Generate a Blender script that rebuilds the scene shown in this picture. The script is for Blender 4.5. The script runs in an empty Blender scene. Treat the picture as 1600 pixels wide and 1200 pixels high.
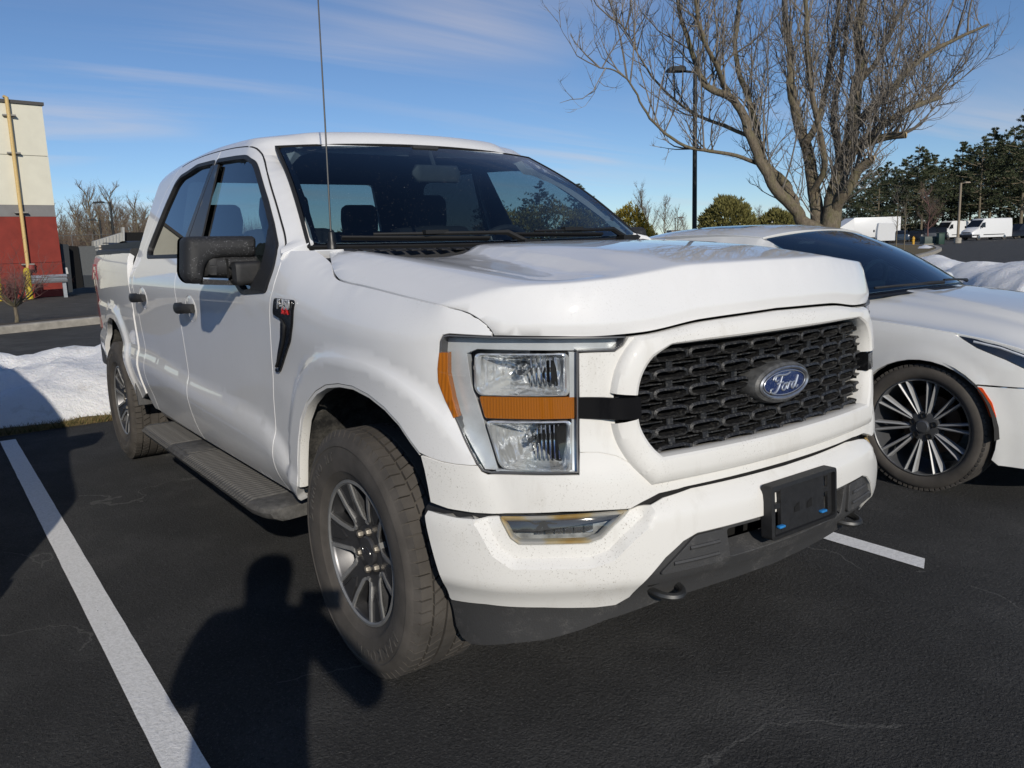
import bpy, bmesh, math, random
import numpy as np
from mathutils import Vector, Matrix, noise
from mathutils.geometry import delaunay_2d_cdt
R = math.radians
SC = bpy.context.scene
COL = SC.collection
random.seed(7)
# ------------------------------------------------------------------ camera
CAM_C = np.array([2.31998411, -2.00855091, 1.36935285])
YAW, PITCH, ROLL, FPX = R(144.03475544), R(-9.79729302), R(-1.95840555), 1263.45
_fw = np.array([math.cos(PITCH)*math.cos(YAW), math.cos(PITCH)*math.sin(YAW), math.sin(PITCH)])
_r = np.cross(_fw, [0, 0, 1]); _r /= np.linalg.norm(_r); _u = np.cross(_r, _fw)
CR = math.cos(ROLL)*_r + math.sin(ROLL)*_u
CU = -math.sin(ROLL)*_r + math.cos(ROLL)*_u
cam = bpy.data.cameras.new('camera'); camo = bpy.data.objects.new('camera', cam); COL.objects.link(camo)
cam.sensor_width = 36; cam.lens = FPX/1600*36; cam.clip_start = .02; cam.clip_end = 5000
M = Matrix(((CR[0], CU[0], -_fw[0], CAM_C[0]), (CR[1], CU[1], -_fw[1], CAM_C[1]), (CR[2], CU[2], -_fw[2], CAM_C[2]), (0, 0, 0, 1)))
camo.matrix_world = M
SC.camera = camo
# ------------------------------------------------------------------ sun and sky
SUN_D = np.array([-3.73, 1.46, -1.74]); SUN_D /= np.linalg.norm(SUN_D)     # direction the light travels
SUN_EL = math.asin(-SUN_D[2])
sl = bpy.data.lights.new('sun', 'SUN'); sl.energy = 2.6; sl.angle = R(.53); sl.color = (1, .93, .82)
so = bpy.data.objects.new('sun', sl); COL.objects.link(so)
so.rotation_euler = Vector(SUN_D).to_track_quat('-Z', 'Y').to_euler(); so.location = (20, -8, 12)
W = bpy.data.worlds.new('World'); SC.world = W; W.use_nodes = True
_n = W.node_tree.nodes; _l = W.node_tree.links
_bg = _n['Background']
sky = _n.new('ShaderNodeTexSky'); sky.sky_type = 'NISHITA'; sky.sun_disc = False
sky.sun_elevation = SUN_EL; sky.sun_rotation = math.atan2(-SUN_D[0], -SUN_D[1])
sky.altitude = 50; sky.air_density = .78; sky.dust_density = .0; sky.ozone_density = 3.2
_tc = _n.new('ShaderNodeTexCoord')
def _vm(op, *ins):
    m = _n.new('ShaderNodeVectorMath'); m.operation = op
    for i, v in enumerate(ins):
        if hasattr(v, 'links'): _l.new(v, m.inputs[i])
        else: m.inputs[i].default_value = v
    return m
def _mm(op, *ins, clamp=False):
    m = _n.new('ShaderNodeMath'); m.operation = op; m.use_clamp = clamp
    for i, v in enumerate(ins):
        if hasattr(v, 'links'): _l.new(v, m.inputs[i])
        else: m.inputs[i].default_value = v
    return m.outputs[0]
# thin high cirrus, laid on a flat cloud sheet (direction divided by height), streaked along one wind direction
_sep = _n.new('ShaderNodeSeparateXYZ'); _l.new(_tc.outputs['Generated'], _sep.inputs[0])
_h = _mm('ADD', _mm('MAXIMUM', _sep.outputs[2], 0.0), .08)
_cx = _mm('DIVIDE', _sep.outputs[0], _h); _cy = _mm('DIVIDE', _sep.outputs[1], _h)
_comb = _n.new('ShaderNodeCombineXYZ'); _l.new(_cx, _comb.inputs[0]); _l.new(_cy, _comb.inputs[1])
_map = _n.new('ShaderNodeMapping'); _l.new(_comb.outputs[0], _map.inputs[0])
_map.inputs['Rotation'].default_value = (0, 0, R(12)); _map.inputs['Scale'].default_value = (1.25, .22, 1); _map.inputs['Location'].default_value = (.85, .4, 0)
_n1 = _n.new('ShaderNodeTexNoise'); _n1.inputs['Scale'].default_value = 1.0; _n1.inputs['Detail'].default_value = 9; _n1.inputs['Roughness'].default_value = .55; _n1.inputs['Distortion'].default_value = .6
_l.new(_map.outputs[0], _n1.inputs['Vector'])
_n2 = _n.new('ShaderNodeTexNoise'); _n2.inputs['Scale'].default_value = .5; _n2.inputs['Detail'].default_value = 2
_l.new(_comb.outputs[0], _n2.inputs['Vector'])
_cl = _mm('MULTIPLY', _mm('MULTIPLY', _mm('SUBTRACT', _n1.outputs[0], .47), 3.4, clamp=True), _mm('MULTIPLY', _mm('SUBTRACT', _n2.outputs[0], .43), 5.0, clamp=True), clamp=True)
_cl = _mm('MULTIPLY', _cl, .66)
_mix = _n.new('ShaderNodeMix'); _mix.data_type = 'RGBA'
_l.new(_cl, _mix.inputs['Factor']); _l.new(sky.outputs[0], _mix.inputs['A'])
_mix.inputs['B'].default_value = (9.0, 7.6, 6.8, 1)
_tint = _n.new('ShaderNodeMix'); _tint.data_type = 'RGBA'; _tint.blend_type = 'MULTIPLY'; _tint.inputs['Factor'].default_value = 1.0
_l.new(_mix.outputs['Result'], _tint.inputs['A']); _tint.inputs['B'].default_value = (.76, .83, .92, 1)
_l.new(_tint.outputs['Result'], _bg.inputs[0]); _bg.inputs[1].default_value = .078
SC.view_settings.view_transform = 'Standard'; SC.view_settings.look = 'None'; SC.view_settings.gamma = 1
SC.view_settings.exposure = .33
SC.cycles.use_denoising = True
SC.cycles.max_bounces = 10; SC.cycles.transparent_max_bounces = 24
SC.cycles.caustics_reflective = False; SC.cycles.caustics_refractive = False
SC.cycles.sample_clamp_indirect = 6
# ------------------------------------------------------------------ photo rays
def ray(px):
    return _fw + CR*(px[0]-800)/FPX - CU*(px[1]-600)/FPX
def on_plane(px, ax, v):
    d = ray(px); t = (v-CAM_C[ax])/d[ax]; return CAM_C + t*d
def ground(px): return on_plane(px, 2, 0.)
def at_depth(px, depth): return CAM_C + ray(px)*depth
def project(P):
    d = np.asarray(P)-CAM_C; z = d@_fw
    return np.array([800+FPX*(d@CR)/z, 600-FPX*(d@CU)/z])
def lift(P, px, g, it=14):
    """parameters (a,b) of surface P whose point is seen at photo pixel px"""
    a = np.array(g, float)
    for _ in range(it):
        f = project(P(a[0], a[1]))-px; h = 1e-4
        J = np.stack([(project(P(a[0]+h, a[1]))-px-f)/h, (project(P(a[0], a[1]+h))-px-f)/h], 1)
        try: st = np.linalg.solve(J, -f)
        except Exception: break
        m = np.abs(st).max()
        if m > .15: st *= .15/m
        a = a+st
        if np.abs(f).max() < .05: break
    return a
def lifts(P, pts, g):
    out = []
    for q in pts:
        g = lift(P, q, g); out.append((float(g[0]), float(g[1])))
    return out
# ------------------------------------------------------------------ curves
def sp1(xs, ys):
    """monotone-ish cubic (Catmull-Rom in x) interpolator"""
    xs = np.array(xs, float); ys = np.array(ys, float)
    d = np.zeros_like(xs); s = np.diff(ys)/np.diff(xs)
    for i in range(1, len(xs)-1):
        if s[i-1]*s[i] > 0:
            w1 = 2*(xs[i+1]-xs[i])+(xs[i]-xs[i-1]); w2 = (xs[i+1]-xs[i])+2*(xs[i]-xs[i-1])
            d[i] = (w1+w2)/(w1/s[i-1]+w2/s[i])
    d[0] = s[0]; d[-1] = s[-1]
    xl = xs.tolist(); yl = ys.tolist(); dl = d.tolist()
    import bisect
    def f(x):
        if x <= xl[0]: return yl[0]+dl[0]*(x-xl[0])
        if x >= xl[-1]: return yl[-1]+dl[-1]*(x-xl[-1])
        i = bisect.bisect_right(xl, x)-1
        h = xl[i+1]-xl[i]; t = (x-xl[i])/h
        return ((1+2*t)*(1-t)**2)*yl[i]+(t*(1-t)**2)*h*dl[i]+(t*t*(3-2*t))*yl[i+1]+(t*t*(t-1))*h*dl[i+1]
    return f
def sst(a, b, x):
    t = min(1, max(0, (x-a)/(b-a))); return t*t*(3-2*t)
def crom(pts, n=6, closed=False):
    """Catmull-Rom through points, n steps per span"""
    p = [np.array(q, float) for q in pts]; N = len(p); out = []
    for i in range(N if closed else N-1):
        if closed: a, b, c, d = p[i-1], p[i], p[(i+1) % N], p[(i+2) % N]
        else: a, b, c, d = p[max(i-1, 0)], p[i], p[i+1], p[min(i+2, N-1)]
        for k in range(n):
            t = k/n
            out.append(.5*((2*b)+(-a+c)*t+(2*a-5*b+4*c-d)*t*t+(-a+3*b-3*c+d)*t**3))
    if not closed: out.append(p[-1])
    return out
def rounded(pts, r, n=5):
    """polygon (list of 2-D pts) with corners rounded; r scalar or list"""
    N = len(pts); out = []
    for i in range(N):
        p = np.array(pts[i], float); a = np.array(pts[i-1], float); b = np.array(pts[(i+1) % N], float)
        ri = r[i] if hasattr(r, '__len__') else r
        la = np.linalg.norm(a-p); lb = np.linalg.norm(b-p); q = min(ri, la*.48, lb*.48)
        if q < 1e-5: out.append(tuple(p)); continue
        p0 = p+(a-p)/la*q; p1 = p+(b-p)/lb*q
        for k in range(n+1):
            t = k/n; out.append(tuple((1-t)**2*p0+2*t*(1-t)*p+t*t*p1))
    return out
def area2(poly):
    a = np.array(poly); x, y = a[:, 0], a[:, 1]
    return .5*float(np.sum(x*np.roll(y, -1)-np.roll(x, -1)*y))
def inset(poly, g):
    """shrink a closed polygon by g (its vertices move along the mean normal)"""
    a = np.array(poly, float); s = 1 if area2(poly) > 0 else -1
    e = np.roll(a, -1, 0)-a; L = np.linalg.norm(e, axis=1, keepdims=True); L[L < 1e-9] = 1; e = e/L
    n = np.stack([-e[:, 1], e[:, 0]], 1)*s
    m = n+np.roll(n, 1, 0); k = np.sum(m*m, 1, keepdims=True)/2; k[k < .3] = .3
    return [tuple(q) for q in a+m/k*g]
def resample(poly, step, closed=True):
    out = []; N = len(poly)
    for i in range(N if closed else N-1):
        a = np.array(poly[i], float); b = np.array(poly[(i+1) % N], float)
        n = max(1, int(math.ceil(np.linalg.norm(b-a)/step)))
        for k in range(n): out.append(tuple(a+(b-a)*k/n))
    if not closed: out.append(tuple(poly[-1]))
    return out
def inside(pts, poly):
    pts = np.atleast_2d(pts); a = np.array(poly); b = np.roll(a, -1, 0)
    x = pts[:, 0][:, None]; y = pts[:, 1][:, None]
    c = ((a[:, 1] > y) != (b[:, 1] > y)) & (x < (b[:, 0]-a[:, 0])*(y-a[:, 1])/(b[:, 1]-a[:, 1]+1e-30)+a[:, 0])
    return (c.sum(1) % 2) == 1
def near(pts, poly):
    pts = np.atleast_2d(pts); a = np.array(poly)
    return np.sqrt(((pts[:, None, :]-a[None])**2).sum(2)).min(1)
# ------------------------------------------------------------------ objects
def link(name, me, mat=None, parent=None):
    o = bpy.data.objects.new(name, me); COL.objects.link(o)
    if mat is not None:
        for m in (mat if isinstance(mat, (list, tuple)) else [mat]): me.materials.append(m)
    if parent is not None: o.parent = parent
    return o
def empty(name, loc=(0, 0, 0), rz=0., label=None, cat=None, group=None):
    o = bpy.data.objects.new(name, None); COL.objects.link(o)
    o.location = loc; o.rotation_euler = (0, 0, rz); o.empty_display_size = .2
    tag(o, label, cat, group); return o
def tag(o, label=None, cat=None, group=None, kind=None):
    if label: o['label'] = label
    if cat: o['category'] = cat
    if group: o['group'] = group
    if kind: o['kind'] = kind
    return o
class MB:
    def __init__(s): s.v = []; s.f = []; s.m = []
    def add(s, vs, fs, mi=0):
        b = len(s.v); s.v += [tuple(float(c) for c in v) for v in vs]; s.f += [tuple(b+i for i in f) for f in fs]; s.m += [mi]*len(fs); return s
    def box(s, c, d, rot=None, mi=0):
        x, y, z = (k/2 for k in d); vs = [(-x, -y, -z), (x, -y, -z), (x, y, -z), (-x, y, -z), (-x, -y, z), (x, -y, z), (x, y, z), (-x, y, z)]
        M_ = rot if rot is not None else Matrix.Identity(3)
        vs = [tuple(M_ @ Vector(v) + Vector(c)) for v in vs]
        return s.add(vs, [(0, 3, 2, 1), (4, 5, 6, 7), (0, 1, 5, 4), (1, 2, 6, 5), (2, 3, 7, 6), (3, 0, 4, 7)], mi)
    def loft(s, rings, closed=True, cap0=False, cap1=False, mi=0):
        n = len(rings[0]); vs = [p for r in rings for p in r]; fs = []
        for i in range(len(rings)-1):
            for j in range(n if closed else n-1):
                a = i*n+j; b = i*n+(j+1) % n
                fs.append((a, b, b+n, a+n))
        if cap0: fs.append(tuple(range(n-1, -1, -1)))
        if cap1: fs.append(tuple((len(rings)-1)*n+k for k in range(n)))
        return s.add(vs, fs, mi)
    def tube(s, pts, r, n=8, caps=True, mi=0):
        pts = [Vector(p) for p in pts]; rings = []; N = len(pts)
        up = Vector((0, 0, 1)); pn = None
        for i, p in enumerate(pts):
            t = (pts[min(i+1, N-1)]-pts[max(i-1, 0)]).normalized()
            if pn is None:
                a = t.cross(up)
                if a.length < 1e-3: a = t.cross(Vector((1, 0, 0)))
                pn = a.normalized()
            else:
                pn = (pn-t*pn.dot(t))
                pn = pn.normalized() if pn.length > 1e-6 else t.orthogonal().normalized()
            b = t.cross(pn); ri = r[i] if hasattr(r, '__len__') else r
            rings.append([p+(pn*math.cos(2*math.pi*k/n)+b*math.sin(2*math.pi*k/n))*ri for k in range(n)])
        return s.loft(rings, True, caps, caps, mi)
    def lathe(s, prof, n=48, ax='y', c=(0, 0, 0), mi=0, closed_prof=False):
        """prof: list of (r, h); revolved about axis through c"""
        rings = []
        for k in range(n):
            a = 2*math.pi*k/n; ring = []
            for r, h in prof:
                p = {'y': (r*math.cos(a), h, r*math.sin(a)), 'z': (r*math.cos(a), r*math.sin(a), h), 'x': (h, r*math.cos(a), r*math.sin(a))}[ax]
                ring.append((p[0]+c[0], p[1]+c[1], p[2]+c[2]))
            rings.append(ring)
        rings.append(rings[0])
        return s.loft(rings, closed_prof, mi=mi)
    def build(s, name, mat, parent=None, smooth=True, ang=None, fixn=True, weld=0, bevel=0):
        me = bpy.data.meshes.new(name); me.from_pydata(s.v, [], s.f)
        me.polygons.foreach_set('material_index', s.m)
        if fixn or weld or bevel:
            bm = bmesh.new(); bm.from_mesh(me)
            if weld: bmesh.ops.remove_doubles(bm, verts=bm.verts, dist=weld)
            if fixn: bmesh.ops.recalc_face_normals(bm, faces=bm.faces)
            if bevel:
                es = [e for e in bm.edges if len(e.link_faces) == 2 and e.calc_face_angle(0) > .6]
                bmesh.ops.bevel(bm, geom=es, offset=bevel, segments=2, affect='EDGES', profile=.5, clamp_overlap=True)
            bm.to_mesh(me); bm.free()
        if smooth:
            me.polygons.foreach_set('use_smooth', [True]*len(me.polygons))
            if ang is None: ang = 40
            me.update()
            try: me.set_sharp_from_angle(angle=R(ang))
            except Exception: pass
        me.update()
        return link(name, me, mat, parent)
def mirror(o, parent=None, name=None):
    me = o.data.copy(); n = len(me.vertices); c = np.empty(n*3); me.vertices.foreach_get('co', c); c[1::3] *= -1
    me.vertices.foreach_set('co', c); me.flip_normals(); me.update()
    q = bpy.data.objects.new(name or o.name.split('.')[0], me); COL.objects.link(q)
    q.parent = parent if parent is not None else o.parent
    l_ = o.location; q.location = (l_[0], -l_[1], l_[2])
    for k in ('label', 'kind'):
        if k in o: q[k] = o[k]
    return q
def copy_tree(o, parent=None):
    c = o.copy(); COL.objects.link(c); c.parent = parent
    for ch in o.children: copy_tree(ch, c)
    return c
# panel: a 2-D outline filled with triangles and laid on surface P(a,b), with a turned-in rim
def panel(name, poly, P, mat, parent, out, holes=(), lines=(), res=.03, thick=.018, edge=.0015, inner=None, ang=35, off=0.):
    poly = resample(poly, res*.8); holes = [resample(h, res*.8) for h in holes]
    lines = [resample(l, res*.8, False) for l in lines]
    allb = poly+[p for h in holes for p in h]+[p for l in lines for p in l]
    a = np.array(poly); lo, hi = a.min(0), a.max(0)
    gx = np.arange(lo[0]+res/2, hi[0], res); gy = np.arange(lo[1]+res*.433, hi[1], res*.866)
    G = np.array([(x+(res/2 if j % 2 else 0), y) for j, y in enumerate(gy) for x in gx])
    if len(G):
        k = inside(G, poly) & (near(G, allb) > res*.5)
        for h in holes: k &= ~inside(G, h)
        G = G[k]
    verts = []; edges = []
    for lp in [poly]+holes:
        b = len(verts); verts += lp; edges += [(b+i, b+(i+1) % len(lp)) for i in range(len(lp))]
    for lp in lines:
        b = len(verts); verts += lp; edges += [(b+i, b+i+1) for i in range(len(lp)-1)]
    verts += [tuple(g) for g in G]
    V, E_, F, *_ = delaunay_2d_cdt([Vector(v) for v in verts], edges, [], 0, 1e-6)
    V = np.array([(v[0], v[1]) for v in V]); F = np.array([f for f in F])
    c = V[F].mean(1); k = inside(c, poly)
    for h in holes: k &= ~inside(c, h)
    F = F[k]
    used = np.unique(F); rm = -np.ones(len(V), int); rm[used] = np.arange(len(used)); V = V[used]; F = rm[F]
    X = np.array([P(x, y) for x, y in V])
    fn = np.cross(X[F[:, 1]]-X[F[:, 0]], X[F[:, 2]]-X[F[:, 0]])
    o_ = np.array(out(X.mean(0)) if callable(out) else out, float)
    if (fn@o_).sum() < 0: F = F[:, ::-1]; fn = -fn
    vn = np.zeros_like(X)
    for j in range(3): np.add.at(vn, F[:, j], fn)
    vn /= np.linalg.norm(vn, axis=1, keepdims=True)+1e-12
    if off: X = X+vn*off
    # boundary
    ec = {}
    for f in F:
        for j in range(3):
            e = (int(f[j]), int(f[(j+1) % 3])); ec[e] = ec.get(e, 0)+1
    be = [e for e in ec if (e[1], e[0]) not in ec]
    tang = {}
    for i, j in be:
        t = X[j]-X[i]; o1 = np.cross(t, vn[i]); o1 /= np.linalg.norm(o1)+1e-12
        for q in (i, j): tang[q] = tang.get(q, 0)+o1
    idx = {q: n for n, q in enumerate(tang)}
    nb = len(idx); r1 = np.zeros((nb, 3)); r2 = np.zeros((nb, 3))
    for q, n_ in idx.items():
        t = tang[q]; t = t/(np.linalg.norm(t)+1e-12)
        r1[n_] = X[q]+t*edge-vn[q]*edge*1.2; r2[n_] = r1[n_]-vn[q]*thick
    nv = len(X); verts3 = list(map(tuple, X))+list(map(tuple, r1))+list(map(tuple, r2)); faces = [tuple(map(int, f)) for f in F]
    mi = [0]*len(faces)
    for i, j in be:
        a1, b1 = nv+idx[i], nv+idx[j]
        faces.append((j, i, a1, b1)); faces.append((b1, a1, a1+nb, b1+nb)); mi += [0, 0]
    if inner is not None:
        b = len(verts3); verts3 += list(map(tuple, X-vn*(thick+edge)))
        faces += [tuple(int(q)+b for q in f[::-1]) for f in F]; mi += [1]*len(F)
    me = bpy.data.meshes.new(name); me.from_pydata(verts3, [], faces)
    me.polygons.foreach_set('material_index', mi)
    me.polygons.foreach_set('use_smooth', [True]*len(faces)); me.update()
    me.set_sharp_from_angle(angle=R(ang))
    return link(name, me, [mat, inner] if inner is not None else mat, parent)
def ring_loft(loopA, loopB, prof, P, out):
    """rings between two matching 2-D loops; prof = [(t, offset)...]"""
    rings = []
    N = len(loopA)
    for t, d in prof:
        rg = []
        for i in range(N):
            a = np.array(loopA[i]); b = np.array(loopB[i]); q = a+(b-a)*t
            p = np.array(P(*q)); h = 1e-3
            n = np.cross(np.array(P(q[0]+h, q[1]))-p, np.array(P(q[0], q[1]+h))-p); n /= np.linalg.norm(n)+1e-12
            o_ = np.array(out, float)
            if n@o_ < 0: n = -n
            rg.append(p+n*d)
        rings.append(rg)
    return rings
# ------------------------------------------------------------------ materials
class NT:
    def __init__(s, name):
        s.m = bpy.data.materials.new(name); s.m.use_nodes = True; s.t = s.m.node_tree; s.N = s.t.nodes; s.L = s.t.links
        s.b = s.N['Principled BSDF']; s.out = s.N['Material Output']
    def set(s, **k):
        for a, v in k.items(): s.b.inputs[a.replace('_', ' ')].default_value = v
        return s
    def n(s, t, **k):
        q = s.N.new('ShaderNode'+t)
        for a, v in k.items():
            if a in q.inputs.keys(): q.inputs[a].default_value = v
            else: setattr(q, a, v)
        return q
    def l(s, a, b): s.L.new(a, b)
    def coord(s, kind='Object', scale=(1, 1, 1), rot=(0, 0, 0)):
        c = s.n('TexCoord'); m = s.n('Mapping'); m.inputs['Scale'].default_value = scale; m.inputs['Rotation'].default_value = rot
        s.l(c.outputs[kind], m.inputs[0]); return m.outputs[0]
    def noise(s, vec, scale, detail=4, rough=.5, dist=0):
        q = s.n('TexNoise'); q.inputs['Scale'].default_value = scale; q.inputs['Detail'].default_value = detail; q.inputs['Roughness'].default_value = rough; q.inputs['Distortion'].default_value = dist
        if vec is not None: s.l(vec, q.inputs['Vector'])
        return q.outputs[0]
    def ramp(s, fac, stops):
        q = s.n('ValToRGB'); e = q.color_ramp.elements
        while len(e) < len(stops): e.new(.5)
        for i, (p, c) in enumerate(stops):
            e[i].position = p; e[i].color = c if len(c) == 4 else (*c, 1)
        s.l(fac, q.inputs[0]); return q.outputs[0]
    def math(s, op, a, b=None, clamp=False):
        q = s.n('Math'); q.operation = op; q.use_clamp = clamp
        for i, v in enumerate((a, b)):
            if v is None: continue
            if hasattr(v, 'links'): s.l(v, q.inputs[i])
            else: q.inputs[i].default_value = v
        return q.outputs[0]
    def mix(s, fac, a, b, blend='MIX'):
        q = s.n('Mix'); q.data_type = 'RGBA'; q.blend_type = blend
        for nm, v in (('Factor', fac), ('A', a), ('B', b)):
            t = q.inputs[nm] if nm == 'Factor' else [i for i in q.inputs if i.name == nm and i.type == 'RGBA'][0]
            if hasattr(v, 'links'): s.l(v, t)
            else: t.default_value = v if nm == 'Factor' else (v if len(v) == 4 else (*v, 1))
        return [o for o in q.outputs if o.type == 'RGBA'][0]
    def bump(s, h, strength=.3, dist=.01):
        q = s.n('Bump'); q.inputs['Strength'].default_value = strength; q.inputs['Distance'].default_value = dist
        s.l(h, q.inputs['Height']); s.l(q.outputs[0], s.b.inputs['Normal']); return q
    def base(s, c): s.l(c, s.b.inputs['Base Color']); return s
MATS = {}
def simple(name, col, rough=.5, metal=0., var=.12, scale=20, bump=0., bscale=200, **k):
    if name in MATS: return MATS[name]
    t = NT(name); t.set(Roughness=rough, Metallic=metal)
    v = t.coord(); f = t.noise(v, scale, 4, .6)
    c0 = tuple(x*(1-var) for x in col); c1 = tuple(min(1, x*(1+var)) for x in col)
    t.base(t.ramp(f, [(.3, c0), (.7, c1)]))
    if bump: t.bump(t.noise(v, bscale, 3, .6), bump, .004)
    for a, q in k.items(): t.b.inputs[a.replace('_', ' ')].default_value = q
    MATS[name] = t.m; return t.m
def glass(name, tint, gloss=.03, ior=1.5, dirt=0.):
    """thin sheet glass: tinted see-through plus a mirror-like share from the Fresnel law"""
    if name in MATS: return MATS[name]
    t = NT(name); t.N.remove(t.b)
    tr = t.n('BsdfTransparent'); tr.inputs[0].default_value = (*tint, 1)
    gl = t.n('BsdfGlossy'); gl.inputs['Roughness'].default_value = gloss; gl.inputs[0].default_value = (1, 1, 1, 1)
    # Schlick reflectance, the same from both faces of the sheet
    ge = t.n('NewGeometry'); dt = t.n('VectorMath'); dt.operation = 'DOT_PRODUCT'; t.l(ge.outputs['Normal'], dt.inputs[0]); t.l(ge.outputs['Incoming'], dt.inputs[1])
    c = t.math('ABSOLUTE', dt.outputs['Value']); f0 = ((ior-1)/(ior+1))**2*1.7
    fr = t.math('ADD', f0, t.math('MULTIPLY', t.math('POWER', t.math('SUBTRACT', 1.0, c), 5.0), 1-f0), True)
    mx = t.n('MixShader'); t.l(fr, mx.inputs[0]); t.l(tr.outputs[0], mx.inputs[1]); t.l(gl.outputs[0], mx.inputs[2])
    last = mx.outputs[0]
    if dirt:
        v = t.coord(); f = t.noise(v, 160, 3, .7); g = t.noise(v, 5, 3, .6)
        f = t.math('MULTIPLY', t.math('GREATER_THAN', f, .70), t.math('GREATER_THAN', g, .5)); f = t.math('MULTIPLY', f, dirt)
        df = t.n('BsdfDiffuse'); df.inputs[0].default_value = (.55, .55, .52, 1)
        m2 = t.n('MixShader'); t.l(f, m2.inputs[0]); t.l(last, m2.inputs[1]); t.l(df.outputs[0], m2.inputs[2]); last = m2.outputs[0]
    t.l(last, t.out.inputs[0]); MATS[name] = t.m; return t.m
# ================================================================== GROUND, LINES, ROADS
def asphalt(name, lo, hi, crack=True, rough=.88):
    t = NT(name); v = t.coord()
    f = t.noise(v, 1.6, 9, .68); g = t.noise(v, 95, 3, .7); sp = t.noise(v, 260, 2, .6)
    c = t.ramp(f, [(.28, tuple(x*.66 for x in lo)), (.50, lo), (.72, tuple(x*1.15 for x in hi))])
    c = t.mix(t.math('MULTIPLY', t.math('SUBTRACT', g, .54), 3.0, True), c, tuple(x*2.3 for x in hi))
    c = t.mix(t.math('MULTIPLY', t.math('SUBTRACT', .46, t.noise(v, 60, 3, .7)), 4.0, True), c, tuple(x*.35 for x in lo))
    c = t.mix(t.math('GREATER_THAN', sp, .715), c, (.36, .36, .35))
    # dusty dried-salt patches
    d = t.noise(v, 1.4, 8, .72); k = t.math('MULTIPLY', t.math('SUBTRACT', d, .54), 3.0, True)
    k = t.math('MULTIPLY', k, t.math('ADD', t.math('MULTIPLY', t.noise(v, 70, 4, .8), 1.4), -.25, True))
    c = t.mix(t.math('MULTIPLY', k, .8), c, (.21, .205, .20))
    if crack:
        w = t.n('TexVoronoi'); w.feature = 'DISTANCE_TO_EDGE'; w.inputs['Scale'].default_value = .42
        wv = t.n('Mapping'); nz = t.n('TexNoise'); nz.inputs['Scale'].default_value = 1.3; nz.inputs['Detail'].default_value = 5; t.l(v, nz.inputs['Vector'])
        ad = t.n('VectorMath'); ad.operation = 'MULTIPLY_ADD'; t.l(nz.outputs['Color'], ad.inputs[0]); ad.inputs[1].default_value = (1.3, 1.3, 0); t.l(v, ad.inputs[2])
        t.l(ad.outputs[0], w.inputs['Vector'])
        ck = t.math('MULTIPLY', t.math('LESS_THAN', w.outputs[0], .0022), t.math('GREATER_THAN', t.noise(v, .7, 2), .50))
        c = t.mix(t.math('MULTIPLY', ck, .65), c, (.17, .168, .16))
    t.base(c); t.set(Roughness=rough); t.b.inputs['Specular IOR Level'].default_value = .3
    h = t.math('ADD', t.noise(v, 130, 3, .7), t.math('MULTIPLY', t.noise(v, 60, 3, .7), 1.2)); t.bump(h, 1.0, .030)
    return t.m
ASPH = asphalt('lot_asphalt', (.060, .0595, .059), (.088, .087, .085))
ROAD = asphalt('road_asphalt', (.075, .074, .072), (.105, .103, .10), False)
PAINT_W = NT('line_paint'); PAINT_W.set(Roughness=.75); _v = PAINT_W.coord()
_h1 = PAINT_W.noise(_v, 75, 4, .75); _h2 = PAINT_W.noise(_v, 7, 4, .7)
_wear = PAINT_W.math('GREATER_THAN', PAINT_W.math('ADD', PAINT_W.math('MULTIPLY', _h1, .8), PAINT_W.math('MULTIPLY', _h2, .35)), .745)
_c = PAINT_W.ramp(_h1, [(.30, (.70, .69, .66)), (.62, (.90, .89, .87))]); PAINT_W.base(PAINT_W.mix(_wear, _c, (.06, .06, .06))); PAINT_W.bump(_h1, .7, .006); PAINT_W = PAINT_W.m
GRASS_D = NT('dormant_turf'); GRASS_D.set(Roughness=.95); _v = GRASS_D.coord(); GRASS_D.base(GRASS_D.ramp(GRASS_D.noise(_v, 14, 6, .7), [(.3, (.075, .055, .022)), (.5, (.16, .12, .055)), (.7, (.22, .17, .085))])); GRASS_D.bump(GRASS_D.noise(_v, 120, 4, .8), .9, .03); GRASS_D = GRASS_D.m
CONC = simple('kerb_concrete', (.36, .33, .28), .9, var=.25, scale=6, bump=.3, bscale=120)
SNOW = NT('old_snow'); SNOW.set(Roughness=.6); SNOW.b.inputs['Subsurface Weight'].default_value = .12; SNOW.b.inputs['Subsurface Radius'].default_value = (.05, .06, .08)
_v = SNOW.coord(); _g = SNOW.noise(_v, 5, 8, .72); _s = SNOW.noise(_v, 38, 5, .75)
_c = SNOW.ramp(_g, [(.28, (.74, .72, .68)), (.44, (.95, .95, .95)), (.7, (.97, .97, .97))]); _k = SNOW.math('MULTIPLY', SNOW.math('SUBTRACT', _s, .60), 5, True)
SNOW.base(SNOW.mix(SNOW.math('MULTIPLY', _k, .75), _c, (.20, .17, .13))); SNOW.bump(SNOW.math('ADD', SNOW.noise(_v, 16, 6, .7), SNOW.math('MULTIPLY', _s, .5)), .7, .045); SNOW = SNOW.m
def sheet(name, pts, z, mat, kind='structure', res=None):
    m = MB(); m.add([(p[0], p[1], z) for p in pts], [tuple(range(len(pts)))]); o = m.build(name, mat, smooth=False, fixn=False)
    if o.data.polygons[0].normal.z < 0: o.data.flip_normals()
    if kind: o['kind'] = kind
    return o
sheet('ground', [(-1500, -1500), (1500, -1500), (1500, 1500), (-1500, 1500)], -.02, ROAD)
LX = -5.22                                    # where the dark lot ends behind the stalls
lot = sheet('parking_lot', [(LX, -40), (40, -40), (40, 40), (LX+.0, 40)], 0., ASPH)
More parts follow.
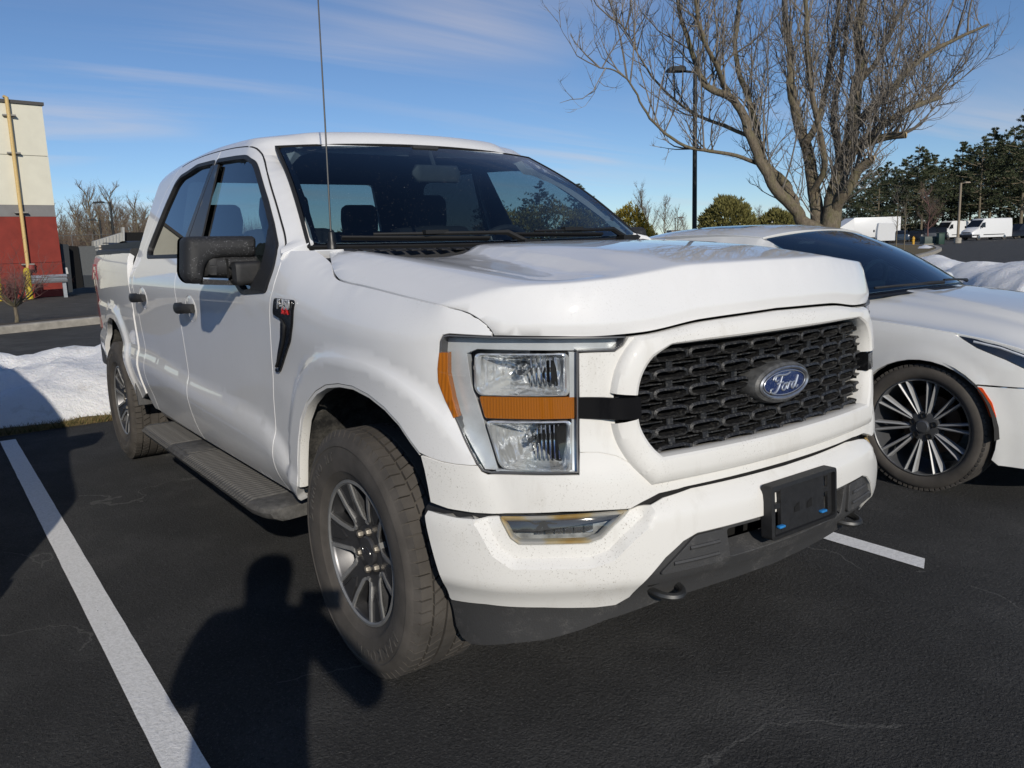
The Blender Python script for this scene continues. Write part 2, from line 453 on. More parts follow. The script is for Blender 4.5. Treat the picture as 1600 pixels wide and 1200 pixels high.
def stripe(y, x0, x1, w=.105, ragged=False):
    n = 60; L = []; Rr = []
    for i in range(n+1):
        x = x0+(x1-x0)*i/n; j = .0018*noise.noise((x*14, y, 0)); L.append((x, y-w/2+j)); Rr.append((x, y+w/2+.0018*noise.noise((x*14, y+5, 0))))
    if ragged: Rr[-1] = (x1-.05, Rr[-1][1]); Rr[-2] = (x1-.07, Rr[-2][1])
    return sheet('parking_line', L+Rr[::-1], .004, PAINT_W)
stripe(-1.585, -4.95, 1.15); stripe(1.225, -4.95, .765, .105, True); stripe(3.98, -4.95, 1.1); stripe(-4.4, -4.95, 1.1)
# turf strip behind the stalls
def blob_strip(name, x0, x1, y0, y1, hfun, mat, nx, ny, kind, parent=None):
    m = MB(); rows = []
    for i in range(nx+1):
        x = x0+(x1-x0)*i/nx; rows.append([(x+.05*noise.noise((y0+(y1-y0)*j/ny*3, x, 2)), y0+(y1-y0)*j/ny, hfun(x, y0+(y1-y0)*j/ny)) for j in range(ny+1)])
    m.loft(rows, False); o = m.build(name, mat, parent, fixn=False, ang=180)
    if o.data.polygons[len(o.data.polygons)//2].normal.z < 0: o.data.flip_normals()
    if kind: o['kind'] = kind
    return o
blob_strip('turf_strip', LX+.06, LX-3.4, -14, 40, lambda x, y: -.014+.045*sst(LX+.06, LX-.25, x)*(1 if True else 0)+.018*noise.noise((x*5, y*5, 0)) if x < LX else .002, GRASS_D, 24, 400, 'structure')
# access road behind, kerb, far lot
k0, k1 = ground((0, 520)), ground((145, 505)); kd = (k1-k0)/np.linalg.norm(k1-k0); kn = np.array((kd[1], -kd[0], 0))
if kn[0] > 0: kn = -kn
def kerb(name, pts, w=.16, h=.13, mat=None):
    m = MB(); rs = []
    for i, p in enumerate(pts):
        a = np.array(pts[max(0, i-1)]); b = np.array(pts[min(len(pts)-1, i+1)]); d = (b-a)/np.linalg.norm(b-a); n = np.array((-d[1], d[0]))
        P = np.array(p); rs.append([(*(P-n*w/2), -.03), (*(P-n*w/2), h-.02), (*(P-n*(w/2-.02)), h), (*(P+n*(w/2-.02)), h), (*(P+n*w/2), h-.02), (*(P+n*w/2), -.03)])
    m.loft(rs, True, True, True); o = m.build(name, mat or CONC, ang=30); o['kind'] = 'structure'; return o
kerb('kerb', [tuple((k0+kd*t)[:2]) for t in np.linspace(-60, 9, 30)], .30, .13)
isl = [tuple((k0+kd*t+kn*.16)[:2]) for t in (-60, 9)]+[tuple((k0+kd*t+kn*1.1)[:2]) for t in (9, -60)]
sheet('planting_bed', isl, .10, simple('mulch', (.06, .045, .03), .95, var=.5, scale=30))
# right side: island and snow
R0 = ground((1395, 402)); 
ip = [ground(q)[:2] for q in ((1300, 392), (1395, 406), (1440, 401), (1462, 394), (1466, 389.5), (1450, 385.5), (1400, 384), (1300, 381))]
island = [tuple(p) for p in crom(ip, 5, True)]
sheet('grass_island', island, .12, GRASS_D)
kerb('kerb', island+[island[0], island[1]], .35, .15)
# ================================================================== PICKUP TRUCK
# x forward, y to its left, z up; the origin is on the ground under the front axle
WB = -3.694
def paint(name, col, coat=1.0, dirt=.5):
    t = NT(name); t.set(Roughness=.5); t.b.inputs['Specular IOR Level'].default_value = .15; t.b.inputs['Coat Weight'].default_value = coat; t.b.inputs['Coat Roughness'].default_value = .03
    v = t.coord()
    f = t.noise(v, 3.0, 5, .6); c = t.ramp(f, [(.3, tuple(x*.965 for x in col)), (.72, col)])
    sp = t.noise(v, 210, 2, .6); pt = t.noise(v, 4.5, 3, .6)
    k = t.math('MULTIPLY', t.math('MULTIPLY', t.math('SUBTRACT', sp, .60), 9, True), t.math('MULTIPLY', t.math('SUBTRACT', pt, .45), 4, True), True)
    c = t.mix(t.math('MULTIPLY', k, dirt), c, (.30, .27, .22))
    st = t.noise(t.coord(scale=(1, 1, .25)), 9, 6, .7); k2 = t.math('MULTIPLY', t.math('SUBTRACT', st, .56), 2.2*dirt, True)
    c = t.mix(k2, c, (.52, .49, .43))
    t.base(c)
    r = t.math('ADD', t.math('MULTIPLY', k2, .5), .42); t.l(r, t.b.inputs['Roughness'])
    cw = t.math('SUBTRACT', coat, t.math('MULTIPLY', k2, .8)); t.l(cw, t.b.inputs['Coat Weight'])
    return t.m
WHITE = paint('white_paint', (.82, .815, .805), .9, .22)
WHITE_F = paint('white_paint_grimy', (.80, .785, .745), .5, .85)
BLACKP = simple('black_plastic', (.018, .018, .019), .55, var=.25, scale=60, bump=.25, bscale=500)
GREYP = NT('grey_plastic'); GREYP.set(Roughness=.65); _v = GREYP.coord(); _a = GREYP.math('MULTIPLY', GREYP.math('SUBTRACT', GREYP.noise(_v, 9, 7, .75), .52), 4, True); _b = GREYP.noise(_v, 190, 3, .7)
GREYP.base(GREYP.mix(GREYP.math('MULTIPLY', _a, GREYP.math('MULTIPLY', GREYP.math('SUBTRACT', _b, .40), 3.2, True)), (.050, .050, .051), (.21, .20, .19))); GREYP.bump(_b, .4, .004); GREYP = GREYP.m
GLOSSB = simple('gloss_black', (.008, .008, .009), .12, var=.1)
RUBBER = simple('seal_and_gap_black', (.012, .012, .012), .7)
DARKIN = simple('cabin_lining', (.030, .031, .034), .85)
UNDER = simple('underbody', (.02, .019, .018), .9)
CHROME = simple('chrome', (.75, .76, .78), .12, 1.0, var=.06)
SATIN = simple('satin_metal', (.36, .365, .37), .32, 1.0, var=.12, scale=40)
STEEL = simple('dark_steel', (.10, .10, .10), .5, .8, var=.3)
TYRE = simple('tyre_rubber', (.074, .066, .058), .88, var=.35, scale=7, bump=.2, bscale=160)
TYRE_G = simple('tyre_groove', (.012, .011, .010), .9)
AMBER = NT('amber_lens'); AMBER.set(Base_Color=(.80, .20, .008, 1), Roughness=.18); AMBER.b.inputs['Coat Weight'].default_value = 1
_v = AMBER.coord(); AMBER.bump(AMBER.noise(_v, 160, 2), .35, .004); AMBER = AMBER.m
WS_GLASS = glass('windshield_glass', (.40, .47, .50), .012, 1.62, dirt=.55)
SIDE_GLASS = glass('side_glass', (.52, .60, .60), .01, 1.6)
PRIV_GLASS = glass('privacy_glass', (.055, .06, .065), .01, 1.75)
CLEAR = glass('lamp_glass', (.93, .95, .96), .03, 1.5, dirt=.12)

_pl = [(.885-.19*y*y, y) for y in (0, .15, .3, .45, .54)]+[(.806, .61), (.768, .68), (.722, .745), (.672, .80), (.615, .852), (.555, .895), (.49, .930), (.42, .956), (.34, .974), (.25, .985), (.12, .992), (0, .993), (-.3, .993)]
_pl = crom(_pl, 12); _pl = np.array(_pl); _du = np.concatenate([[0], np.cumsum(np.linalg.norm(np.diff(_pl, axis=0), axis=1))])
U0 = float(np.interp(0, -_pl[:, 0], _du))          # arc length where x = 0
def plan(u):
    a = abs(u)
    if a >= U0: return U0-a, .993, 0., 1.
    x = float(np.interp(a, _du, _pl[:, 0])); y = float(np.interp(a, _du, _pl[:, 1]))
    x2 = float(np.interp(a+.01, _du, _pl[:, 0])); y2 = float(np.interp(a+.01, _du, _pl[:, 1]))
    tx, ty = x2-x, y2-y; L = math.hypot(tx, ty); return x, y, ty/L, -tx/L
def u_of_x(x): return U0-x if x <= 0 else float(np.interp(-x, -_pl[:, 0], _du))
profD = sp1([.38, .44, .50, .56, .62, .68, .725, .762, .780, .84, .92, 1.0, 1.08, 1.15, 1.20, 1.25, 1.30, 1.34, 1.38, 1.42],
            [.86, .925, .955, .975, .988, .9955, .991, .980, .9755, .9765, .979, .982, .986, .991, .994, .988, .970, .950, .930, .9144])
_plane = lambda z: .93-.390*(z-1.38)
_round = sp1([1.70, 1.82, 1.85, 1.87, 1.89, 1.912, 1.94], [0, 0, .003, .009, .025, .066, .13])
profF = sp1([.38, .46, .55, .65, .80, .95, 1.10, 1.17, 1.21, 1.245, 1.28, 1.31, 1.33, 1.345, 1.37],
            [.93, .955, .97, .977, .978, .982, .992, .992, .986, .974, .954, .928, .90, .862, .80])
_drop = sp1([-.7, -.25, 0, .25, .5, .7, .9], [-.045, .003, .045, .075, .105, .13, .15])
_zc = sp1([-4.9, -2.7, -1.68, -.78, -.59, -.45, .3], [.84, .83, .78, .742, .69, .60, .55])
_dzr = sp1([-2.9, -2.7, -2.4, -1.9, -1.6, -1.3, -1.1, -.5], [-.060, -.034, -.012, 0, -.008, -.024, -.034, -.06])
def zroof(x, z): return _dzr(x)*sst(1.55, 1.88, z)
def xA(z): return -.520-1.519*(z-1.388)+.028*math.sin(math.pi*min(1, max(0, (z-1.388)/.428)))
def taper(x, z):
    if z < 1.32 or x < -1.6: return 0
    g = (x-(xA(z)-.14))/.14
    if g <= 0: return 0
    return (.094-.016*max(0, (z-1.39))/.44)*min(g, 1.25)**1.7*sst(1.378, 1.40, z)
def arch_e(x, z, cx):
    return ((abs(x-cx)/.505)**2.6+(max(0, z-.42)/.55)**2.6)**(1/2.6)
ARCH_F, ARCH_R = .078, WB+.01
def flare(x, z):
    cx = ARCH_F if x > -1.8 else ARCH_R
    if abs(x-cx) > .75: return 0
    e = arch_e(x, z, cx); return .018*(1-sst(1.12, 1.185, e))*sst(.40, .55, z+.2)
_dfront = sp1([.62, .70, .76, .82, .9, 1.2], [.030, .034, .028, .012, 0, -.004])
def BODY(u, z):
    s = -1 if u >= 0 else 1
    x, y, nx, ny = plan(u)
    if x < -.7: w = profD_c(x, z)
    elif x > -.25: w = profF(z+_drop(x)*sst(1.0, 1.2, z))
    else:
        k = sst(-.7, -.25, x)*(1-sst(1.377, 1.40, z)); w = profD_c(x, z)*(1-k)+profF(min(z, 1.385)+_drop(x)*sst(1.0, 1.2, z))*k
    w -= taper(x, z)
    a = abs(u); b = sst(U0-1.0, U0-.42, a)
    d = (w-.993)*b+_dfront(z)*(1-b)+flare(x, z)*sst(U0-.85, U0-.5, a)
    return (x+nx*d, s*(y+ny*d), z)
def profD_c(x, z):
    zz = z-zroof(x, z)
    if zz < .95: zz = zz-(_zc(x)-.78)*sst(.45, .6, zz)*(1-sst(.85, .95, zz))
    w = profD(zz) if z < 1.40 else _plane(z)-_round(max(1.70, zz))
    if x < -2.9: w = w+.004-.115*((-2.9-x)/1.85)**1.6
    return w
def SB(x, z): return BODY(u_of_x(x), z)
# whole cab: x along, s across the roof (0 at the middle, + to the passenger side)
_sec = [(0, 1.938), (.2, 1.936), (.4, 1.929), (.53, 1.920), (.60, 1.912)]
_sec = crom(_sec+[(_plane(z)-_round(max(1.7, z)) if z > 1.39 else profD(z), z) for z in (1.895, 1.88, 1.85, 1.8, 1.7, 1.6, 1.5, 1.42, 1.38, 1.34, 1.30, 1.25)], 6)
_sec = np.array(_sec); _ss = np.concatenate([[0], np.cumsum(np.linalg.norm(np.diff(_sec, axis=0), axis=1))])
def s_of_z(z): return float(np.interp(-z, -_sec[:, 1], _ss))
def CAB(x, s):
    a = abs(s); y = float(np.interp(a, _ss, _sec[:, 0])); z0 = float(np.interp(a, _ss, _sec[:, 1]))
    z = z0+zroof(x, z0); y += (_plane(z)-_plane(z0))*sst(1.40, 1.42, z0)*(1-sst(1.905, 1.94, z0)); y -= taper(x, z)*sst(.45, .68, y)
    e = -1.170+.075*(1-(y/.685)**2)-x
    if e < .14 and y < .74: z -= (.040+.040*max(0, 1-(y/.685)**2))*(1-max(-.02, e)/.14)**2*(1-sst(.66, .74, y))
    return (x, -y if s >= 0 else y, z)
def WSH(a, t):
    y0, x0, z0 = a*.840, -.520+.20*(1-a*a), 1.388-.012*(1-a*a)
    y1, x1, z1 = a*.685, -1.170+.075*(1-a*a), 1.816+.022*(1-a*a)
    b = .030*math.sin(math.pi*t)
    return (x0+(x1-x0)*t+b*.5, y0+(y1-y0)*t, z0+(z1-z0)*t+b*.8)
_hx = [-.35, -.25, 0, .25, .5, .7, .88, 1.0]; _hy = [0, .3, .42, .5, .62, .72, .80, .86, .90, .93, .97]
_hz = np.array([[1.376, 1.372, 1.358, 1.353, 1.359, 1.368, 1.373, 1.360, 1.332, 1.300, 1.25], [1.374, 1.370, 1.356, 1.350, 1.355, 1.363, 1.367, 1.352, 1.322, 1.288, 1.24],
   [1.370, 1.366, 1.350, 1.341, 1.342, 1.345, 1.343, 1.320, 1.287, 1.255, 1.21], [1.360, 1.356, 1.337, 1.325, 1.321, 1.320, 1.311, 1.286, 1.256, 1.230, 1.19],
   [1.343, 1.339, 1.318, 1.305, 1.298, 1.292, 1.277, 1.251, 1.226, 1.205, 1.17], [1.322, 1.318, 1.301, 1.290, 1.280, 1.269, 1.250, 1.225, 1.201, 1.182, 1.15],
   [1.297, 1.293, 1.282, 1.273, 1.260, 1.245, 1.224, 1.201, 1.181, 1.162, 1.13], [1.278, 1.275, 1.266, 1.258, 1.245, 1.228, 1.206, 1.183, 1.163, 1.145, 1.11]])
# crisp crest between the hood top and its side facet
_v72, _v80, _v90 = _hz[:, 5].copy(), _hz[:, 6].copy(), _hz[:, 8].copy()
_hz[:, 6] = _v80+.002; _hz[:, 7] = _v80+.002+(_v90-_v80-.002)*.56
_hz = np.insert(_hz, 6, _v72+(_v80+.003-_v72)*.78+.002, axis=1); _hy = _hy[:6]+[.782]+_hy[6:]
_hc = [sp1(_hx, _hz[:, j]) for j in range(len(_hy))]
_yc = lambda x: .335+.16*(x+.2)
def HZ(x, y):
    a = abs(y); yc = _yc(x); h = .020*(1-sst(.55, .82, x))
    crest = .010*math.exp(-((a-.775)/.022)**2)*(1-sst(.3, .7, x))*0
    return sp1(_hy, [c(x) for c in _hc])(a)+h*((1-sst(yc, yc+.065, a))-.75+.55*sst(.60, .76, a))
_zlip = sp1([0, .3, .5, .62, .72, .85, .95], [1.158, 1.150, 1.130, 1.128, 1.133, 1.140, 1.145])
_nx = sp1([-.02, 0, .022, .030, .06, .100, .110, .122, .16, .20, .26, .4], [-.012, -.008, -.002, -.003, -.016, -.036, -.043, -.054, -.092, -.132, -.192, -.332])
_nz = sp1([-.02, 0, .022, .030, .06, .100, .110, .122, .16, .20, .26, .4], [-1.15, -1., -.80, -.72, -.42, -.045, -.012, -.003, 0, 0, 0, 0])
def xlip(y):
    y = abs(y); return float(np.interp(y, _pl[:, 1], _pl[:, 0])) if y < .985 else .3
def HOOD(s, y):
    """s: distance back from the front lip, measured over the nose; y across"""
    xl = xlip(y)-.004
    x = xl+(_nx(s) if s < .4 else -.332-(s-.4))
    k = _nz(s) if s < .4 else 0
    zf = HZ(xl, y); return (x, y, HZ(x, y)+k*max(.0, zf-_zlip(abs(y))))
_pb = [(.964, 0), (.953, .2), (.921, .42), (.869, .58), (.797, .71), (.731, .80), (.665, .868), (.598, .915), (.527, .95), (.45, .972), (.36, .985), (.2, .99)]
_pb = np.array(crom(_pb, 12)); _db = np.concatenate([[0], np.cumsum(np.linalg.norm(np.diff(_pb, axis=0), axis=1))])
_bd = sp1([.30, .36, .42, .455, .472, .50, .56, .62, .648, .66, .69, .715], [-.075, -.06, -.038, -.016, -.003, .002, .004, .003, .0, -.005, -.040, -.075])
def BUMP(u, z, dd=0.):
    a = abs(u); s = -1 if u >= 0 else 1
    x = float(np.interp(a, _db, _pb[:, 0])); y = float(np.interp(a, _db, _pb[:, 1]))
    x2 = float(np.interp(a+.01, _db, _pb[:, 0])); y2 = float(np.interp(a+.01, _db, _pb[:, 1]))
    tx, ty = x2-x, y2-y; L = math.hypot(tx, ty)+1e-9; d = _bd(z)+dd
    return (x+ty/L*d, s*(y-tx/L*d), z)

hood_cut_px = [(514, 390), (514.5, 400), (517, 414), (523, 430), (536, 439), (575, 448), (620, 459.5), (670, 472), (720, 485), (742, 495), (757, 506), (766, 516), (771, 525)]
hood_cut_px = [tuple(p) for p in crom(hood_cut_px, 4)]
hood_cut = lifts(HOOD, hood_cut_px[::-1], (.03, -.86))[::-1]
_hc3 = [HOOD(*q) for q in hood_cut]
_zz = np.linspace(1.17, 1.50, 300); _ww = np.array([profF(z) for z in _zz])
def foot(x, y):
    """arc length and signed offset of a point from the plan curve"""
    if x <= 0: return U0-x, y-.993
    d = np.hypot(_pl[:, 0]-x, _pl[:, 1]-y); i = int(d.argmin()); u = float(_du[i]); px_, py_, nx, ny = plan(u)
    return u, (x-px_)*nx+(y-py_)*ny
_hf = []; _dp = []
for p in _hc3:
    u, d = foot(p[0], -p[1]); b_ = sst(U0-1.0, U0-.42, u); _hf.append(u)
    w_ = .993+(d-_dfront(p[2])*(1-b_))/max(.3, b_); _dp.append((plan(u)[0], float(np.interp(-w_, -_ww, _zz))-p[2]))
_dp = sorted(_dp[12:])
_dp2 = [_dp[0]]
for q in _dp[1:]:
    if q[0]-_dp2[-1][0] > .02: _dp2.append(q)
print('DROP', [(round(a, 3), round(b, 3)) for a, b in _dp2])
_drop = sp1([-.9, -.7]+[q[0] for q in _dp2]+[.95], [-.045, -.045]+[q[1] for q in _dp2]+[_dp2[-1][1]+.02])
truck = empty('pickup_truck', (0, 0, 0), 0, 'white crew cab pickup truck with black towing mirrors and black honeycomb grille', 'pickup truck')
OUTS = (0, -1, 0)
def sidepx(pts, g=(U0+.5, 1.)): return lifts(BODY, pts, g)
G = .0028
# ---- key cut lines, in (u, z) on the body
uX = lambda x: u_of_x(x)
ac_px = [(446, 382), (445, 370), (441.5, 355), (431.7, 320), (421.7, 287), (415, 262)]
fc_px = [(427, 596), (424.6, 558), (421.5, 496), (422.5, 467), (427, 450), (435, 423), (443, 396), (446, 382)]
def zpx(x, f):
    """height on the body side at x that is seen on photo curve y = f(px)"""
    lo, hi = 1.5, 1.93
    for _ in range(40):
        z = (lo+hi)/2; q = project(BODY(u_of_x(x), z))
        if q[1] > f(q[0]): lo = z
        else: hi = z
    return (u_of_x(x), z)
cut_f = sp1([262, 268, 275, 300, 330, 360, 375, 388, 397, 405, 411, 415], [268, 261, 258, 249.5, 240, 232.5, 230, 229, 230.5, 236, 246, 262])
a_cut = lifts(BODY, ac_px, (uX(-.62), 1.39))
front_cut = [(uX(-.655), .452), (uX(-.645), .60), (uX(-.63), .80)]+lifts(BODY, fc_px, (uX(-.62), .9))
xs_ = U0-a_cut[-1][0]
a_cut += [zpx(x, cut_f) for x in (xs_-.06, xs_-.13, xs_-.22, -1.45, -1.6, -1.755, -1.9)]+[(uX(-2.1), 1.869), (uX(-2.3), 1.864), (uX(-2.47), 1.847)]
xr_, zr_ = U0-a_cut[-1][0], a_cut[-1][1]
rear_cut = [(uX(xr_-.05), zr_-.018), (uX(xr_-.09), zr_-.06), (uX(-2.655), 1.70), (uX(-2.715), 1.55), (uX(-2.765), 1.40), (uX(-2.785), 1.25), (uX(-2.775), 1.10), (uX(-2.745), .95), (uX(-2.722), .82), (uX(-2.73), .74), (uX(-2.735), .66), (uX(-2.70), .55), (uX(-2.685), .475)]
print('CUTS', [(round(U0-p[0], 3), round(p[1], 3)) for p in front_cut+a_cut])
split = [(uX(-1.80), .455), (uX(-1.812), .65), (uX(-1.826), .85), (uX(-1.842), 1.1), (uX(-1.85), 1.33), (uX(-1.815), 1.55), (uX(-1.775), 1.75), (uX(-1.755), 1.80)]
fc = [tuple(p) for p in crom(front_cut, 5)]; ac = [tuple(p) for p in crom(a_cut, 5)]; rc = [tuple(p) for p in crom([a_cut[-1]]+rear_cut, 5)]; spl = [tuple(p) for p in crom(split, 5)]
usp = spl[-1][0]; ztop = float(np.interp(usp, [p[0] for p in a_cut[8:]], [p[1] for p in a_cut[8:]])); spl[-1] = (usp, ztop)
door_f = fc+[p for p in ac[1:] if p[0] < usp-.004]+spl[::-1]
door_r = spl+[p for p in ac if p[0] > usp+.004]+rc[1:]
# windows (glass openings) on the doors
wf_px = [(410, 281), (420, 313), (429, 348), (434.5, 377), (434, 393), (428, 424), (417, 458)]
wf = lifts(BODY, wf_px, (uX(-1.), 1.65)); xw = U0-wf[0][0]
wft = sp1([320, 347, 370, 388, 397, 403, 410], [251.5, 247.5, 243.5, 242, 246, 257, 281])
wf = [zpx(x, wft) for x in (-1.755, -1.6, -1.45, -1.3, xw-.15, xw-.08)]+wf
win_f = wf+[(uX(-.84), 1.212), (uX(-.92), 1.245), (uX(-1.02), 1.315), (uX(-1.12), 1.347), (uX(-1.35), 1.352), (uX(-1.845), 1.358), (uX(-1.80), 1.60)]
wrt = sp1([264, 269, 275, 300, 322, 347], [280, 270.5, 267.5, 259.5, 253.5, 247.5])
wr = [zpx(x, wrt) for x in (-1.775, -1.9, -2.1)]+[(uX(-2.25), 1.812), (uX(-2.39), 1.800), (uX(-2.47), 1.765)]
win_r = [(uX(-1.86), 1.358), (uX(-1.825), 1.60)]+wr+[(uX(-2.55), 1.65), (uX(-2.64), 1.46), (uX(-2.66), 1.40), (uX(-2.60), 1.358)]
print('WIN', [(round(U0-p[0], 3), round(p[1], 3)) for p in win_f], [(round(U0-p[0], 3), round(p[1], 3)) for p in win_r])
win_f = inset(rounded(win_f, .03, 3), .017); win_r = inset(rounded(win_r, .03, 3), .017)
def door(name, poly, win, front):
    d = panel(name, inset(poly, G), BODY, WHITE, truck, OUTS, holes=[inset(win, -.018)], res=.03, thick=.03, inner=DARKIN,
              lines=[[(u, _zc(U0-u)+dz) for u in np.arange(max(min(p[0] for p in poly)+.03, U0+.70 if front else 0), max(p[0] for p in poly)-.02, .04)] for dz in (.0, -.045)])
    # black window surround with its own depth
    A = resample(inset(win, -.017), .02); N = len(A); B = []
    W_ = A
    B = [tuple(p) for p in inset(W_, .021)]
    rr = ring_loft(A, B, [(0, -.012), (0, .0035), (.85, .0035), (1, -.004), (1, -.03)], BODY, OUTS)
    fr = MB().loft(rr).build('window_trim', BLACKP, d)
    g = panel('window_glass', inset(win, -.004), BODY, SIDE_GLASS if front else PRIV_GLASS, d, OUTS, res=.04, thick=.003, off=-.012)
    # handle: recess cup behind a bar
    hx0, hx1, hz = (-1.735, -1.535, 1.125) if front else (-2.69, -2.49, 1.142)
    cup = MB(); cx = (hx0+hx1)/2; rings = []
    for k, (sc, dp) in enumerate([(1.0, .002), (.96, -.0005), (.80, .0025), (.0, .003)]):
        rg = []
        for j in range(24):
            a = 2*math.pi*j/24; x = cx+.03+.085*sc*math.cos(a); z = hz+.062*sc*math.sin(a); p = BODY(uX(x), z); rg.append((p[0], p[1]-dp, z))
        rings.append(rg)
    cup.loft(rings); cup.build('handle_recess', WHITE, d)
    hb = MB(); rings = []
    for t in np.linspace(0, 1, 11):
        x = hx0+(hx1-hx0)*t; o_ = .012+.042*math.sin(math.pi*min(1, max(0, t*1.02)))**.45; p = BODY(uX(x), hz)
        hh = .022+.004*math.sin(math.pi*t); rg = []
        for j in range(10):
            a = 2*math.pi*j/10; rg.append((x, p[1]-o_+.013*math.cos(a)*(1 if math.cos(a) > 0 else 1), hz+hh*math.sin(a)+.004))
        rings.append(rg)
    hb.loft(rings, True, True, True); hb.build('door_handle', BLACKP, d)
    return d
dF = door('front_door', door_f, win_f, True); dR = door('rear_door', door_r, win_r, False)
# black B pillar strip
bp = lifts(BODY, [(326, 252), (347, 248), (318, 366), (293, 366)], (uX(-1.6), 1.77))
bp[0] = (uX(-1.815), zpx(-1.815, wrt)[1]-.03); bp[1] = (uX(-1.695), zpx(-1.695, wft)[1]-.03); tm = tuple((np.array(bp[0])*.5+np.array(bp[1])*.5)); bm2 = tuple((np.array(bp[2])*.5+np.array(bp[3])*.5))
SATB = simple('satin_black', (.02, .02, .021), .35)
for d_, q in ((dF, [(bp[2][0], 1.37), bp[2], bp[1], (usp-.004, tm[1]), (spl[-8][0]-.006, spl[-8][1]), (uX(-1.843), 1.37)]), (dR, [(bp[3][0], 1.37), bp[3], bp[0], (usp+.004, tm[1]), (spl[-8][0]+.006, spl[-8][1]), (uX(-1.856), 1.37)])):
    panel('pillar_trim', q, BODY, SATB, d_, OUTS, res=.03, thick=.006, off=.006)
# mirror-corner sail panel
sail = lifts(BODY, [(415, 455), (427, 423), (432, 393), (432, 378), (425, 345), (418, 372), (408, 420), (392, 452)], (uX(-.72), 1.22))
panel('mirror_sail', sail, BODY, BLACKP, dF, OUTS, res=.03, thick=.006, off=.005)
# black tube added along the upper door cut to stand for the gap's shade
m = MB(); m.tube([np.array(BODY(u, z))+np.array((0, .0025, -.001)) for u, z in ac[::2]], .0042, 6); m.build('door_gap_line', RUBBER, dF)
# ---- fender
hc3 = [HOOD(*q) for q in hood_cut]
fen_top = [(u if i > 11 else uX(p[0]), p[2]) for i, (u, p) in enumerate(zip(_hf, hc3))]
print('FENGAP', [tuple(round(float(c), 3) for c in np.array(BODY(*q))-np.array(h)) for q, h in zip(fen_top, hc3)])
hl_px = [(771, 525.5), (735, 524), (702, 522), (692, 524), (687.5, 532), (686, 560), (684.5, 588), (690, 610), (706, 642), (724, 683), (738, 712), (746, 728)]
hl_edge = lifts(BODY, hl_px, (U0-.7, 1.13))
seam_px = [(746, 728), (735, 728), (712, 726), (690, 722), (672, 716), (657, 711)]
seam = lifts(BODY, seam_px, hl_edge[-1])
arch_px = [(655, 708), (640, 688), (622, 661), (600, 637), (575, 617), (550, 604), (528, 600), (508, 602), (492, 612), (479, 629), (470, 655), (466, 690), (465, 720), (465, 760)]
archF = lifts(BODY, arch_px, seam[-1])
fpoly = fc[::-1][8:]  # front cut downwards from about the belt
fback = [p for p in fc if p[1] < 1.335]
pill_foot = [(uX(-.615), 1.372), (uX(-.50), 1.384), (uX(-.36), 1.386), (uX(-.25), 1.381)]
fender_poly = fback[::-1]+[(uX(-.60), .452), (uX(-.50), .452)]+archF[::-1]+seam[::-1][1:]+hl_edge[::-1][1:]+fen_top[::-1][1:]+[(uX(-.31), 1.372), (uX(-.42), 1.374), (uX(-.53), 1.375), (uX(-.595), 1.368)]
def arch_lines(cx, poly, es=(1.12, 1.15, 1.185)):
    out = []; pin = inset(poly, .012)
    for e in es:
        q = []
        for k in range(61):
            a = math.pi*k/60; c, s = math.cos(a), math.sin(a); q.append((uX(cx+.505*e*abs(c)**(2/2.6)*(1 if c > 0 else -1)), .42+.55*e*abs(s)**(2/2.6)))
        ok = inside(np.array(q), pin); seg = []
        for p, k in zip(q, ok):
            if k: seg.append(p)
            else:
                if len(seg) > 3: out.append(seg)
                seg = []
        if len(seg) > 3: out.append(seg)
    return out
fender = panel('front_fender', inset(fender_poly, G), BODY, WHITE, truck, OUTS, res=.022, thick=.03, lines=arch_lines(ARCH_F, fender_poly), ang=30)
# arch lip: turned-in edge, grimy
lip = MB(); rr = [[], [], [], []]
for q in archF:
    p = np.array(BODY(*q)); c = np.array((ARCH_F, p[1], .45)); v = (p-c); v /= np.linalg.norm(v)
    rr[0].append(p+np.array((0, .002, 0))); rr[1].append(p-v*.010+np.array((0, .004, 0))); rr[2].append(p-v*.014+np.array((0, .022, 0))); rr[3].append(p-v*.012+np.array((0, .035, 0)))
lip.loft(rr, False).build('arch_lip', WHITE_F, fender)
def liner(name, cx, mat, parent, y0=.955, y1=.52, r=.50, z0=.42, rz=.55):
    m = MB(); rows = []
    for y in (y0, y0-.1, y1):
        rg = []
        for k in range(33):
            a = math.pi*(.03+.94*k/32); e = 2.6
            c, s = math.cos(a), math.sin(a)
            rg.append((cx+(r+.02)*abs(c)**(2/e)*(1 if c > 0 else -1), -min(y, .955-(.17*sst(.25, .8, c) if cx > -1 else .02)), z0+(rz+.015)*abs(s)**(2/e)*(1 if s > 0 else -1)))
        rows.append(rg)
    m.loft(rows, False)
    m.add([*rows[-1]], [tuple(range(33))])
    return m.build(name, mat, parent, fixn=False)
LINER = NT('wheel_liner'); LINER.set(Roughness=.95); _v = LINER.coord(); LINER.base(LINER.ramp(LINER.noise(_v, 9, 6, .75), [(.38, (.012, .012, .012)), (.62, (.10, .095, .085)), (.8, (.22, .21, .19))])); LINER.bump(LINER.noise(_v, 90, 4, .7), .6, .01); LINER = LINER.m
liner('wheel_liner', ARCH_F, LINER, fender)
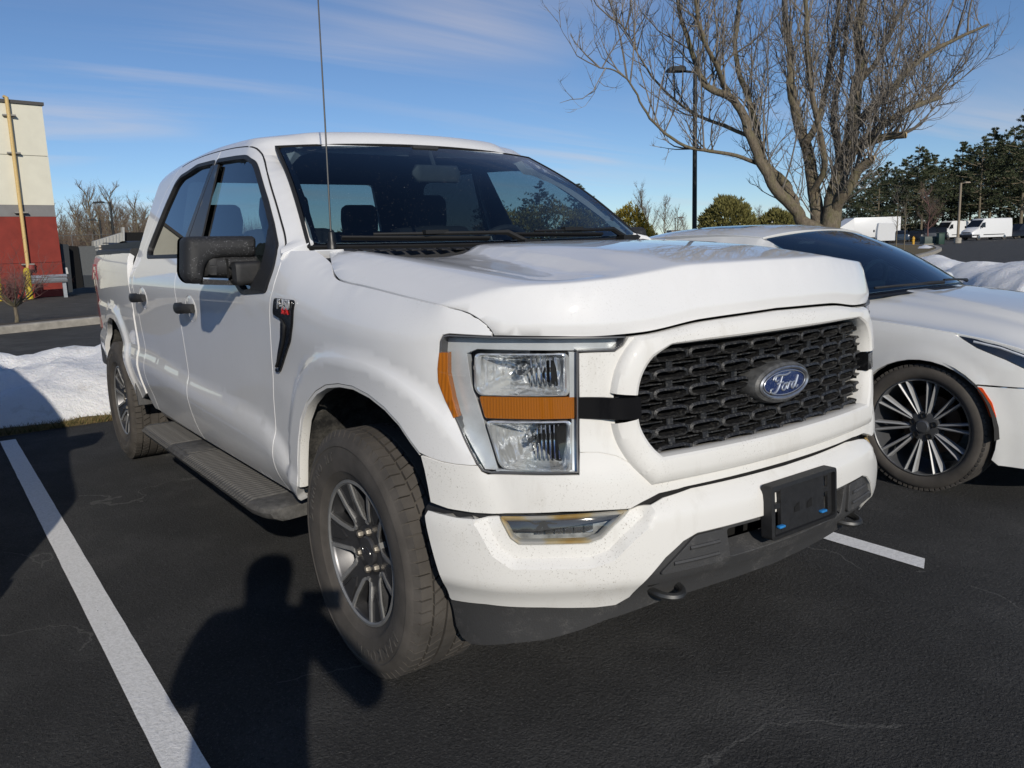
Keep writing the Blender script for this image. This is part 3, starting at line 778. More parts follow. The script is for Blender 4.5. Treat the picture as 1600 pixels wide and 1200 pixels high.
# fender vent badge
bx = lifts(BODY, [(431.5, 466), (459.5, 469.5), (461, 474), (458, 507), (455, 532), (447, 556), (439, 581), (433, 580), (437, 551), (441, 528), (442, 498), (430, 491), (429.5, 485)], (uX(-.45), 1.2))
badge = panel('vent_badge', rounded(bx, .012, 3), BODY, GLOSSB, fender, OUTS, res=.02, thick=.008, off=.009, ang=50)
bb = lifts(BODY, [(443, 499), (448, 509), (447, 530), (442, 552), (436, 572)], (uX(-.4), 1.1))
bm_ = MB(); bm_.tube([np.array(BODY(*q))+np.array((0, -.010, 0)) for q in crom(bb, 4)], .006, 6); bm_.build('vent_blade', BLACKP, badge)
def text_mesh(name, body, size, mat, parent, M4, ext=.002, shear=0., bold=0., sx=1.):
    c = bpy.data.curves.new(name, 'FONT'); c.body = body; c.size = size; c.extrude = ext; c.align_x = 'CENTER'; c.align_y = 'CENTER'; c.shear = shear; c.offset = bold; c.resolution_u = 3
    o = bpy.data.objects.new(name, c); COL.objects.link(o); bpy.context.view_layer.update()
    me = bpy.data.meshes.new_from_object(o); bpy.data.objects.remove(o)
    me.transform(Matrix.Diagonal((sx, 1, 1, 1))); me.transform(M4); me.name = name
    return link(name, me, mat, parent)
def frame(p, ex, ey):
    ex = Vector(ex).normalized(); ey = Vector(ey); ey = (ey-ex*ey.dot(ex)).normalized(); ez = ex.cross(ey)
    return Matrix(((ex[0], ey[0], ez[0], p[0]), (ex[1], ey[1], ez[1], p[1]), (ex[2], ey[2], ez[2], p[2]), (0, 0, 0, 1)))
SILVER_P = simple('silver_letters', (.8, .8, .8), .25, .6, var=.02); RED_P = simple('red_letters', (.65, .03, .03), .35, var=.05)
q = np.array(BODY(*lift(BODY, (446.5, 476), (uX(-.4), 1.2)))); text_mesh('badge_letters', 'F-150', .047, SILVER_P, badge, frame(q+np.array((0, -.0115, 0)), (1, 0, -.0), (0, 0, 1)), .002, .25, .0012, 1.05)
q = np.array(BODY(*lift(BODY, (449.5, 486.5), (uX(-.4), 1.2)))); text_mesh('trim_letters', 'STX', .028, RED_P, badge, frame(q+np.array((0, -.0115, 0)), (1, 0, 0), (0, 0, 1)), .002, .2, .001, 1.2)
# ---- cab shell: roof, pillars, door surrounds
def cabpt(uz):
    x = U0-uz[0]; z = uz[1]; return (x, s_of_z(z-zroof(x, z)))
opening = fc[-2:]+ac[1:]+rc[1:]
opening = [p for p in opening if p[1] > 1.305]
op2 = [cabpt(p) for p in inset(opening+[(uX(-2.79), 1.30), (uX(-.60), 1.30)], 0)]
aedge = [(xA(z)+.002, z) for z in (1.385, 1.45, 1.55, 1.65, 1.75, 1.80)]
front_e = []
for z in (1.388, 1.45, 1.55, 1.65, 1.75, 1.80): front_e.append((xA(z)+.010, s_of_z(z-zroof(xA(z), z))))
top_s = s_of_z(1.905)
hdr = [(-1.170+.075*(1-(s/.69)**2)+.004, s) for s in np.linspace(.64, -.64, 15)]
half = [(-2.90, s_of_z(1.30)), (-2.79, s_of_z(1.30))]
side_open = [cabpt(p) for p in reversed(ac+rc[1:]) if p[1] > 1.30]
left = [(-2.885, s_of_z(1.30))]+side_open+[cabpt(p) for p in reversed(fc) if 1.34 < p[1]][1:]+front_e
shell = left+hdr+[(x, -s) for x, s in reversed(left)]
shell = shell+[(-2.90, -s_of_z(1.55)), (-2.885, -s_of_z(1.75)), (-2.86, -.6), (-2.855, 0), (-2.86, .6), (-2.885, s_of_z(1.75)), (-2.90, s_of_z(1.55))]
cab = panel('cab_shell', inset(shell, .0015), CAB, WHITE, truck, lambda c: (0, 0, 1), res=.035, thick=.035, inner=DARKIN, edge=.003)
# fixed cab side below the belt behind the rear door
cpost = [p for p in rc if p[1] < 1.31]
panel('cab_corner', inset([(p[0]+0, p[1]) for p in cpost]+[(uX(-2.80), .47), (uX(-2.875), .55), (uX(-2.885), 1.0), (uX(-2.885), 1.30)], G), BODY, WHITE, truck, OUTS, res=.03, thick=.03)
# rocker under the doors
ro = [(uX(-.655), .45), (uX(-.655), .40), (uX(-2.80), .42), (uX(-2.69), .472), (uX(-1.8), .452)]
panel('rocker', inset(ro, .002), BODY, WHITE, truck, OUTS, res=.03, thick=.05, off=-.008)
# ---- pickup bed
def archR(cx=ARCH_R):
    out = []
    for k in range(25):
        a = math.pi*(-.02+1.04*k/24); c, s = math.cos(a), math.sin(a); e = 2.6
        out.append((uX(cx+.50*abs(c)**(2/e)*(1 if c > 0 else -1)), .42+.55*abs(s)**(2/e)*(1 if s > 0 else -.3)))
    return out
ar = archR()
bed_poly = [(uX(-2.91), .55), (uX(-2.905), .8), (uX(-2.905), 1.2), (uX(-2.91), 1.335), (uX(-2.935), 1.395), (uX(-3.6), 1.402), (uX(-4.70), 1.410), (uX(-4.735), 1.38), (uX(-4.735), 1.33), (uX(-4.70), 1.31), (uX(-4.695), .82), (uX(-4.74), .79), (uX(-4.73), .60), (uX(-4.62), .52), (uX(-4.22), .50)]+[p for p in ar[::-1] if p[1] > .43]+[(uX(-3.1), .49)]
def BEDS(u, z):
    p = BODY(u, z); x = U0-abs(u)
    if z > 1.05:
        w = sp1([1.05, 1.15, 1.24, 1.30, 1.34, 1.37, 1.40, 1.42], [.983, .990, .993, .990, .984, .975, .955, .92])(z); w -= .119*((-2.9-min(x, -2.9))/1.85)**1.6; p = (p[0], (-w-flare(x, z)) if p[1] < 0 else w+flare(x, z), z)
    return p
bed = panel('bed_side', inset(bed_poly, .002), BEDS, WHITE, truck, OUTS, res=.03, thick=.03, lines=arch_lines(ARCH_R, bed_poly))
liner('wheel_liner', ARCH_R, LINER, bed)
ex = simple('red_decal', (.42, .015, .015), .4)
q = np.array(BEDS(uX(-4.47), 1.265)); text_mesh('decal_letters', 'FX4', .16, ex, bed, frame(q+np.array((0, -.0035, 0)), (1, 0, 0), (0, .12, 1)), .001, .15, .003, 1.25)
tl = [(uX(-4.865), .83), (uX(-4.80), .83), (uX(-4.79), 1.30), (uX(-4.86), 1.315)]
TAIL = simple('tail_lens', (.30, .006, .008), .15, var=.2); MATS['tail_lens'].node_tree.nodes['Principled BSDF'].inputs['Coat Weight'].default_value = 1
tlp = MB(); rows = []
for z in np.linspace(.83, 1.31, 7):
    w = -BEDS(uX(-4.66), z)[1]
    rows.append([(-4.64, -w-.002, z), (-4.69, -w-.006, z), (-4.735, -w-.0, z), (-4.765, -w+.03, z), (-4.77, -w+.10, z), (-4.70, -w+.10, z)])
tlp.loft(rows, True, True, True).build('tail_light', TAIL, bed, ang=25)
for nm, pts in (('bed_rail', [(-2.94, 1.400), (-3.3, 1.402), (-3.7, 1.405), (-4.1, 1.408), (-4.4, 1.410), (-4.71, 1.412)]),):
    m = MB(); rows = []
    for x, z in pts:
        dy = .119*((-2.9-x)/1.85)**1.6; rows.append([(x, -.962+dy, z-.03), (x, -.958+dy, z+.010), (x, -.945+dy, z+.022), (x, -.80, z+.022), (x, -.80, z-.03)])
    m.loft(rows, True, True, True).build(nm, BLACKP, bed, ang=30)
m = MB(); m.box((-4.73, 0, 1.10), (.05, 1.58, .56)); m.box((-4.73, 0, 1.395), (.07, 1.58, .035)); m.build('tailgate', WHITE, truck, bevel=.012)
m = MB(); m.box((-4.80, 0, .62), (.18, 1.74, .19)); m.build('rear_bumper', GREYP, truck, bevel=.03)
m = MB(); m.box((-2.93, 0, 1.0), (.03, 1.8, .78)); m.box((-3.9, 0, .70), (1.95, 1.6, .04)); m.build('bed_floor', UNDER, truck)
# soft folded bed cover
m = MB(); rows = []
for i, x in enumerate(np.linspace(-2.97, -4.70, 28)):
    rg = []
    for j, y in enumerate(np.linspace(-.80, .80, 20)):
        rg.append((x, y, 1.470+.012*math.sin(x*9+1.3*math.sin(y*3))*(.4+abs(y))+.010*noise.noise((x*3, y*3, 1))))
    rows.append(rg)
m.loft(rows, False); m.add([(-2.97, -.81, 1.42), (-4.71, -.81, 1.42), (-4.71, -.81, 1.470), (-2.97, -.81, 1.470)], [(0, 1, 2, 3)]); m.add([(-4.71, -.81, 1.42), (-4.71, .81, 1.42), (-4.71, .81, 1.470), (-4.71, -.81, 1.470)], [(0, 1, 2, 3)])
m.build('bed_cover', simple('cover_vinyl', (.02, .02, .022), .55, bump=.3, bscale=60), truck, fixn=False)
for z in (1.437, 1.462):
    m = MB(); m.box((-4.78, -.80, z), (.16, .05, .014))
    m.build('cover_rail', simple('bare_aluminium', (.7, .62, .52), .4, .3), truck)
# ---- hood
hc_y = [(s, y) for s, y in hood_cut]
lipw = float(-hood_cut[-1][1])
lip_l = [(0.0, y) for y in np.linspace(-lipw+.012, lipw-.012, 60)]
rear_c = [(xlip(y)-.004+.068-x, y) for y, x in [(-.80, -.225), (-.70, -.205), (-.60, -.19), (-.5, -.175), (-.42, -.165), (-.3, -.175), (-.15, -.18), (0, -.182)]]
rear_c = rear_c+[(s, -y) for s, y in reversed(rear_c[:-1])]
hood_poly = [tuple(q) for q in hc_y]+lip_l+[(s, -y) for s, y in reversed(hc_y)]+rear_c[::-1]
def hln(dy): return [(xlip(_yc(x)+dy)-.004+.068-x, -(_yc(x)+dy)) for x in np.linspace(.62, -.14, 24)]
hl1 = hln(.062); hl2 = hln(.003)
hood = panel('hood', inset(hood_poly, .0025), HOOD, WHITE, truck, (0, 0, 1), res=.026, thick=.02, lines=[hl1, hl2, [(s, -y) for s, y in hl1], [(s, -y) for s, y in hl2]]+[[(s_, y) for y in np.linspace(-lipw+.06, lipw-.06, 60)] for s_ in (.100, .105, .110, .122, .022, .030, .06)]+[[(s_, k_*y_) for s_ in np.linspace(.15, .98, 40)] for y_ in (.782, .792, .802) for k_ in (1, -1)], ang=50)
# hood underside blocker and engine bay dark mass
m = MB(); m.box((.22, 0, .93), (.92, 1.25, .50)); m.box((.60, 0, .80), (.24, 1.36, .58)); m.box((.05, 0, 1.19), (.75, 1.55, .10)); m.build('engine_bay', UNDER, truck)
# ---- windshield, cowl
wpoly = rounded([(-.985, .02), (.985, .02), (.985, .985), (.55, .985), (.42, .975), (-.42, .975), (-.55, .985), (-.985, .985)], [.05]*8, 4)
ws = panel('windshield', wpoly, WSH, WS_GLASS, truck, (1, 0, 1), res=.06, thick=.004)
FRIT = simple('glass_frit', (.006, .006, .008), .25)
A = resample([(-1.0, .0), (1.0, .0), (1.0, 1.0), (-1.0, 1.0)], .05); B = [(a*.955, .5+(b-.5)*.93) for a, b in A]
MB().loft(ring_loft(A, B, [(0, -.008), (1, -.008)], WSH, (1, 0, 1))).build('glass_frit', FRIT, ws)
A2 = resample([(-1.006, -.01), (1.006, -.01), (1.006, 1.008), (-1.006, 1.008)], .05); B2 = [(a*.985, .5+(b-.5)*.982) for a, b in A2]
MB().loft(ring_loft(A2, B2, [(0, -.012), (0, .003), (1, .003), (1, -.006)], WSH, (1, 0, 1))).build('windshield_seal', RUBBER, ws)
# inspection stickers inside the driver side lower corner
for a0, t0, w_, h_, mt in ((.86, .10, .055, .06, simple('pale_sticker', (.55, .62, .58), .6, var=.3, scale=90)), (.87, .185, .04, .03, simple('white_sticker', (.7, .7, .68), .6, var=.3, scale=120))):
    c4 = [(a0-w_, t0), (a0+w_, t0), (a0+w_, t0+h_), (a0-w_, t0+h_)]
    m = MB(); m.add([np.array(WSH(*q))+np.array((-.004, 0, -.004)) for q in c4], [(0, 1, 2, 3)]); m.build('sticker', mt, ws, smooth=False)
m = MB(); rows = []
for y in np.linspace(-.83, .83, 41):
    a = y/.840; b = WSH(a, -.01); xr = -.172 if abs(y) < .8 else -.22
    xr = float(np.interp(abs(y), [0, .42, .6, .8, .86], [-.182, -.165, -.19, -.225, -.30]))
    zh = HZ(xr, y)
    rows.append([(b[0]-.03, y, b[2]-.004), (b[0]+.03, y, b[2]-.012), ((b[0]+xr)/2, y, min(b[2], zh)-.018), (xr+.004, y, zh-.022), (xr+.03, y, zh-.05)])
m.loft(rows, False); cowl = m.build('cowl_panel', GREYP, truck, fixn=False)
m = MB()
for y in np.arange(-.74, .75, .055):
    a = y/.840; b = WSH(a, -.01); m.box((b[0]+.075, y, b[2]-.012), (.045, .042, .006), Matrix.Rotation(R(8), 3, 'Y'))
m.build('cowl_vents', BLACKP, cowl, bevel=.002)
def wiper(y0, y1, tipt):
    w = MB(); p0 = np.array(WSH(y0/.838, 0))+np.array((.05, 0, -.004))
    pts = []
    for t in np.linspace(0, 1, 9):
        y = y0+(y1-y0)*t; q = np.array(WSH(y/.838, .02+tipt*t)); pts.append(q+np.array((.028-.012*t, 0, .030-.010*t)))
    w.tube([p0]+[np.array(p) for p in pts[1:]], [.012]*2+[.008]*4+[.006]*3, 6)
    bl = [np.array(WSH((y0+(y1-y0)*t)/.838, .012+tipt*t))+np.array((.012, 0, .013)) for t in np.linspace(.25, 1.18, 9)]
    w.tube(bl, .006, 6); w.tube([b-np.array((.006, 0, .008)) for b in bl], .004, 4)
    w.box(p0+np.array((.0, .0, .004)), (.05, .08, .022)); w.box(pts[5]+np.array((0, 0, .006)), (.03, .10, .014))
    return w.build('wiper', simple('wiper_black', (.008, .008, .008), .6), truck)
wiper(-.02, -.62, .02); wiper(.62, .06, .025)
# antenna
ab = np.array((-.485, -.765, 1.385)); m = MB(); m.lathe([(.0, .055), (.009, .05), (.011, .02), (.017, .008), (.02, -.01)], 16, 'z', ab); 
tip = at_depth((497, -8), np.dot(ab-CAM_C, _fw)-.02); m.tube([ab+np.array((0, 0, .04)), ab+(tip-ab)*.5, tip+np.array((0, 0, .06))], [.0035, .003, .0024], 6); m.build('antenna', simple('antenna_black', (.015, .015, .015), .4), truck)
# ---- front fascia: arms and frame around the grille
def BODYo(u, z, d):
    p = BODY(u, z); x, y, nx, ny = plan(u); s = -1 if u >= 0 else 1
    return (p[0]+nx*d, p[1]+s*ny*d, z)
OUTF = (1, 0, 0)
half_in = lifts(BODY, [(1042, 543), (1016, 560), (1001, 584), (994.5, 612), (994, 640), (999, 667), (1012, 691), (1028, 706)], (.45, 1.08))
print('GRILLE', [(round(a, 3), round(b, 3)) for a, b in half_in])
zt = half_in[0][1]+.006; zb = half_in[-1][1]-.004
half_in = [(half_in[0][0], zt)]+half_in[1:-1]+[(half_in[-1][0], zb)]
inner = [tuple(p) for p in crom(half_in, 4)]
inner = inner+[(-a, b) for a, b in reversed(inner)]
inner = resample(inner, .007)
outer = inset(inner, -.078)
outer = [(a, min(b, _zlip(abs(a))-.004)) for a, b in outer]
arm = lifts(BODY, [(905.5, 741), (905.5, 640), (904.5, 552), (930, 551), (961, 550), (974, 541), (983, 527)], (.70, .80))
sm = lifts(BODY, [(905.5, 707), (935, 707), (962, 712), (985, 724), (1006, 735), (1036, 738), (1070, 728)], (.70, .84))
zs0 = sm[-1][1]-.004
lipz = [(y, _zlip(y)-.005) for y in np.linspace(arm[-1][0]-.03, 0, 14)]
ph = sm[::-1]+[p for p in arm[1:] if p[1] > sm[0][1]+.01]+lipz
ph = [(0, zs0), (.2, zs0), (.35, zs0+.001)]+ph
ph = [p for p in ph if True]
up_poly = ph+[(-a, b) for a, b in reversed(ph[1:-1])]
grille = empty('grille'); grille.parent = truck
surround = panel('grille_surround', inset(up_poly, .0015), BODY, WHITE_F, grille, OUTF, holes=[inset(outer, .012)], res=.025, thick=.02)
rr = ring_loft(outer, inner, [(0, -.004), (.05, .010), (.16, .020), (.40, .028), (.76, .030), (.86, .026), (.93, .016), (1.0, .002), (1.01, -.05)], BODY, OUTF)
bq = lifts(BODY, [(904, 621), (994, 619), (995, 652), (904, 653)], (.70, .98)); bz0, bz1 = min(b for a, b in bq)-.001, max(b for a, b in bq)+.001
fm = MB(); nL = len(outer)
for i in range(nL):
    j = (i+1) % nL; zi = [(outer[k][1]+inner[k][1])/2 for k in (i, j)]
    if abs(outer[i][0]) > .45 and min(zi) < bz1-.004 and max(zi) > bz0+.004: continue
    for k in range(len(rr)-1): fm.add([rr[k][i], rr[k][j], rr[k+1][j], rr[k+1][i]], [(0, 1, 2, 3)])
fm.build('grille_frame', WHITE_F, grille, ang=28, weld=.0002)
for s in (1, -1):
    b_ = panel('grille_bar', [(a*s, b) for a, b in bq], lambda u, z: BODYo(u, z, .004+.020*sst(.66, .58, abs(u))), GLOSSB, grille, OUTF, res=.02, thick=.035)
# mesh: rounded slots with posts between them
def FG(u, z, d=-.035):
    p = np.array(BODY(u, z)); x, y, nx, ny = plan(u); s = -1 if u >= 0 else 1
    return np.array((p[0]+nx*d, p[1]+s*ny*d, z))
MESHB = NT('grille_black'); MESHB.set(Roughness=.45); _v = MESHB.coord(); MESHB.base(MESHB.mix(MESHB.math('MULTIPLY', MESHB.math('SUBTRACT', MESHB.noise(_v, 130, 4, .7), .50), 4.5, True), (.012, .012, .013), (.11, .108, .10))); MESHB.bump(MESHB.noise(_v, 300, 3), .4, .004); MESHB = MESHB.m
gm = MB(); pu, pz = .119, .0515
zc_ = (zt+zb)/2; nrow = 6
inn = np.array(inset(inner, -.062))
def slot(cu, cz, w, h, d, wall, mi=0):
    n = 20; rs = []
    for (sc, dep) in ((0, d-.028), (0, d), (wall, d+.004), (wall+.002, d-.028)):
        rg = []
        for k in range(n):
            a = 2*math.pi*k/n; c, s = math.cos(a), math.sin(a); e = 3.4
            uu = cu+(w/2-sc)*abs(c)**(2/5)*(1 if c > 0 else -1); zz = cz+(h/2-sc)*abs(s)**(2/2.6)*(1 if s > 0 else -1)
            rg.append(FG(uu, zz, dep))
        rs.append(rg)
    gm.loft(rs)
def gbox(u0, u1, z0, z1, d0, d1):
    vs = [FG(u, z, d) for d in (d0, d1) for (u, z) in ((u0, z0), (u1, z0), (u1, z1), (u0, z1))]
    gm.add(vs, [(0, 3, 2, 1), (4, 5, 6, 7), (0, 1, 5, 4), (1, 2, 6, 5), (2, 3, 7, 6), (3, 0, 4, 7)])
for r_ in range(nrow):
    cz = zt-.028-r_*pz
    for c_ in range(-6, 6):
        cu = (c_+.5)*pu
        if not inside([(cu, cz)], inn)[0]: continue
        slot(cu, cz, .113, .033, -.006, .0070)
        gbox(cu+.053, cu+.066, cz-.010, cz+.010, -.040, -.008)
        if r_ < nrow-1:
            gbox(cu-.011, cu+.011, cz-.038, cz-.013, -.040, -.012)
            # set-back wing between the rows
            gbox(cu+.018, cu+.101, cz-.0275, cz-.0245, -.050, -.020)
gm.build('grille_mesh', MESHB, grille, ang=50)
m = MB(); bk = [(a, b) for a, b in inset(inner, -.03)]
m.add([FG(a, b, -.075) for a, b in bk]+[FG(0, zc_, -.085)], [(i, (i+1) % len(bk), len(bk)) for i in range(len(bk))]); m.build('grille_backing', simple('deep_black', (.004, .004, .004), .9), grille, fixn=False)
# oval badge
ec = (0, .946)
def EM(a, b): 
    x = FG(b*0+a, 0, 0)[0]
    return np.array((.898-.25*a*a, -a, .946+b))
emb = empty('badge'); emb.parent = grille
def oval(ra, rb, n=56): return [(ra*math.cos(2*math.pi*k/n), rb*math.sin(2*math.pi*k/n)) for k in range(n)]
def ovl(name, specs, mat, cap=True, ang=30):
    mm = MB(); rs = [[EM(a, b)+np.array((dx, 0, 0)) for a, b in oval(ra, rb)] for ra, rb, dx in specs]
    mm.loft(rs, True, False, cap); return mm.build(name, mat, grille, ang=ang)
emb_h = ovl('badge_housing', [(.133, .062, -.06), (.133, .062, -.006), (.128, .058, .006), (.119, .051, .012), (.116, .048, .010)], simple('badge_grey', (.10, .10, .098), .5, .2, var=.4, scale=50, bump=.2))
ovl('badge_rim', [(.1155, .0485, .006), (.1155, .0485, .014), (.110, .0445, .017), (.104, .0395, .014), (.1035, .039, .010)], simple('badge_silver', (.42, .43, .45), .35, .85, var=.25, scale=60), False)
BLUE = NT('badge_blue'); BLUE.set(Roughness=.3); BLUE.b.inputs['Coat Weight'].default_value = .6
_v = BLUE.coord(); BLUE.base(BLUE.mix(BLUE.math('GREATER_THAN', BLUE.noise(_v, 420, 2), .62), (.012, .028, .105), (.16, .18, .24))); BLUE = BLUE.m
ovl('badge_face', [(.1045, .040, .009), (.06, .022, .013), (.01, .004, .014)], BLUE, True)
LINE = simple('badge_line', (.55, .57, .60), .3, .7, var=.1)
mm = MB(); mm.tube([EM(a, b)+np.array((.0125, 0, 0)) for a, b in oval(.097, .0345)]+[EM(.097, 0)+np.array((.0125, 0, 0))], .0013, 5, False); mm.build('badge_pinstripe', LINE, grille)
# script letters drawn as strokes (a: to the viewer's right is -a here, so flip)
strokes = [
 [(-.048, .014), (-.043, .022), (-.030, .026), (-.012, .024), (.004, .025), (.014, .029)],
 [(-.030, .026), (-.037, .021), (-.040, .012), (-.034, .009), (-.029, .012)],
 [(-.014, .024), (-.020, .008), (-.027, -.010), (-.036, -.022), (-.046, -.026), (-.054, -.022), (-.055, -.014), (-.048, -.012)],
 [(-.034, .000), (-.024, .002), (-.010, .004)],
 [(-.008, -.004), (-.014, -.010), (-.015, -.018), (-.009, -.021), (-.002, -.016), (.000, -.008), (-.004, -.002), (-.010, -.003), (-.003, -.001), (.006, -.001)],
 [(.006, -.001), (.007, -.010), (.003, -.020), (.008, -.008), (.014, .000), (.020, -.001)],
 [(.034, -.002), (.026, -.002), (.020, -.010), (.021, -.019), (.028, -.018), (.035, -.006), (.044, .016), (.040, .002), (.035, -.012), (.038, -.020), (.046, -.014)],
]
mm = MB()
for st in strokes:
    c = crom(st, 6); n = len(c)
    mm.tube([EM(-a*1.28, b*.98)+np.array((.0145, 0, 0)) for a, b in c], [.0022+.0012*math.sin(math.pi*i/max(1, n-1)) for i in range(n)], 6)
mm.build('badge_script', LINE, grille)
bpy.data.objects.remove(emb)
# ---- lower fascia band
lo_px = [(672.5, 785), (700, 795), (740, 801.5), (800, 802.5), (880, 800), (945, 797.5), (985, 795), (1003, 785), (1030, 771), (1060, 764)]
lof = lifts(BODY, lo_px, (U0-.55, .70)); zl0 = lof[-1][1]+.002
print('LOFASC', [(round(a, 3), round(b, 3)) for a, b in lof])
arch_f = lifts(BODY, [(657, 712), (663, 735), (668, 760), (672, 784)], (U0-.55, .80))
bot_hl = lifts(BODY, [(746, 729), (752, 737), (762, 741.5), (800, 742), (905, 742)], (U0-.72, .82))
hp = arch_f[::-1]+seam[::-1][1:]+bot_hl[1:]+sm+[(.35, zs0+.001), (.2, zs0), (0, zs0)]
hb_ = lof[1:]+[(.4, zl0), (.2, zl0), (0, zl0)]
hp = [lof[0]]+hp[1:]
band = hp+[(-a, b) for a, b in reversed(hp[:-1])]+[(-a, b) for a, b in hb_]+[p for p in reversed(hb_[:-1])]
fascia = panel('lower_fascia', inset(band, .0015), BODY, WHITE_F, truck, OUTF, res=.025, thick=.03, lines=[[(a, zs0-.035) for a in np.linspace(-.42, .42, 30)]])
# ---- bumper
BPX = lambda pts, g: lifts(BUMP, pts, g)
ub = lambda y: float(np.interp(y, _pb[:, 1], _db))
bt = BPX([(668, 799), (690, 806), (720, 812), (750, 814), (771, 813)], (ub(.97), .66))
fogn = BPX([(774, 813), (784, 833), (793, 849), (808, 859), (870, 858.5), (922, 857), (944, 849), (965, 828), (990, 802)], bt[-1])
bt2 = BPX([(1010, 793), (1036, 778), (1080, 763)], fogn[-1])
be_ = BPX([(664, 806), (668, 830), (676, 862), (690, 905), (703, 934)], (ub(.97), .64))
bb_ = BPX([(706, 937), (760, 944), (850, 949), (930, 949), (962, 945), (983, 933), (1005, 911), (1040, 871), (1068, 845), (1090, 832)], be_[-1])
print('BUMP', [(round(a, 3), round(b, 3)) for a, b in bt+fogn+bt2+be_+bb_])
zc1 = bt2[-1][1]; zc0 = bb_[-1][1]
fog_in = np.array(resample(fogn, .01, False))
def BUMPW(u, z):
    a = abs(u); q = np.sqrt(((fog_in-np.array((a, z)))**2).sum(1)).min() if .3 < a < 1.1 else 1
    return BUMP(u, z, -.028*(1-sst(.032, .056, q)))
lh = [(0, zc1), (.2, zc1)]+bt2[::-1]+fogn[::-1]+bt[::-1]+be_+bb_+[(.25, zc0), (0, zc0)]
bl = rounded(lh[:1]+lh[1:], .004, 1)
bfull = lh[1:-1]; bfull = bfull+[(-a, b) for a, b in reversed(bfull)]
bumper = empty('front_bumper'); bumper.parent = truck
fcl = fogn+[(fogn[-1][0], fogn[-1][1]+.08), (fogn[0][0], fogn[0][1]+.08)]
fl_ = []
for d_ in (.034, .045, .055):
    q_ = [p for p in resample(inset(resample(fcl, .015), -d_), .015, True)]
    ok = inside(np.array(q_), inset(bfull, .012)); run = [p for p, k_ in zip(q_, ok) if k_]
    seg_ = []
    for p in run:
        if seg_ and math.hypot(p[0]-seg_[-1][0], p[1]-seg_[-1][1]) > .03: fl_.append(seg_); seg_ = []
        seg_.append(p)
    if len(seg_) > 2: fl_.append(seg_)
fl_ = [l for l in fl_ if len(l) > 2]; fl_ += [[(-a, b) for a, b in l] for l in fl_]
fl_ += [[(s_*u_, z_) for u_ in np.linspace(.70, 1.10, 30)] for s_ in (1, -1) for z_ in (.474,)]
fl_ += [[(u_, z_) for u_ in np.linspace(-.48, .48, 50)] for z_ in (.650, .660)]
bumper_shell = panel('bumper_shell', bfull, BUMPW, WHITE_F, bumper, OUTF, res=.020, thick=.05, edge=.003, lines=fl_)
# black filler between fascia and bumper
sl_ = [(ub(.98), .62), (ub(.975), .74), (ub(.7), .735), (.3, .745), (0, .745), (0, .66), (.5, .66), (ub(.8), .62)]
panel('bumper_slot', sl_[:5]+[(-a, b) for a, b in reversed(sl_[:4])]+[(-a, b) for a, b in sl_[5:][::-1][::-1]][::-1]+sl_[5:], lambda u, z: BUMP(u, min(z, .69), -.045), BLACKP, bumper, OUTF, res=.04, thick=.01)
# fog lamps
FOGH = simple('fog_housing', (.40, .40, .39), .3, .3, var=.5, scale=30)
for s in (1, -1):
    fp = fogn+[(fogn[-1][0]+.01, fogn[-1][1]+.006), (fogn[0][0]-.01, fogn[0][1]+.006)]
    fp = [(a*s, b) for a, b in fp]
    fog = panel('fog_light', inset(fp, .002), lambda u, z: BUMP(u, z, -.028), CLEAR, bumper, OUTF, res=.03, thick=.02)
    panel('fog_housing', inset(fp, .003), lambda u, z: BUMP(u, z, -.075), FOGH, fog, OUTF, res=.04, thick=.005)
    cu, cz = (fogn[0][0]+fogn[-1][0])/2*s, (fogn[3][1]+.05)
    yel = NT('yellowed_rim') if s == 1 else None
    if s == 1:
        yel.set(Base_Color=(.50, .30, .08, 1), Roughness=.35); v_ = yel.coord(); yel.base(yel.ramp(yel.noise(v_, 9, 3), [(.40, (.36, .22, .06)), (.52, (.45, .36, .20)), (.62, (.42, .41, .38))])); YEL = yel.m
    A_ = resample(inset(fp, .004), .012); B_ = inset(A_, .008)
    MB().loft(ring_loft(A_, B_, [(0, .0), (.5, .004), (1, -.002), (1.2, -.02)], lambda u, z: BUMP(u, z, -.027), OUTF)).build('fog_rim', YEL, fog)
    mm = MB()
    for k in range(6):
        u_ = cu+(k-2.5)*.028; pr = [BUMP(u_+dx, cz+dz, -.060+dd) for dx, dz, dd in ((-.012, -.03, 0), (.012, -.03, 0), (.012, .03, .012), (-.012, .03, .012))]
        mm.add(pr, [(0, 1, 2, 3)])
    mm.build('fog_reflector', CHROME, fog, smooth=False)
# lower black centre, end pads, air dam
lg = [bb_[-4], bb_[-3], bb_[-2], bb_[-1], (.25, zc0), (0, zc0)]
low_z = .452
lgp = lg[::-1]+[bb_[-6], (bb_[-6][0]-.03, bb_[-6][1]-.012), (.55, .447), (.42, low_z+.003), (.2, low_z), (0, low_z)]
lgp = lgp[1:]
lgf = [(0, zc0)]+lgp+[(-a, b) for a, b in reversed(lgp[:-1])]
opn = rounded([(-.272, .487), (.272, .487), (.290, .575), (-.290, .575)], .012, 3)
low = panel('lower_grille', inset(lgf, .001), lambda u, z: BUMP(u, z, -.012), GREYP, bumper, OUTF, holes=[opn], res=.03, thick=.06)
m = MB(); m.add([BUMP(a, b, -.11) for a, b in ((-.33, .46), (.33, .46), (.33, .62), (-.33, .62))], [(0, 1, 2, 3)]); m.build('radiator_opening', simple('deep_black', (.004, .004, .004)), bumper, smooth=False)
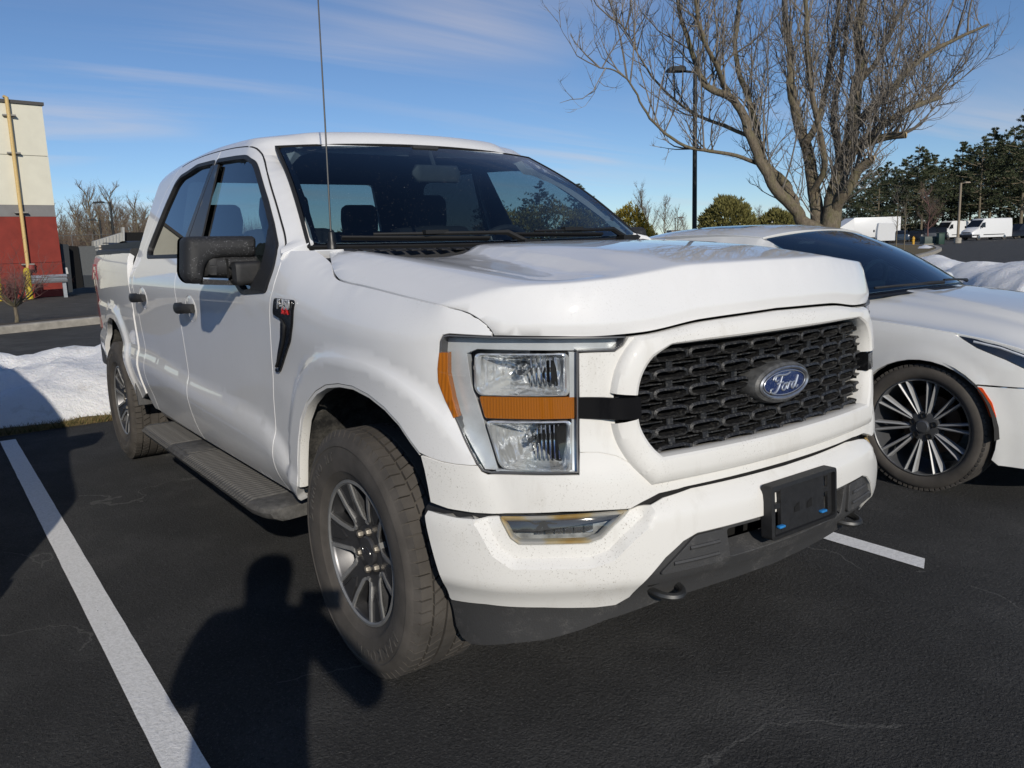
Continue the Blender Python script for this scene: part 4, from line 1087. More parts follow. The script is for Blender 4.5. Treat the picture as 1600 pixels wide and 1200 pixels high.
for s in (1, -1):
    pd = [(.305, .583), (.405, .583), (.515, .492), (.305, .492)]
    pad = panel('bumper_pad', rounded([(a*s, b-.003) for a, b in pd], .012, 3), lambda u, z: BUMP(u, z, -.012), GREYP, bumper, OUTF, res=.03, thick=.012, off=.010)
    for z_, w0, w1 in ((.515, .325, .475), (.550, .325, .425)):
        mm = MB(); mm.tube([np.array(BUMP(s*a, z_, -.001)) for a in np.linspace(w0, w1, 8)], .006, 6); mm.build('pad_ridge', GREYP, pad)
dam_px = [(704, 938), (709, 955), (713, 978), (722, 996), (735, 1006), (760, 1008), (800, 1005), (850, 1000), (905, 985), (945, 969)]
def DAM(u, z): return BUMP(u, z, -.030+.35*max(0, z-.46)*0)
dm = lifts(DAM, dam_px, (ub(.95), .44))
print('DAM', [(round(a, 3), round(b, 3)) for a, b in dm])
zd = .378
top_d = [(0, .470), (.2, .470), (.5, .470), (.62, .466)]+[(a, b+.012) for a, b in bb_[4:0:-1]]
hd = top_d+[(dm[0][0], dm[0][1]+.01)]+dm+[(.45, zd-.005), (.25, zd), (0, zd)]
hd = hd[1:-1]; dfull = hd+[(-a, b) for a, b in reversed(hd)]
panel('air_dam', dfull, DAM, GREYP, bumper, OUTF, res=.03, thick=.05, edge=.006)
# tow hooks
for s in (1, -1):
    mm = MB(); pts = []
    c = np.array((.832, -.437*s, .414))
    for k in range(13):
        a = math.pi*(-.5+k/12); pts.append(c+np.array((.055*math.cos(a)+.01, .042*math.sin(a), -.006*math.cos(a))))
    pts = [c+np.array((-.10, -.042, .02))]+pts+[c+np.array((-.10, .042, .02))]
    mm.tube(pts, .0115, 8); mm.build('tow_hook', STEEL, bumper)
    mm = MB(); mm.box(c+np.array((-.03, 0, .030)), (.10, .13, .018)); mm.build('hook_slot', simple('deep_black', (.004, .004, .004)), bumper, bevel=.006)
# plate bracket
pb = MB(); W2, z0_, z1_ = .159, .520, .676
fx = lambda z: .985-.045*(z-.52)
def pbox(y0, y1, za, zb_, d0=-.012, d1=.006, mi=0):
    vs = [(fx(z)+d, y, z) for d in (d0, d1) for (y, z) in ((y0, za), (y1, za), (y1, zb_), (y0, zb_))]
    pb.add(vs, [(0, 3, 2, 1), (4, 5, 6, 7), (0, 1, 5, 4), (1, 2, 6, 5), (2, 3, 7, 6), (3, 0, 4, 7)], mi)
oy = rounded([(-W2, z0_), (W2, z0_), (W2, z1_), (-W2, z1_)], .014, 4); iy = rounded([(-W2+.011, z0_+.011), (W2-.011, z0_+.011), (W2-.011, z1_-.011), (-W2+.011, z1_-.011)], .008, 4)
pb.loft([[(fx(b)+d, a, b) for a, b in l_] for l_, d in ((oy, -.03), (oy, .006), (iy, .008), (iy, -.004))])
pbox(-.105, .105, z0_+.008, z1_-.008, -.014, -.003); pbox(-W2+.008, -.128, z0_+.008, z1_-.008, -.014, -.005); pbox(.128, W2-.008, z0_+.008, z1_-.008, -.014, -.005)
for y in (-.1165, .1165):
    pbox(y-.014, y+.014, z1_-.022, z1_-.009, -.014, -.004); pbox(y-.014, y+.014, z0_+.085, z0_+.100, -.014, -.004); pbox(y-.014, y+.014, z0_+.008, z0_+.030, -.014, -.003)
plate = pb.build('plate_bracket', BLACKP, bumper, ang=30)
for y in (-.03, .03):
    mm = MB(); mm.add([(fx(.59)-.0005, y-.012, .578), (fx(.59)-.0005, y+.012, .578), (fx(.60)-.0005, y+.010, .606), (fx(.60)-.0005, y-.012, .594)], [(0, 1, 2, 3)])
    mm.build('bracket_hole', simple('deep_black', (.004, .004, .004)), plate, smooth=False)
CLIP = simple('blue_clip', (.03, .22, .55), .4)
for y in (-.112, .092):
    mm = MB(); mm.box((fx(.545)+.002, y, .553), (.014, .026, .007)); mm.build('blue_clip', CLIP, plate, bevel=.002)
m = MB(); m.box((.955, 0, .56), (.04, .10, .10)); m.build('bracket_mount', BLACKP, plate)
# ---- headlights
hl_out_px = [(700, 523), (735, 524.5), (771, 526), (830, 526.5), (900, 526.5), (978, 525.5), (973, 538), (961, 548.5), (903.5, 549.5), (903.5, 645), (904, 739), (830, 740), (768, 740), (754, 736), (745, 724), (737, 710), (723, 681), (705, 640), (689.5, 609), (684.8, 588), (686.5, 560), (688, 533), (692.5, 525)]
def HLr(u, z): return BODY(u, z)
hlo = lifts(BODY, hl_out_px, (U0-.70, 1.13))
HLH = NT('lamp_housing'); HLH.set(Roughness=.30, Metallic=.45); _v = HLH.coord(); HLH.base(HLH.ramp(HLH.noise(_v, 22, 4, .6), [(.3, (.50, .505, .51)), (.7, (.74, .75, .76))])); HLH = HLH.m
REFL = NT('lamp_reflector'); REFL.set(Base_Color=(.95, .945, .93, 1), Roughness=.12, Metallic=.60); _v = REFL.coord(scale=(1, 1.2, .25)); REFL.bump(REFL.noise(_v, 30, 1, .4), .7, .020); REFL = REFL.m
AMB2 = NT('amber_ribbed'); AMB2.set(Roughness=.2); AMB2.b.inputs['Coat Weight'].default_value = 1
_v = AMB2.coord(scale=(1, 1, 1)); _f = AMB2.noise(AMB2.coord(scale=(1, 1, .12)), 170, 2, .5); AMB2.set(Base_Color=(.44, .135, .010, 1)); _w = AMB2.n('TexWave'); _w.bands_direction = 'Y'; _w.inputs['Scale'].default_value = 60; AMB2.l(_v, _w.inputs['Vector']); AMB2.bump(_w.outputs[1], .35, .003); AMB2 = AMB2.m
SILVB = simple('lamp_silver', (.72, .73, .74), .28, .30, var=.12, scale=14)
def headlight():
    h = empty('headlight'); h.parent = truck
    D = lambda d: (lambda u, z: np.array(BODYo(u, z, d)))
    panel('lamp_housing', inset(hlo, .001), D(-.150), HLH, h, OUTF, res=.03, thick=.002)
    A_ = resample(hlo, .02); B_ = inset(A_, .004)
    MB().loft(ring_loft(A_, B_, [(0, -.012), (0, .002), (.9, .0025), (1.0, -.006), (1.0, -.152)], BODY, OUTS_C)).build('lamp_gasket', simple('lamp_seal', (.10, .10, .105), .35), h)
    def px(pts, d, g=(.80, 1.0)): return lifts(D(d), pts, g)
    # chrome blade along top and outer side
    tp = px([(700, 527), (771, 529), (900, 530), (970, 529), (955, 545), (900, 547), (745, 545), (728, 552), (735, 600), (755, 660), (778, 735), (758, 733), (722, 668), (702, 620), (698, 560)], -.03)
    panel('lamp_bezel', tp, D(-.032), SILVB, h, OUTF, res=.03, thick=.025)
    # bowls
    for pts in ([(744, 551), (888, 551), (889, 617), (752, 617), (744, 608)], [(760, 656), (893, 656), (893, 732), (790, 731), (780, 722)]):
        q = rounded(px(pts, -.03), .016, 4); A2_ = resample(q, .012); c = np.mean(np.array(A2_), 0)
        bowl = MB().loft(ring_loft(A2_, [tuple(np.array(p)+(c-np.array(p))*.9) for p in A2_], [(0, -.030), (.0, -.018), (.06, -.016), (.10, -.022), (.12, -.036), (.25, -.062), (.45, -.092), (.70, -.118), (1.0, -.132)], BODY, OUTS_C)).build('reflector_bowl', REFL, h, ang=50)
        b0 = np.array(BODYo(c[0]-.0, c[1]+.005, -.125)); n_ = np.array(BODYo(c[0], c[1], 0))-np.array(BODYo(c[0], c[1], -.1)); n_ /= np.linalg.norm(n_)
        mm = MB(); mm.tube([b0, b0+n_*.05, b0+n_*.075], [.018, .016, .008], 12); mm.build('bulb', CHROME, bowl)
        # moulded ribs inside the bowl
        cc = np.array(q); u0, u1 = cc[:, 0].min(), cc[:, 0].max(); zz0, zz1 = cc[:, 1].min()+.018, cc[:, 1].max()-.018
        for k in range(7):
            ua = u0+.02+(u1-u0)*.055*k; mm = MB(); mm.tube([BODYo(ua, z_, -.060-.02*math.sin(math.pi*(z_-zz0)/(zz1-zz0))) for z_ in np.linspace(zz0, zz1, 7)], .0028, 5); mm.build('reflector_rib', CHROME, bowl)
    for rp_ in ([(889, 551), (902, 551), (902, 620), (890, 620)], [(893.5, 655), (902, 655), (902, 737), (894, 733)], [(775, 733), (893, 733.5), (902, 737.5), (778, 738)]):
        panel('lamp_bezel', px(rp_, -.025), D(-.020), SILVB, h, OUTF, res=.03, thick=.03)
    q = px([(749, 620), (900, 621), (900, 653.5), (758, 653)], -.02)
    panel('turn_lens', rounded(q, .006, 2), D(-.02), AMB2, h, OUTF, res=.03, thick=.02)
    q = px([(689, 551), (701, 551), (701, 584), (709, 622), (717, 650), (711, 652), (698, 624), (687.5, 596), (686.5, 575)], -.006, (.95, 1.08))
    panel('side_marker', q, D(.003), AMB2, h, OUTS, res=.02, thick=.02)
    panel('lamp_lens', inset(hlo, .004), BODY, CLEAR, h, OUTF, res=.03, thick=.003)
    return h
OUTS_C = (.7, -.7, 0)
def BODYo(u, z, d):
    p = BODY(u, z); x, y, nx, ny = plan(u); s = -1 if u >= 0 else 1
    return (p[0]+nx*d, p[1]+s*ny*d, z)
hl = headlight()
# ---- mirrors every side part made so far to the other side
def mirror_tree(o, parent):
    if o.type == 'EMPTY':
        q = bpy.data.objects.new(o.name.split('.')[0], None); COL.objects.link(q); q.parent = parent
    else:
        q = mirror(o, parent)
        if q.name.split('.')[0] in ('badge_letters', 'trim_letters', 'decal_letters'):      # lettering reads forwards on both sides
            n = len(q.data.vertices); c_ = np.empty(n*3); q.data.vertices.foreach_get('co', c_); xm = (c_[0::3].max()+c_[0::3].min())/2; c_[0::3] = 2*xm-c_[0::3]; q.data.vertices.foreach_set('co', c_); q.data.flip_normals(); q.data.update()
    for c in list(o.children): mirror_tree(c, q)
    return q
# ---- door mirror
MIRP = NT('mirror_plastic'); MIRP.set(Roughness=.62); _v = MIRP.coord(); _s = MIRP.math('MULTIPLY', MIRP.math('SUBTRACT', MIRP.noise(MIRP.coord(scale=(1, 1, 1)), 230, 2, .6), .63), 14, True); _g = MIRP.math('GREATER_THAN', MIRP.noise(_v, 18, 3), .47)
MIRP.base(MIRP.mix(MIRP.math('MULTIPLY', _s, _g), (.022, .022, .023), (.28, .28, .29))); MIRP.bump(MIRP.noise(_v, 420, 3), .35, .003); MIRP = MIRP.m
def rbox(c, d, r, n=4, shear=0):
    """rounded box as rings in y (d = sizes)"""
    x, y, z = (k/2 for k in d); o = rounded([(-x, -z), (x, -z), (x, z), (-x, z)], r, n); rs = []
    for t in np.linspace(-1, 1, 13):
        e = abs(t); k = 1-(0 if e < 1-r/y else (1-math.sqrt(max(0, 1-((e-(1-r/y))/(r/y))**2))))*min(1, r/min(x, z))
        rs.append([(c[0]+a*k+shear*t*y, c[1]+t*y, c[2]+b*k) for a, b in o])
    return rs
mx = -.80
mir = empty('door_mirror'); mir.parent = truck
MP = lambda px_, x: on_plane(px_, 0, x)
hw = [MP(q, mx) for q in ((291, 369), (404, 368), (404, 402), (346, 404), (326, 411), (322, 428), (322, 444), (300, 444), (290, 430))]
def shellm(pts, x0, x1, rnd):
    q = rounded([(p[1], p[2]) for p in pts], rnd, 5); q = resample(q, .02); rs = []
    for (x, k) in ((x0, .0), (x0, .012), (x0+.02, .003), (x0+.04, 0), (x1-.04, .0), (x1-.022, .004), (x1-.006, .012), (x1, .022), (x1+.004, .04)):
        rr_ = inset(q, k) if k else q; rs.append([(x, a, b) for a, b in rr_])
    mm = MB(); mm.loft(rs); return mm, rs
def capfill(mb, loop, x):
    vs, es, fs, *_ = delaunay_2d_cdt([Vector(p) for p in loop], [(i, (i+1) % len(loop)) for i in range(len(loop))], [], 1, 1e-7)
    mb.add([(x, v[0], v[1]) for v in vs], [tuple(f) for f in fs])
mm, rs = shellm(hw, mx-.125, mx, .022)
capfill(mm, [(a, b) for _, a, b in rs[-1]], rs[-1][0][0]); capfill(mm, [(a, b) for _, a, b in rs[0]], rs[0][0][0])
mm.build('mirror_housing', MIRP, mir, ang=50, weld=.0005)
lp_ = [MP(q, mx) for q in ((318, 436), (376, 439), (380, 443), (374, 446), (318, 445))]
mm = MB(); q_ = rounded([(p[1], p[2]) for p in lp_], .004, 3); mm.loft([[(x, a, b) for a, b in q_] for x in (mx-.055, mx-.008)], True, True, True); mm.build('mirror_lip', MIRP, mir, ang=40)
arm_p = [MP(q, mx-.02) for q in ((320, 398), (431, 398), (425, 437), (320, 434))]
mm, rs = shellm(arm_p, mx-.10, mx-.012, .010); capfill(mm, [(a, b) for _, a, b in rs[-1]], rs[-1][0][0]); mm.build('mirror_arm', MIRP, mir, ang=40, weld=.0005)
mm = MB(); a_, b_ = MP((355.5, 404), mx-.008), MP((356.5, 434), mx-.008); mm.box((mx-.012, (a_[1]+b_[1])/2, (a_[2]+b_[2])/2), (.01, .008, abs(a_[2]-b_[2])), None); mm.build('arm_joint', simple('deep_black', (.004, .004, .004)), mir)
ft = np.array(BODY(uX(-.78), 1.29)); mm = MB(); mm.loft(rbox((-.80, -.985, 1.295), (.10, .12, .09), .02)); mm.build('mirror_foot', BLACKP, mir, ang=40)
gl_ = [(a, b) for a, b in inset([(p[1], p[2]) for p in hw], .012)]
mm = MB(); capfill(mm, gl_, mx-.128); mm.build('mirror_glass', simple('mirror_silver', (.8, .8, .82), .02, 1, var=.01), mir)
# ---- running board
STEPM = NT('step_plastic'); STEPM.set(Roughness=.8); _v = STEPM.coord(); STEPM.base(STEPM.ramp(STEPM.noise(_v, 26, 6, .7), [(.3, (.045, .044, .042)), (.7, (.13, .125, .118))])); STEPM.bump(STEPM.noise(_v, 300, 3), .5, .004); STEPM = STEPM.m
step = empty('running_board'); step.parent = truck
X0, X1 = -2.64, -.60; zs = .405
m = MB(); rs = []
prof = [(-.885, zs-.05), (-1.02, zs-.055), (-1.062, zs-.035), (-1.075, zs-.012), (-1.068, zs+.006), (-1.045, zs+.012), (-.89, zs+.012)]
for x, k in ((X0, .55), (X0+.015, .8), (X0+.06, .95), (X0+.10, 1), (-1.5, 1), (X1-.14, 1), (X1-.05, .92), (X1-.012, .78), (X1, .6)):
    rs.append([(x, -.885+(y+.885)*k, zs-.02+(z-zs+.02)*(.5+.5*k)) for y, z in prof])
m.loft(rs, True, True, True).build('step_body', STEPM, step, ang=35)
rib_me = None
for x in np.arange(X0+.10, X1-.16, .030):
    if -1.98 < x < -1.70: continue
    if rib_me is None:
        m = MB()
        m.loft([[(-.009, -.90, zs+.011), (.009, -.90, zs+.011), (.005, -.90, zs+.019), (-.005, -.90, zs+.019)], [(-.009, -1.050, zs+.011), (.009, -1.050, zs+.011), (.005, -1.047, zs+.019), (-.005, -1.047, zs+.019)], [(-.008, -1.078, zs-.006), (.008, -1.078, zs-.006), (.004, -1.084, zs-.003), (-.004, -1.084, zs-.003)]], True, True, True)
        ro_ = m.build('tread_rib', STEPM, step, smooth=False); rib_me = ro_.data
    else: ro_ = link('tread_rib', rib_me, None, step)
    ro_.location = (x, 0, 0)
m = MB(); m.box((-1.84, -.975, zs+.013), (.25, .14, .006)); m.build('step_pad', STEPM, step, bevel=.002)
for x in (-2.35, -1.6, -.95):
    m = MB(); m.box((x, -.80, zs-.03), (.06, .26, .03)); m.build('step_bracket', STEEL, step)
# mud flap piece behind the rear wheel arch front
m = MB(); m.box((-3.10, -.90, .53), (.02, .16, .16), Matrix.Rotation(R(-15), 3, 'Y')); m.build('splash_guard', GREYP, truck, bevel=.004)
# ---- everything on the passenger side gets its twin
for o in [dF, dR, fender, bed]: mirror_tree(o, truck)
for o in list(truck.children):
    if o.name.split('.')[0] in ('cab_corner', 'rocker', 'splash_guard', 'headlight', 'door_mirror', 'running_board') and '.' not in o.name: mirror_tree(o, truck)
# letters on the far side read forwards again
# ---- rear window, cabin
def RW(y, t): return (-2.865+.01*0-.04*(1-t)+.0*y, y, 1.40+.44*t)
panel('rear_window', rounded([(-.70, .03), (.70, .03), (.62, .93), (-.62, .93)], .05, 4), RW, SIDE_GLASS, truck, (-1, 0, 0), res=.08, thick=.004)
bo = [(-.90, -1.75), (.90, -1.75), (.905, 0), (.87, .22), (.755, .90), (.70, .97), (.60, 1.02), (-.60, 1.02), (-.70, .97), (-.755, .90), (-.87, .22), (-.905, 0)]
panel('cab_back', bo, RW, WHITE, truck, (-1, 0, 0), holes=[rounded([(-.69, .04), (.69, .04), (.61, .92), (-.61, .92)], .05, 4)], res=.08, thick=.03, inner=DARKIN)
SEAT = simple('seat_cloth', (.035, .036, .040), .9, bump=.2, bscale=300)
def seat(x, y, w, name='seat', rear=False):
    s = empty(name); s.parent = truck
    m = MB(); m.loft(rbox((x, y, .86), (.52, w, .18), .05)); m.build('seat_cushion', SEAT, s, ang=50)
    m = MB(); m.loft(rbox((0, 0, 0), (.15, w, .62), .06)); b = m.build('seat_back', SEAT, s, ang=50); b.location = (x-.27, y, 1.18); b.rotation_euler = (0, R(-14), 0)
    for dy in ((0,) if w < .7 else (-w*.33, w*.33)):
        m = MB(); m.loft(rbox((x-.37, y+dy, 1.565), (.11, .27, .20), .05)); m.tube([(x-.35, y+dy-.06, 1.40), (x-.37, y+dy-.06, 1.52)], .007, 6); m.tube([(x-.35, y+dy+.06, 1.40), (x-.37, y+dy+.06, 1.52)], .007, 6); m.build('headrest', SEAT, s, ang=50)
seat(-1.45, -.42, .54); seat(-1.45, .42, .54); seat(-2.40, 0, 1.40, 'rear_bench')
m = MB(); rs = []
for y in np.linspace(-.80, .80, 17):
    k = .03*math.exp(-((y-.42)/.2)**2)
    rs.append([(-.62, y, 1.30), (-.70, y, 1.345), (-.85, y, 1.355+k), (-.98, y, 1.335+k), (-1.02, y, 1.27), (-1.0, y, 1.05), (-.86, y, .95)])
m.loft(rs, False); m.build('dashboard', simple('dash_plastic', (.03, .031, .034), .8), truck, fixn=False)
sw = empty('steering_wheel'); sw.parent = truck
m = MB(); c = np.array((-1.10, .42, 1.28)); ax = Matrix.Rotation(R(-66), 3, 'Y')
m.tube([c+np.array(ax @ Vector((.19*math.cos(a), .19*math.sin(a), 0))) for a in np.linspace(0, 2*math.pi, 33)], .016, 8, False); m.build('wheel_rim', simple('wheel_leather', (.05, .05, .05), .5), sw)
m = MB(); m.loft([[tuple(c+np.array(ax @ Vector((r*math.cos(a), r*.7*math.sin(a), h)))) for a in np.linspace(0, 2*math.pi, 17)[:-1]] for r, h in ((.07, .03), (.08, 0), (.05, -.06))], True, True, True)
for a in (0, math.pi, -math.pi/2): m.tube([c, c+np.array(ax @ Vector((.19*math.sin(a), .19*math.cos(a), 0)))], .014, 6)
m.build('wheel_hub', simple('wheel_leather', (.05, .05, .05)), sw)
m = MB(); m.loft(rbox((-1.02, .02, 1.705), (.035, .26, .080), .014)); m.tube([(-1.03, .02, 1.73), (-1.07, .02, 1.81)], .010, 6); o = m.build('rear_view_mirror', simple('mirror_back', (.12, .125, .12), .5), truck, ang=50)
m = MB(); m.box((-1.10, .0, 1.815), (.07, .14, .05)); m.build('camera_pod', DARKIN, truck, bevel=.01)
m = MB(); m.box((-1.8, 0, .50), (2.6, 1.7, .10)); m.box((-2.2, 0, .42), (4.9, .95, .16)); m.box((.35, 0, .42), (.9, .9, .12)); m.build('floor_pan', UNDER, truck)
m = MB(); m.tube([(0, -.8, .40), (0, .8, .40)], .05, 10); m.tube([(WB, -.8, .40), (WB, .8, .40)], .06, 10); m.lathe([(.02, -.15), (.16, -.08), (.17, .08), (.02, .15)], 16, 'y', (WB, 0, .40)); m.build('axle', STEEL, truck)
# inner door faces/arches already dark; roof lining is the inner face of the shell
# ---- wheels
def wheel_truck():
    w = empty('wheel')
    Rt = .405
    t = MB()
    t.lathe([(.238, -.085), (.243, -.112), (.252, -.118), (.268, -.124), (.272, -.128), (.300, -.1355), (.330, -.1375), (.352, -.135), (.356, -.1375), (.362, -.1365), (.378, -.128), (.390, -.116), (.3935, -.10), (.395, 0), (.3935, .10), (.390, .116), (.362, .1345), (.330, .1375), (.27, .125), (.243, .11), (.238, .085)], 96, 'y', mi=0)
    N = 66
    for k in range(N):
        a0 = 2*math.pi*k/N
        for j, (h0, h1, sh, gap) in enumerate(((-.124, -.076, 0, .07), (-.068, -.030, .35, .10), (-.022, .022, .6, .0), (.030, .068, .3, .10), (.076, .124, 0, .07))):
            g = 2*math.pi/N*gap; sl = .5*2*math.pi/N*(1 if j in (1, 3) else 0)
            aa, ab = a0+sh*2*math.pi/N+g, a0+(1+sh)*2*math.pi/N-g
            pf = []
            def pt(a, r, h, off): return (r*math.cos(a+off), h, r*math.sin(a+off))
            ra = .3865 if j == 0 else Rt; rb_ = .3865 if j == 4 else Rt
            m0 = Rt-.0015 if j in (0, 4) else Rt
            hm0 = h0+.012 if j == 0 else h0; hm1 = h1-.012 if j == 4 else h1
            b_ = [pt(aa, .388, h0, 0), pt(ab, .388, h0, 0), pt(ab, .388, h1, sl), pt(aa, .388, h1, sl), pt(aa, ra, h0, 0), pt(ab, ra, h0, 0), pt(ab, rb_, h1, sl), pt(aa, rb_, h1, sl)]
            if j in (0, 4):
                am = pt(aa, Rt, hm0 if j == 0 else hm1, 0); bm3 = pt(ab, Rt, hm0 if j == 0 else hm1, 0)
                if j == 0: t.add([pt(aa, .377, -.127, 0), pt(ab, .377, -.127, 0), bm3, am, pt(aa, .375, -.118, 0), pt(ab, .375, -.118, 0)], [(0, 1, 2, 3), (0, 3, 4), (1, 5, 2)], 0); b_[4], b_[5] = am, bm3; b_[0], b_[1] = pt(aa, .385, hm0, 0), pt(ab, .385, hm0, 0)
                else: b_[6], b_[7] = bm3, am; b_[2], b_[3] = pt(ab, .385, hm1, 0), pt(aa, .385, hm1, 0)
            t.add(b_, [(4, 5, 6, 7), (0, 1, 5, 4), (1, 2, 6, 5), (2, 3, 7, 6), (3, 0, 4, 7)], 0)
    ty = t.build('tyre', TYRE, w, ang=30)
    # raised sidewall letters
    def arc_text(txt, a_mid, r, size, step):
        for i, ch in enumerate(txt):
            if ch == ' ': continue
            a = a_mid-(i-(len(txt)-1)/2)*step*1.0
            d = Vector((math.cos(a), 0, math.sin(a))); tgt = Vector((math.sin(a), 0, -math.cos(a)))
            p = d*r+Vector((0, -.1368, 0))
            yield text_mesh('sidewall_letter', ch, size, TYRE_L, ty, frame(p, tgt, d), .0016, .1, .001)
    list(arc_text('HANKOOK', R(-52), .322, .052, .155)); list(arc_text('DYNAPRO HT', R(150), .322, .040, .12))
    r_ = MB(); r_.lathe([(.2405, -.104), (.2425, -.1065), (.240, -.110), (.234, -.111), (.229, -.106), (.226, -.096), (.224, -.05), (.19, .02), (.19, .09), (.225, .10), (.23, .10)], 72, 'y'); r_.build('rim_barrel', simple('rim_grey', (.14, .14, .145), .38, .85, var=.15), w, ang=30)
    MACH = simple('machined_alloy', (.30, .30, .295), .42, .45, var=.1, scale=40); r_ = MB(); r_.lathe([(.2425, -.108), (.2405, -.1125), (.232, -.1135), (.2265, -.108)], 72, 'y'); r_.build('rim_lip', MACH, w, ang=50)
    RIMG = simple('rim_grey', (.14, .14, .145))
    # hub dish and cap
    h_ = MB(); h_.lathe([(.098, -.02), (.098, -.066), (.090, -.072), (.056, -.074), (.05, -.070), (.02, -.068), (.0001, -.067)], 48, 'y'); h_.build('hub', RIMG, w, ang=35)
    h_ = MB(); h_.lathe([(.048, -.068), (.048, -.078), (.043, -.083), (.0001, -.084)], 36, 'y'); cp = h_.build('hub_cap', simple('cap_grey', (.045, .045, .047), .45), w, ang=35)
    h_ = MB(); h_.tube([(.028*math.cos(a), -.0845, .012*math.sin(a)) for a in np.linspace(0, 2*math.pi, 25)], .0016, 5, False); h_.build('cap_oval', SATIN, cp)
    for k in range(6):
        a = 2*math.pi*(k+.5)/6; c = np.array((.0675*math.cos(a), 0, .0675*math.sin(a)))
        n_ = MB(); n_.lathe([(.0125, -.068), (.0125, -.082), (.010, -.088), (.006, -.090), (.0001, -.0905)], 6, 'y', c); n_.build('lug_nut', simple('nut_chrome', (.22, .20, .17), .45, .5), w, ang=30)
    MACH = simple('machined_alloy', (.44, .44, .43), .42, .45, var=.1, scale=40)
    # six flared spokes; machined edges run round the windows between them
    pol = lambda r, a: np.array((r*math.cos(a), r*math.sin(a)))
    yr = lambda r: float(np.interp(r, [.07, .105, .15, .19, .235], [-.070, -.080, -.094, -.101, -.108]))
    for k in range(6):
        a = 2*math.pi*k/6+R(4); s_ = MB(); fE = {-1: MB(), 1: MB()}
        edge_ = [(.106, 25), (.118, 20.5), (.175, 16.5), (.232, 15)]
        outl = [(.070, -30), (.090, -30)]+[(r, -d) for r, d in edge_]+[(.236, 0)]+[(r, d) for r, d in reversed(edge_)]+[(.090, 30), (.070, 30)]
        top = [pol(r, a+R(d)) for r, d in outl]; n_ = len(outl)
        vs = [(p[0], yr(o_[0])+.003, p[1]) for p, o_ in zip(top, outl)]; vb = [(p[0], yr(o_[0])+.045, p[1]) for p, o_ in zip(top, outl)]
        cen = pol(.13, a); s_.add(vs+vb+[(cen[0], yr(.13)+.004, cen[1])], [(i, (i+1) % n_, 2*n_) for i in range(n_)]+[(i, i+n_, (i+1) % n_+n_, (i+1) % n_) for i in range(n_)])
        def strip(mb, pts, wd, sg, lift_=-.0025):
            for (r0, d0), (r1, d1) in zip(pts[:-1], pts[1:]):
                w0 = wd/r0; w1 = wd/r1; q = [pol(r0, a+sg*R(d0)), pol(r1, a+sg*R(d1)), pol(r1, a+sg*(R(d1)-w1)), pol(r0, a+sg*(R(d0)-w0))]; rr_ = (r0, r1, r1, r0)
                mb.add([(p[0], yr(r_)+lift_, p[1]) for p, r_ in zip(q, rr_)]+[(p[0], yr(r_)+.012, p[1]) for p, r_ in zip(q, rr_)], [(0, 1, 2, 3), (0, 4, 5, 1), (1, 5, 6, 2), (2, 6, 7, 3), (3, 7, 4, 0)])
        for sg in (-1, 1): strip(fE[sg], edge_, .0135, sg)
        for d0, d1 in ((25, 35),):
            q = [pol(.106, a+R(d0)), pol(.106, a+R(d1)), pol(.0955, a+R(d1)), pol(.0955, a+R(d0))]
            fE[1].add([(p[0], yr(.103)-.0025, p[1]) for p in q]+[(p[0], yr(.103)+.02, p[1]) for p in q], [(0, 1, 2, 3), (0, 4, 5, 1), (1, 5, 6, 2), (2, 6, 7, 3), (3, 7, 4, 0)])
        # dark pocket in the fork of the spoke, with its own machined outline
        pk = [(.138, 0), (.165, 6.0), (.224, 7.0), (.224, -7.0), (.165, -6.0)]; pv = [pol(r, a+R(d)) for r, d in pk]
        pm = MB(); pm.add([(p[0], yr(r_[0])+.0015, p[1]) for p, r_ in zip(pv, pk)], [(0, 1, 2, 3, 4)]); pocket = pm.build('fork_pocket', simple('pocket_dark', (.060, .060, .062), .45, .5), w, smooth=False)
        for sg in (-1, 1):
            om = MB(); strip(om, [(.136, .6), (.165, 7.2), (.226, 8.6)], .0035, sg, -.0012); om.build('pocket_edge', RIMG, pocket, smooth=False)
        sp_ = s_.build('spoke', RIMG, w, ang=25); [f_.build('machined_edge', MACH, sp_, smooth=False) for f_ in fE.values()]
    d_ = MB(); d_.lathe([(.085, .03), (.165, .03), (.165, .055), (.085, .055)], 40, 'y'); d_.build('brake_disc', simple('brake_iron', (.10, .075, .06), .6, .6), w, ang=30)
    c_ = MB(); c_.loft([[tuple(p) for p in r_] for r_ in rbox((.12, .03, .06), (.10, .09, .20), .02)], True, True, True); c_.build('caliper', STEEL, w, ang=40)
    return w
TYRE_L = simple('tyre_letter', (.075, .070, .064), .8, var=.3)
wheel0 = wheel_truck(); wheel0.location = (0, -.850, .400); wheel0.parent = truck; wheel0.rotation_euler = (0, R(9), 0)
for x, s in ((WB, -1), (0, 1), (WB, 1)):
    c = copy_tree(wheel0, truck); c.location = (x, s*.850, .400); c.rotation_euler = (0, R(31), R(180) if s > 0 else 0)
# ================================================================== SEDAN
sedan = empty('sedan_car', (.207, 3.08, 0), 0, 'white four-door sedan with multi-spoke grey wheels parked beside the pickup', 'car')
PEARL = paint('pearl_paint', (.76, .76, .74), 1.0, .12)
_p2 = np.array(crom([(.865, 0), (.85, .25), (.80, .48), (.715, .65), (.60, .765), (.46, .845), (.30, .895), (.12, .92), (-.1, .932), (-.5, .938), (-1.5, .94), (-2.6, .938), (-3.1, .928), (-3.5, .895), (-3.75, .82), (-3.92, .66), (-4.0, .35), (-4.02, 0)], 14))
_d2 = np.concatenate([[0], np.cumsum(np.linalg.norm(np.diff(_p2, axis=0), axis=1))])
def u2(x): return float(np.interp(-x, -_p2[:, 0], _d2))
_zsh = sp1([-4.1, -3.2, -2.2, -1.0, -.5, 0, .3, .6, .9], [.93, .95, .955, .945, .925, .875, .83, .765, .68])
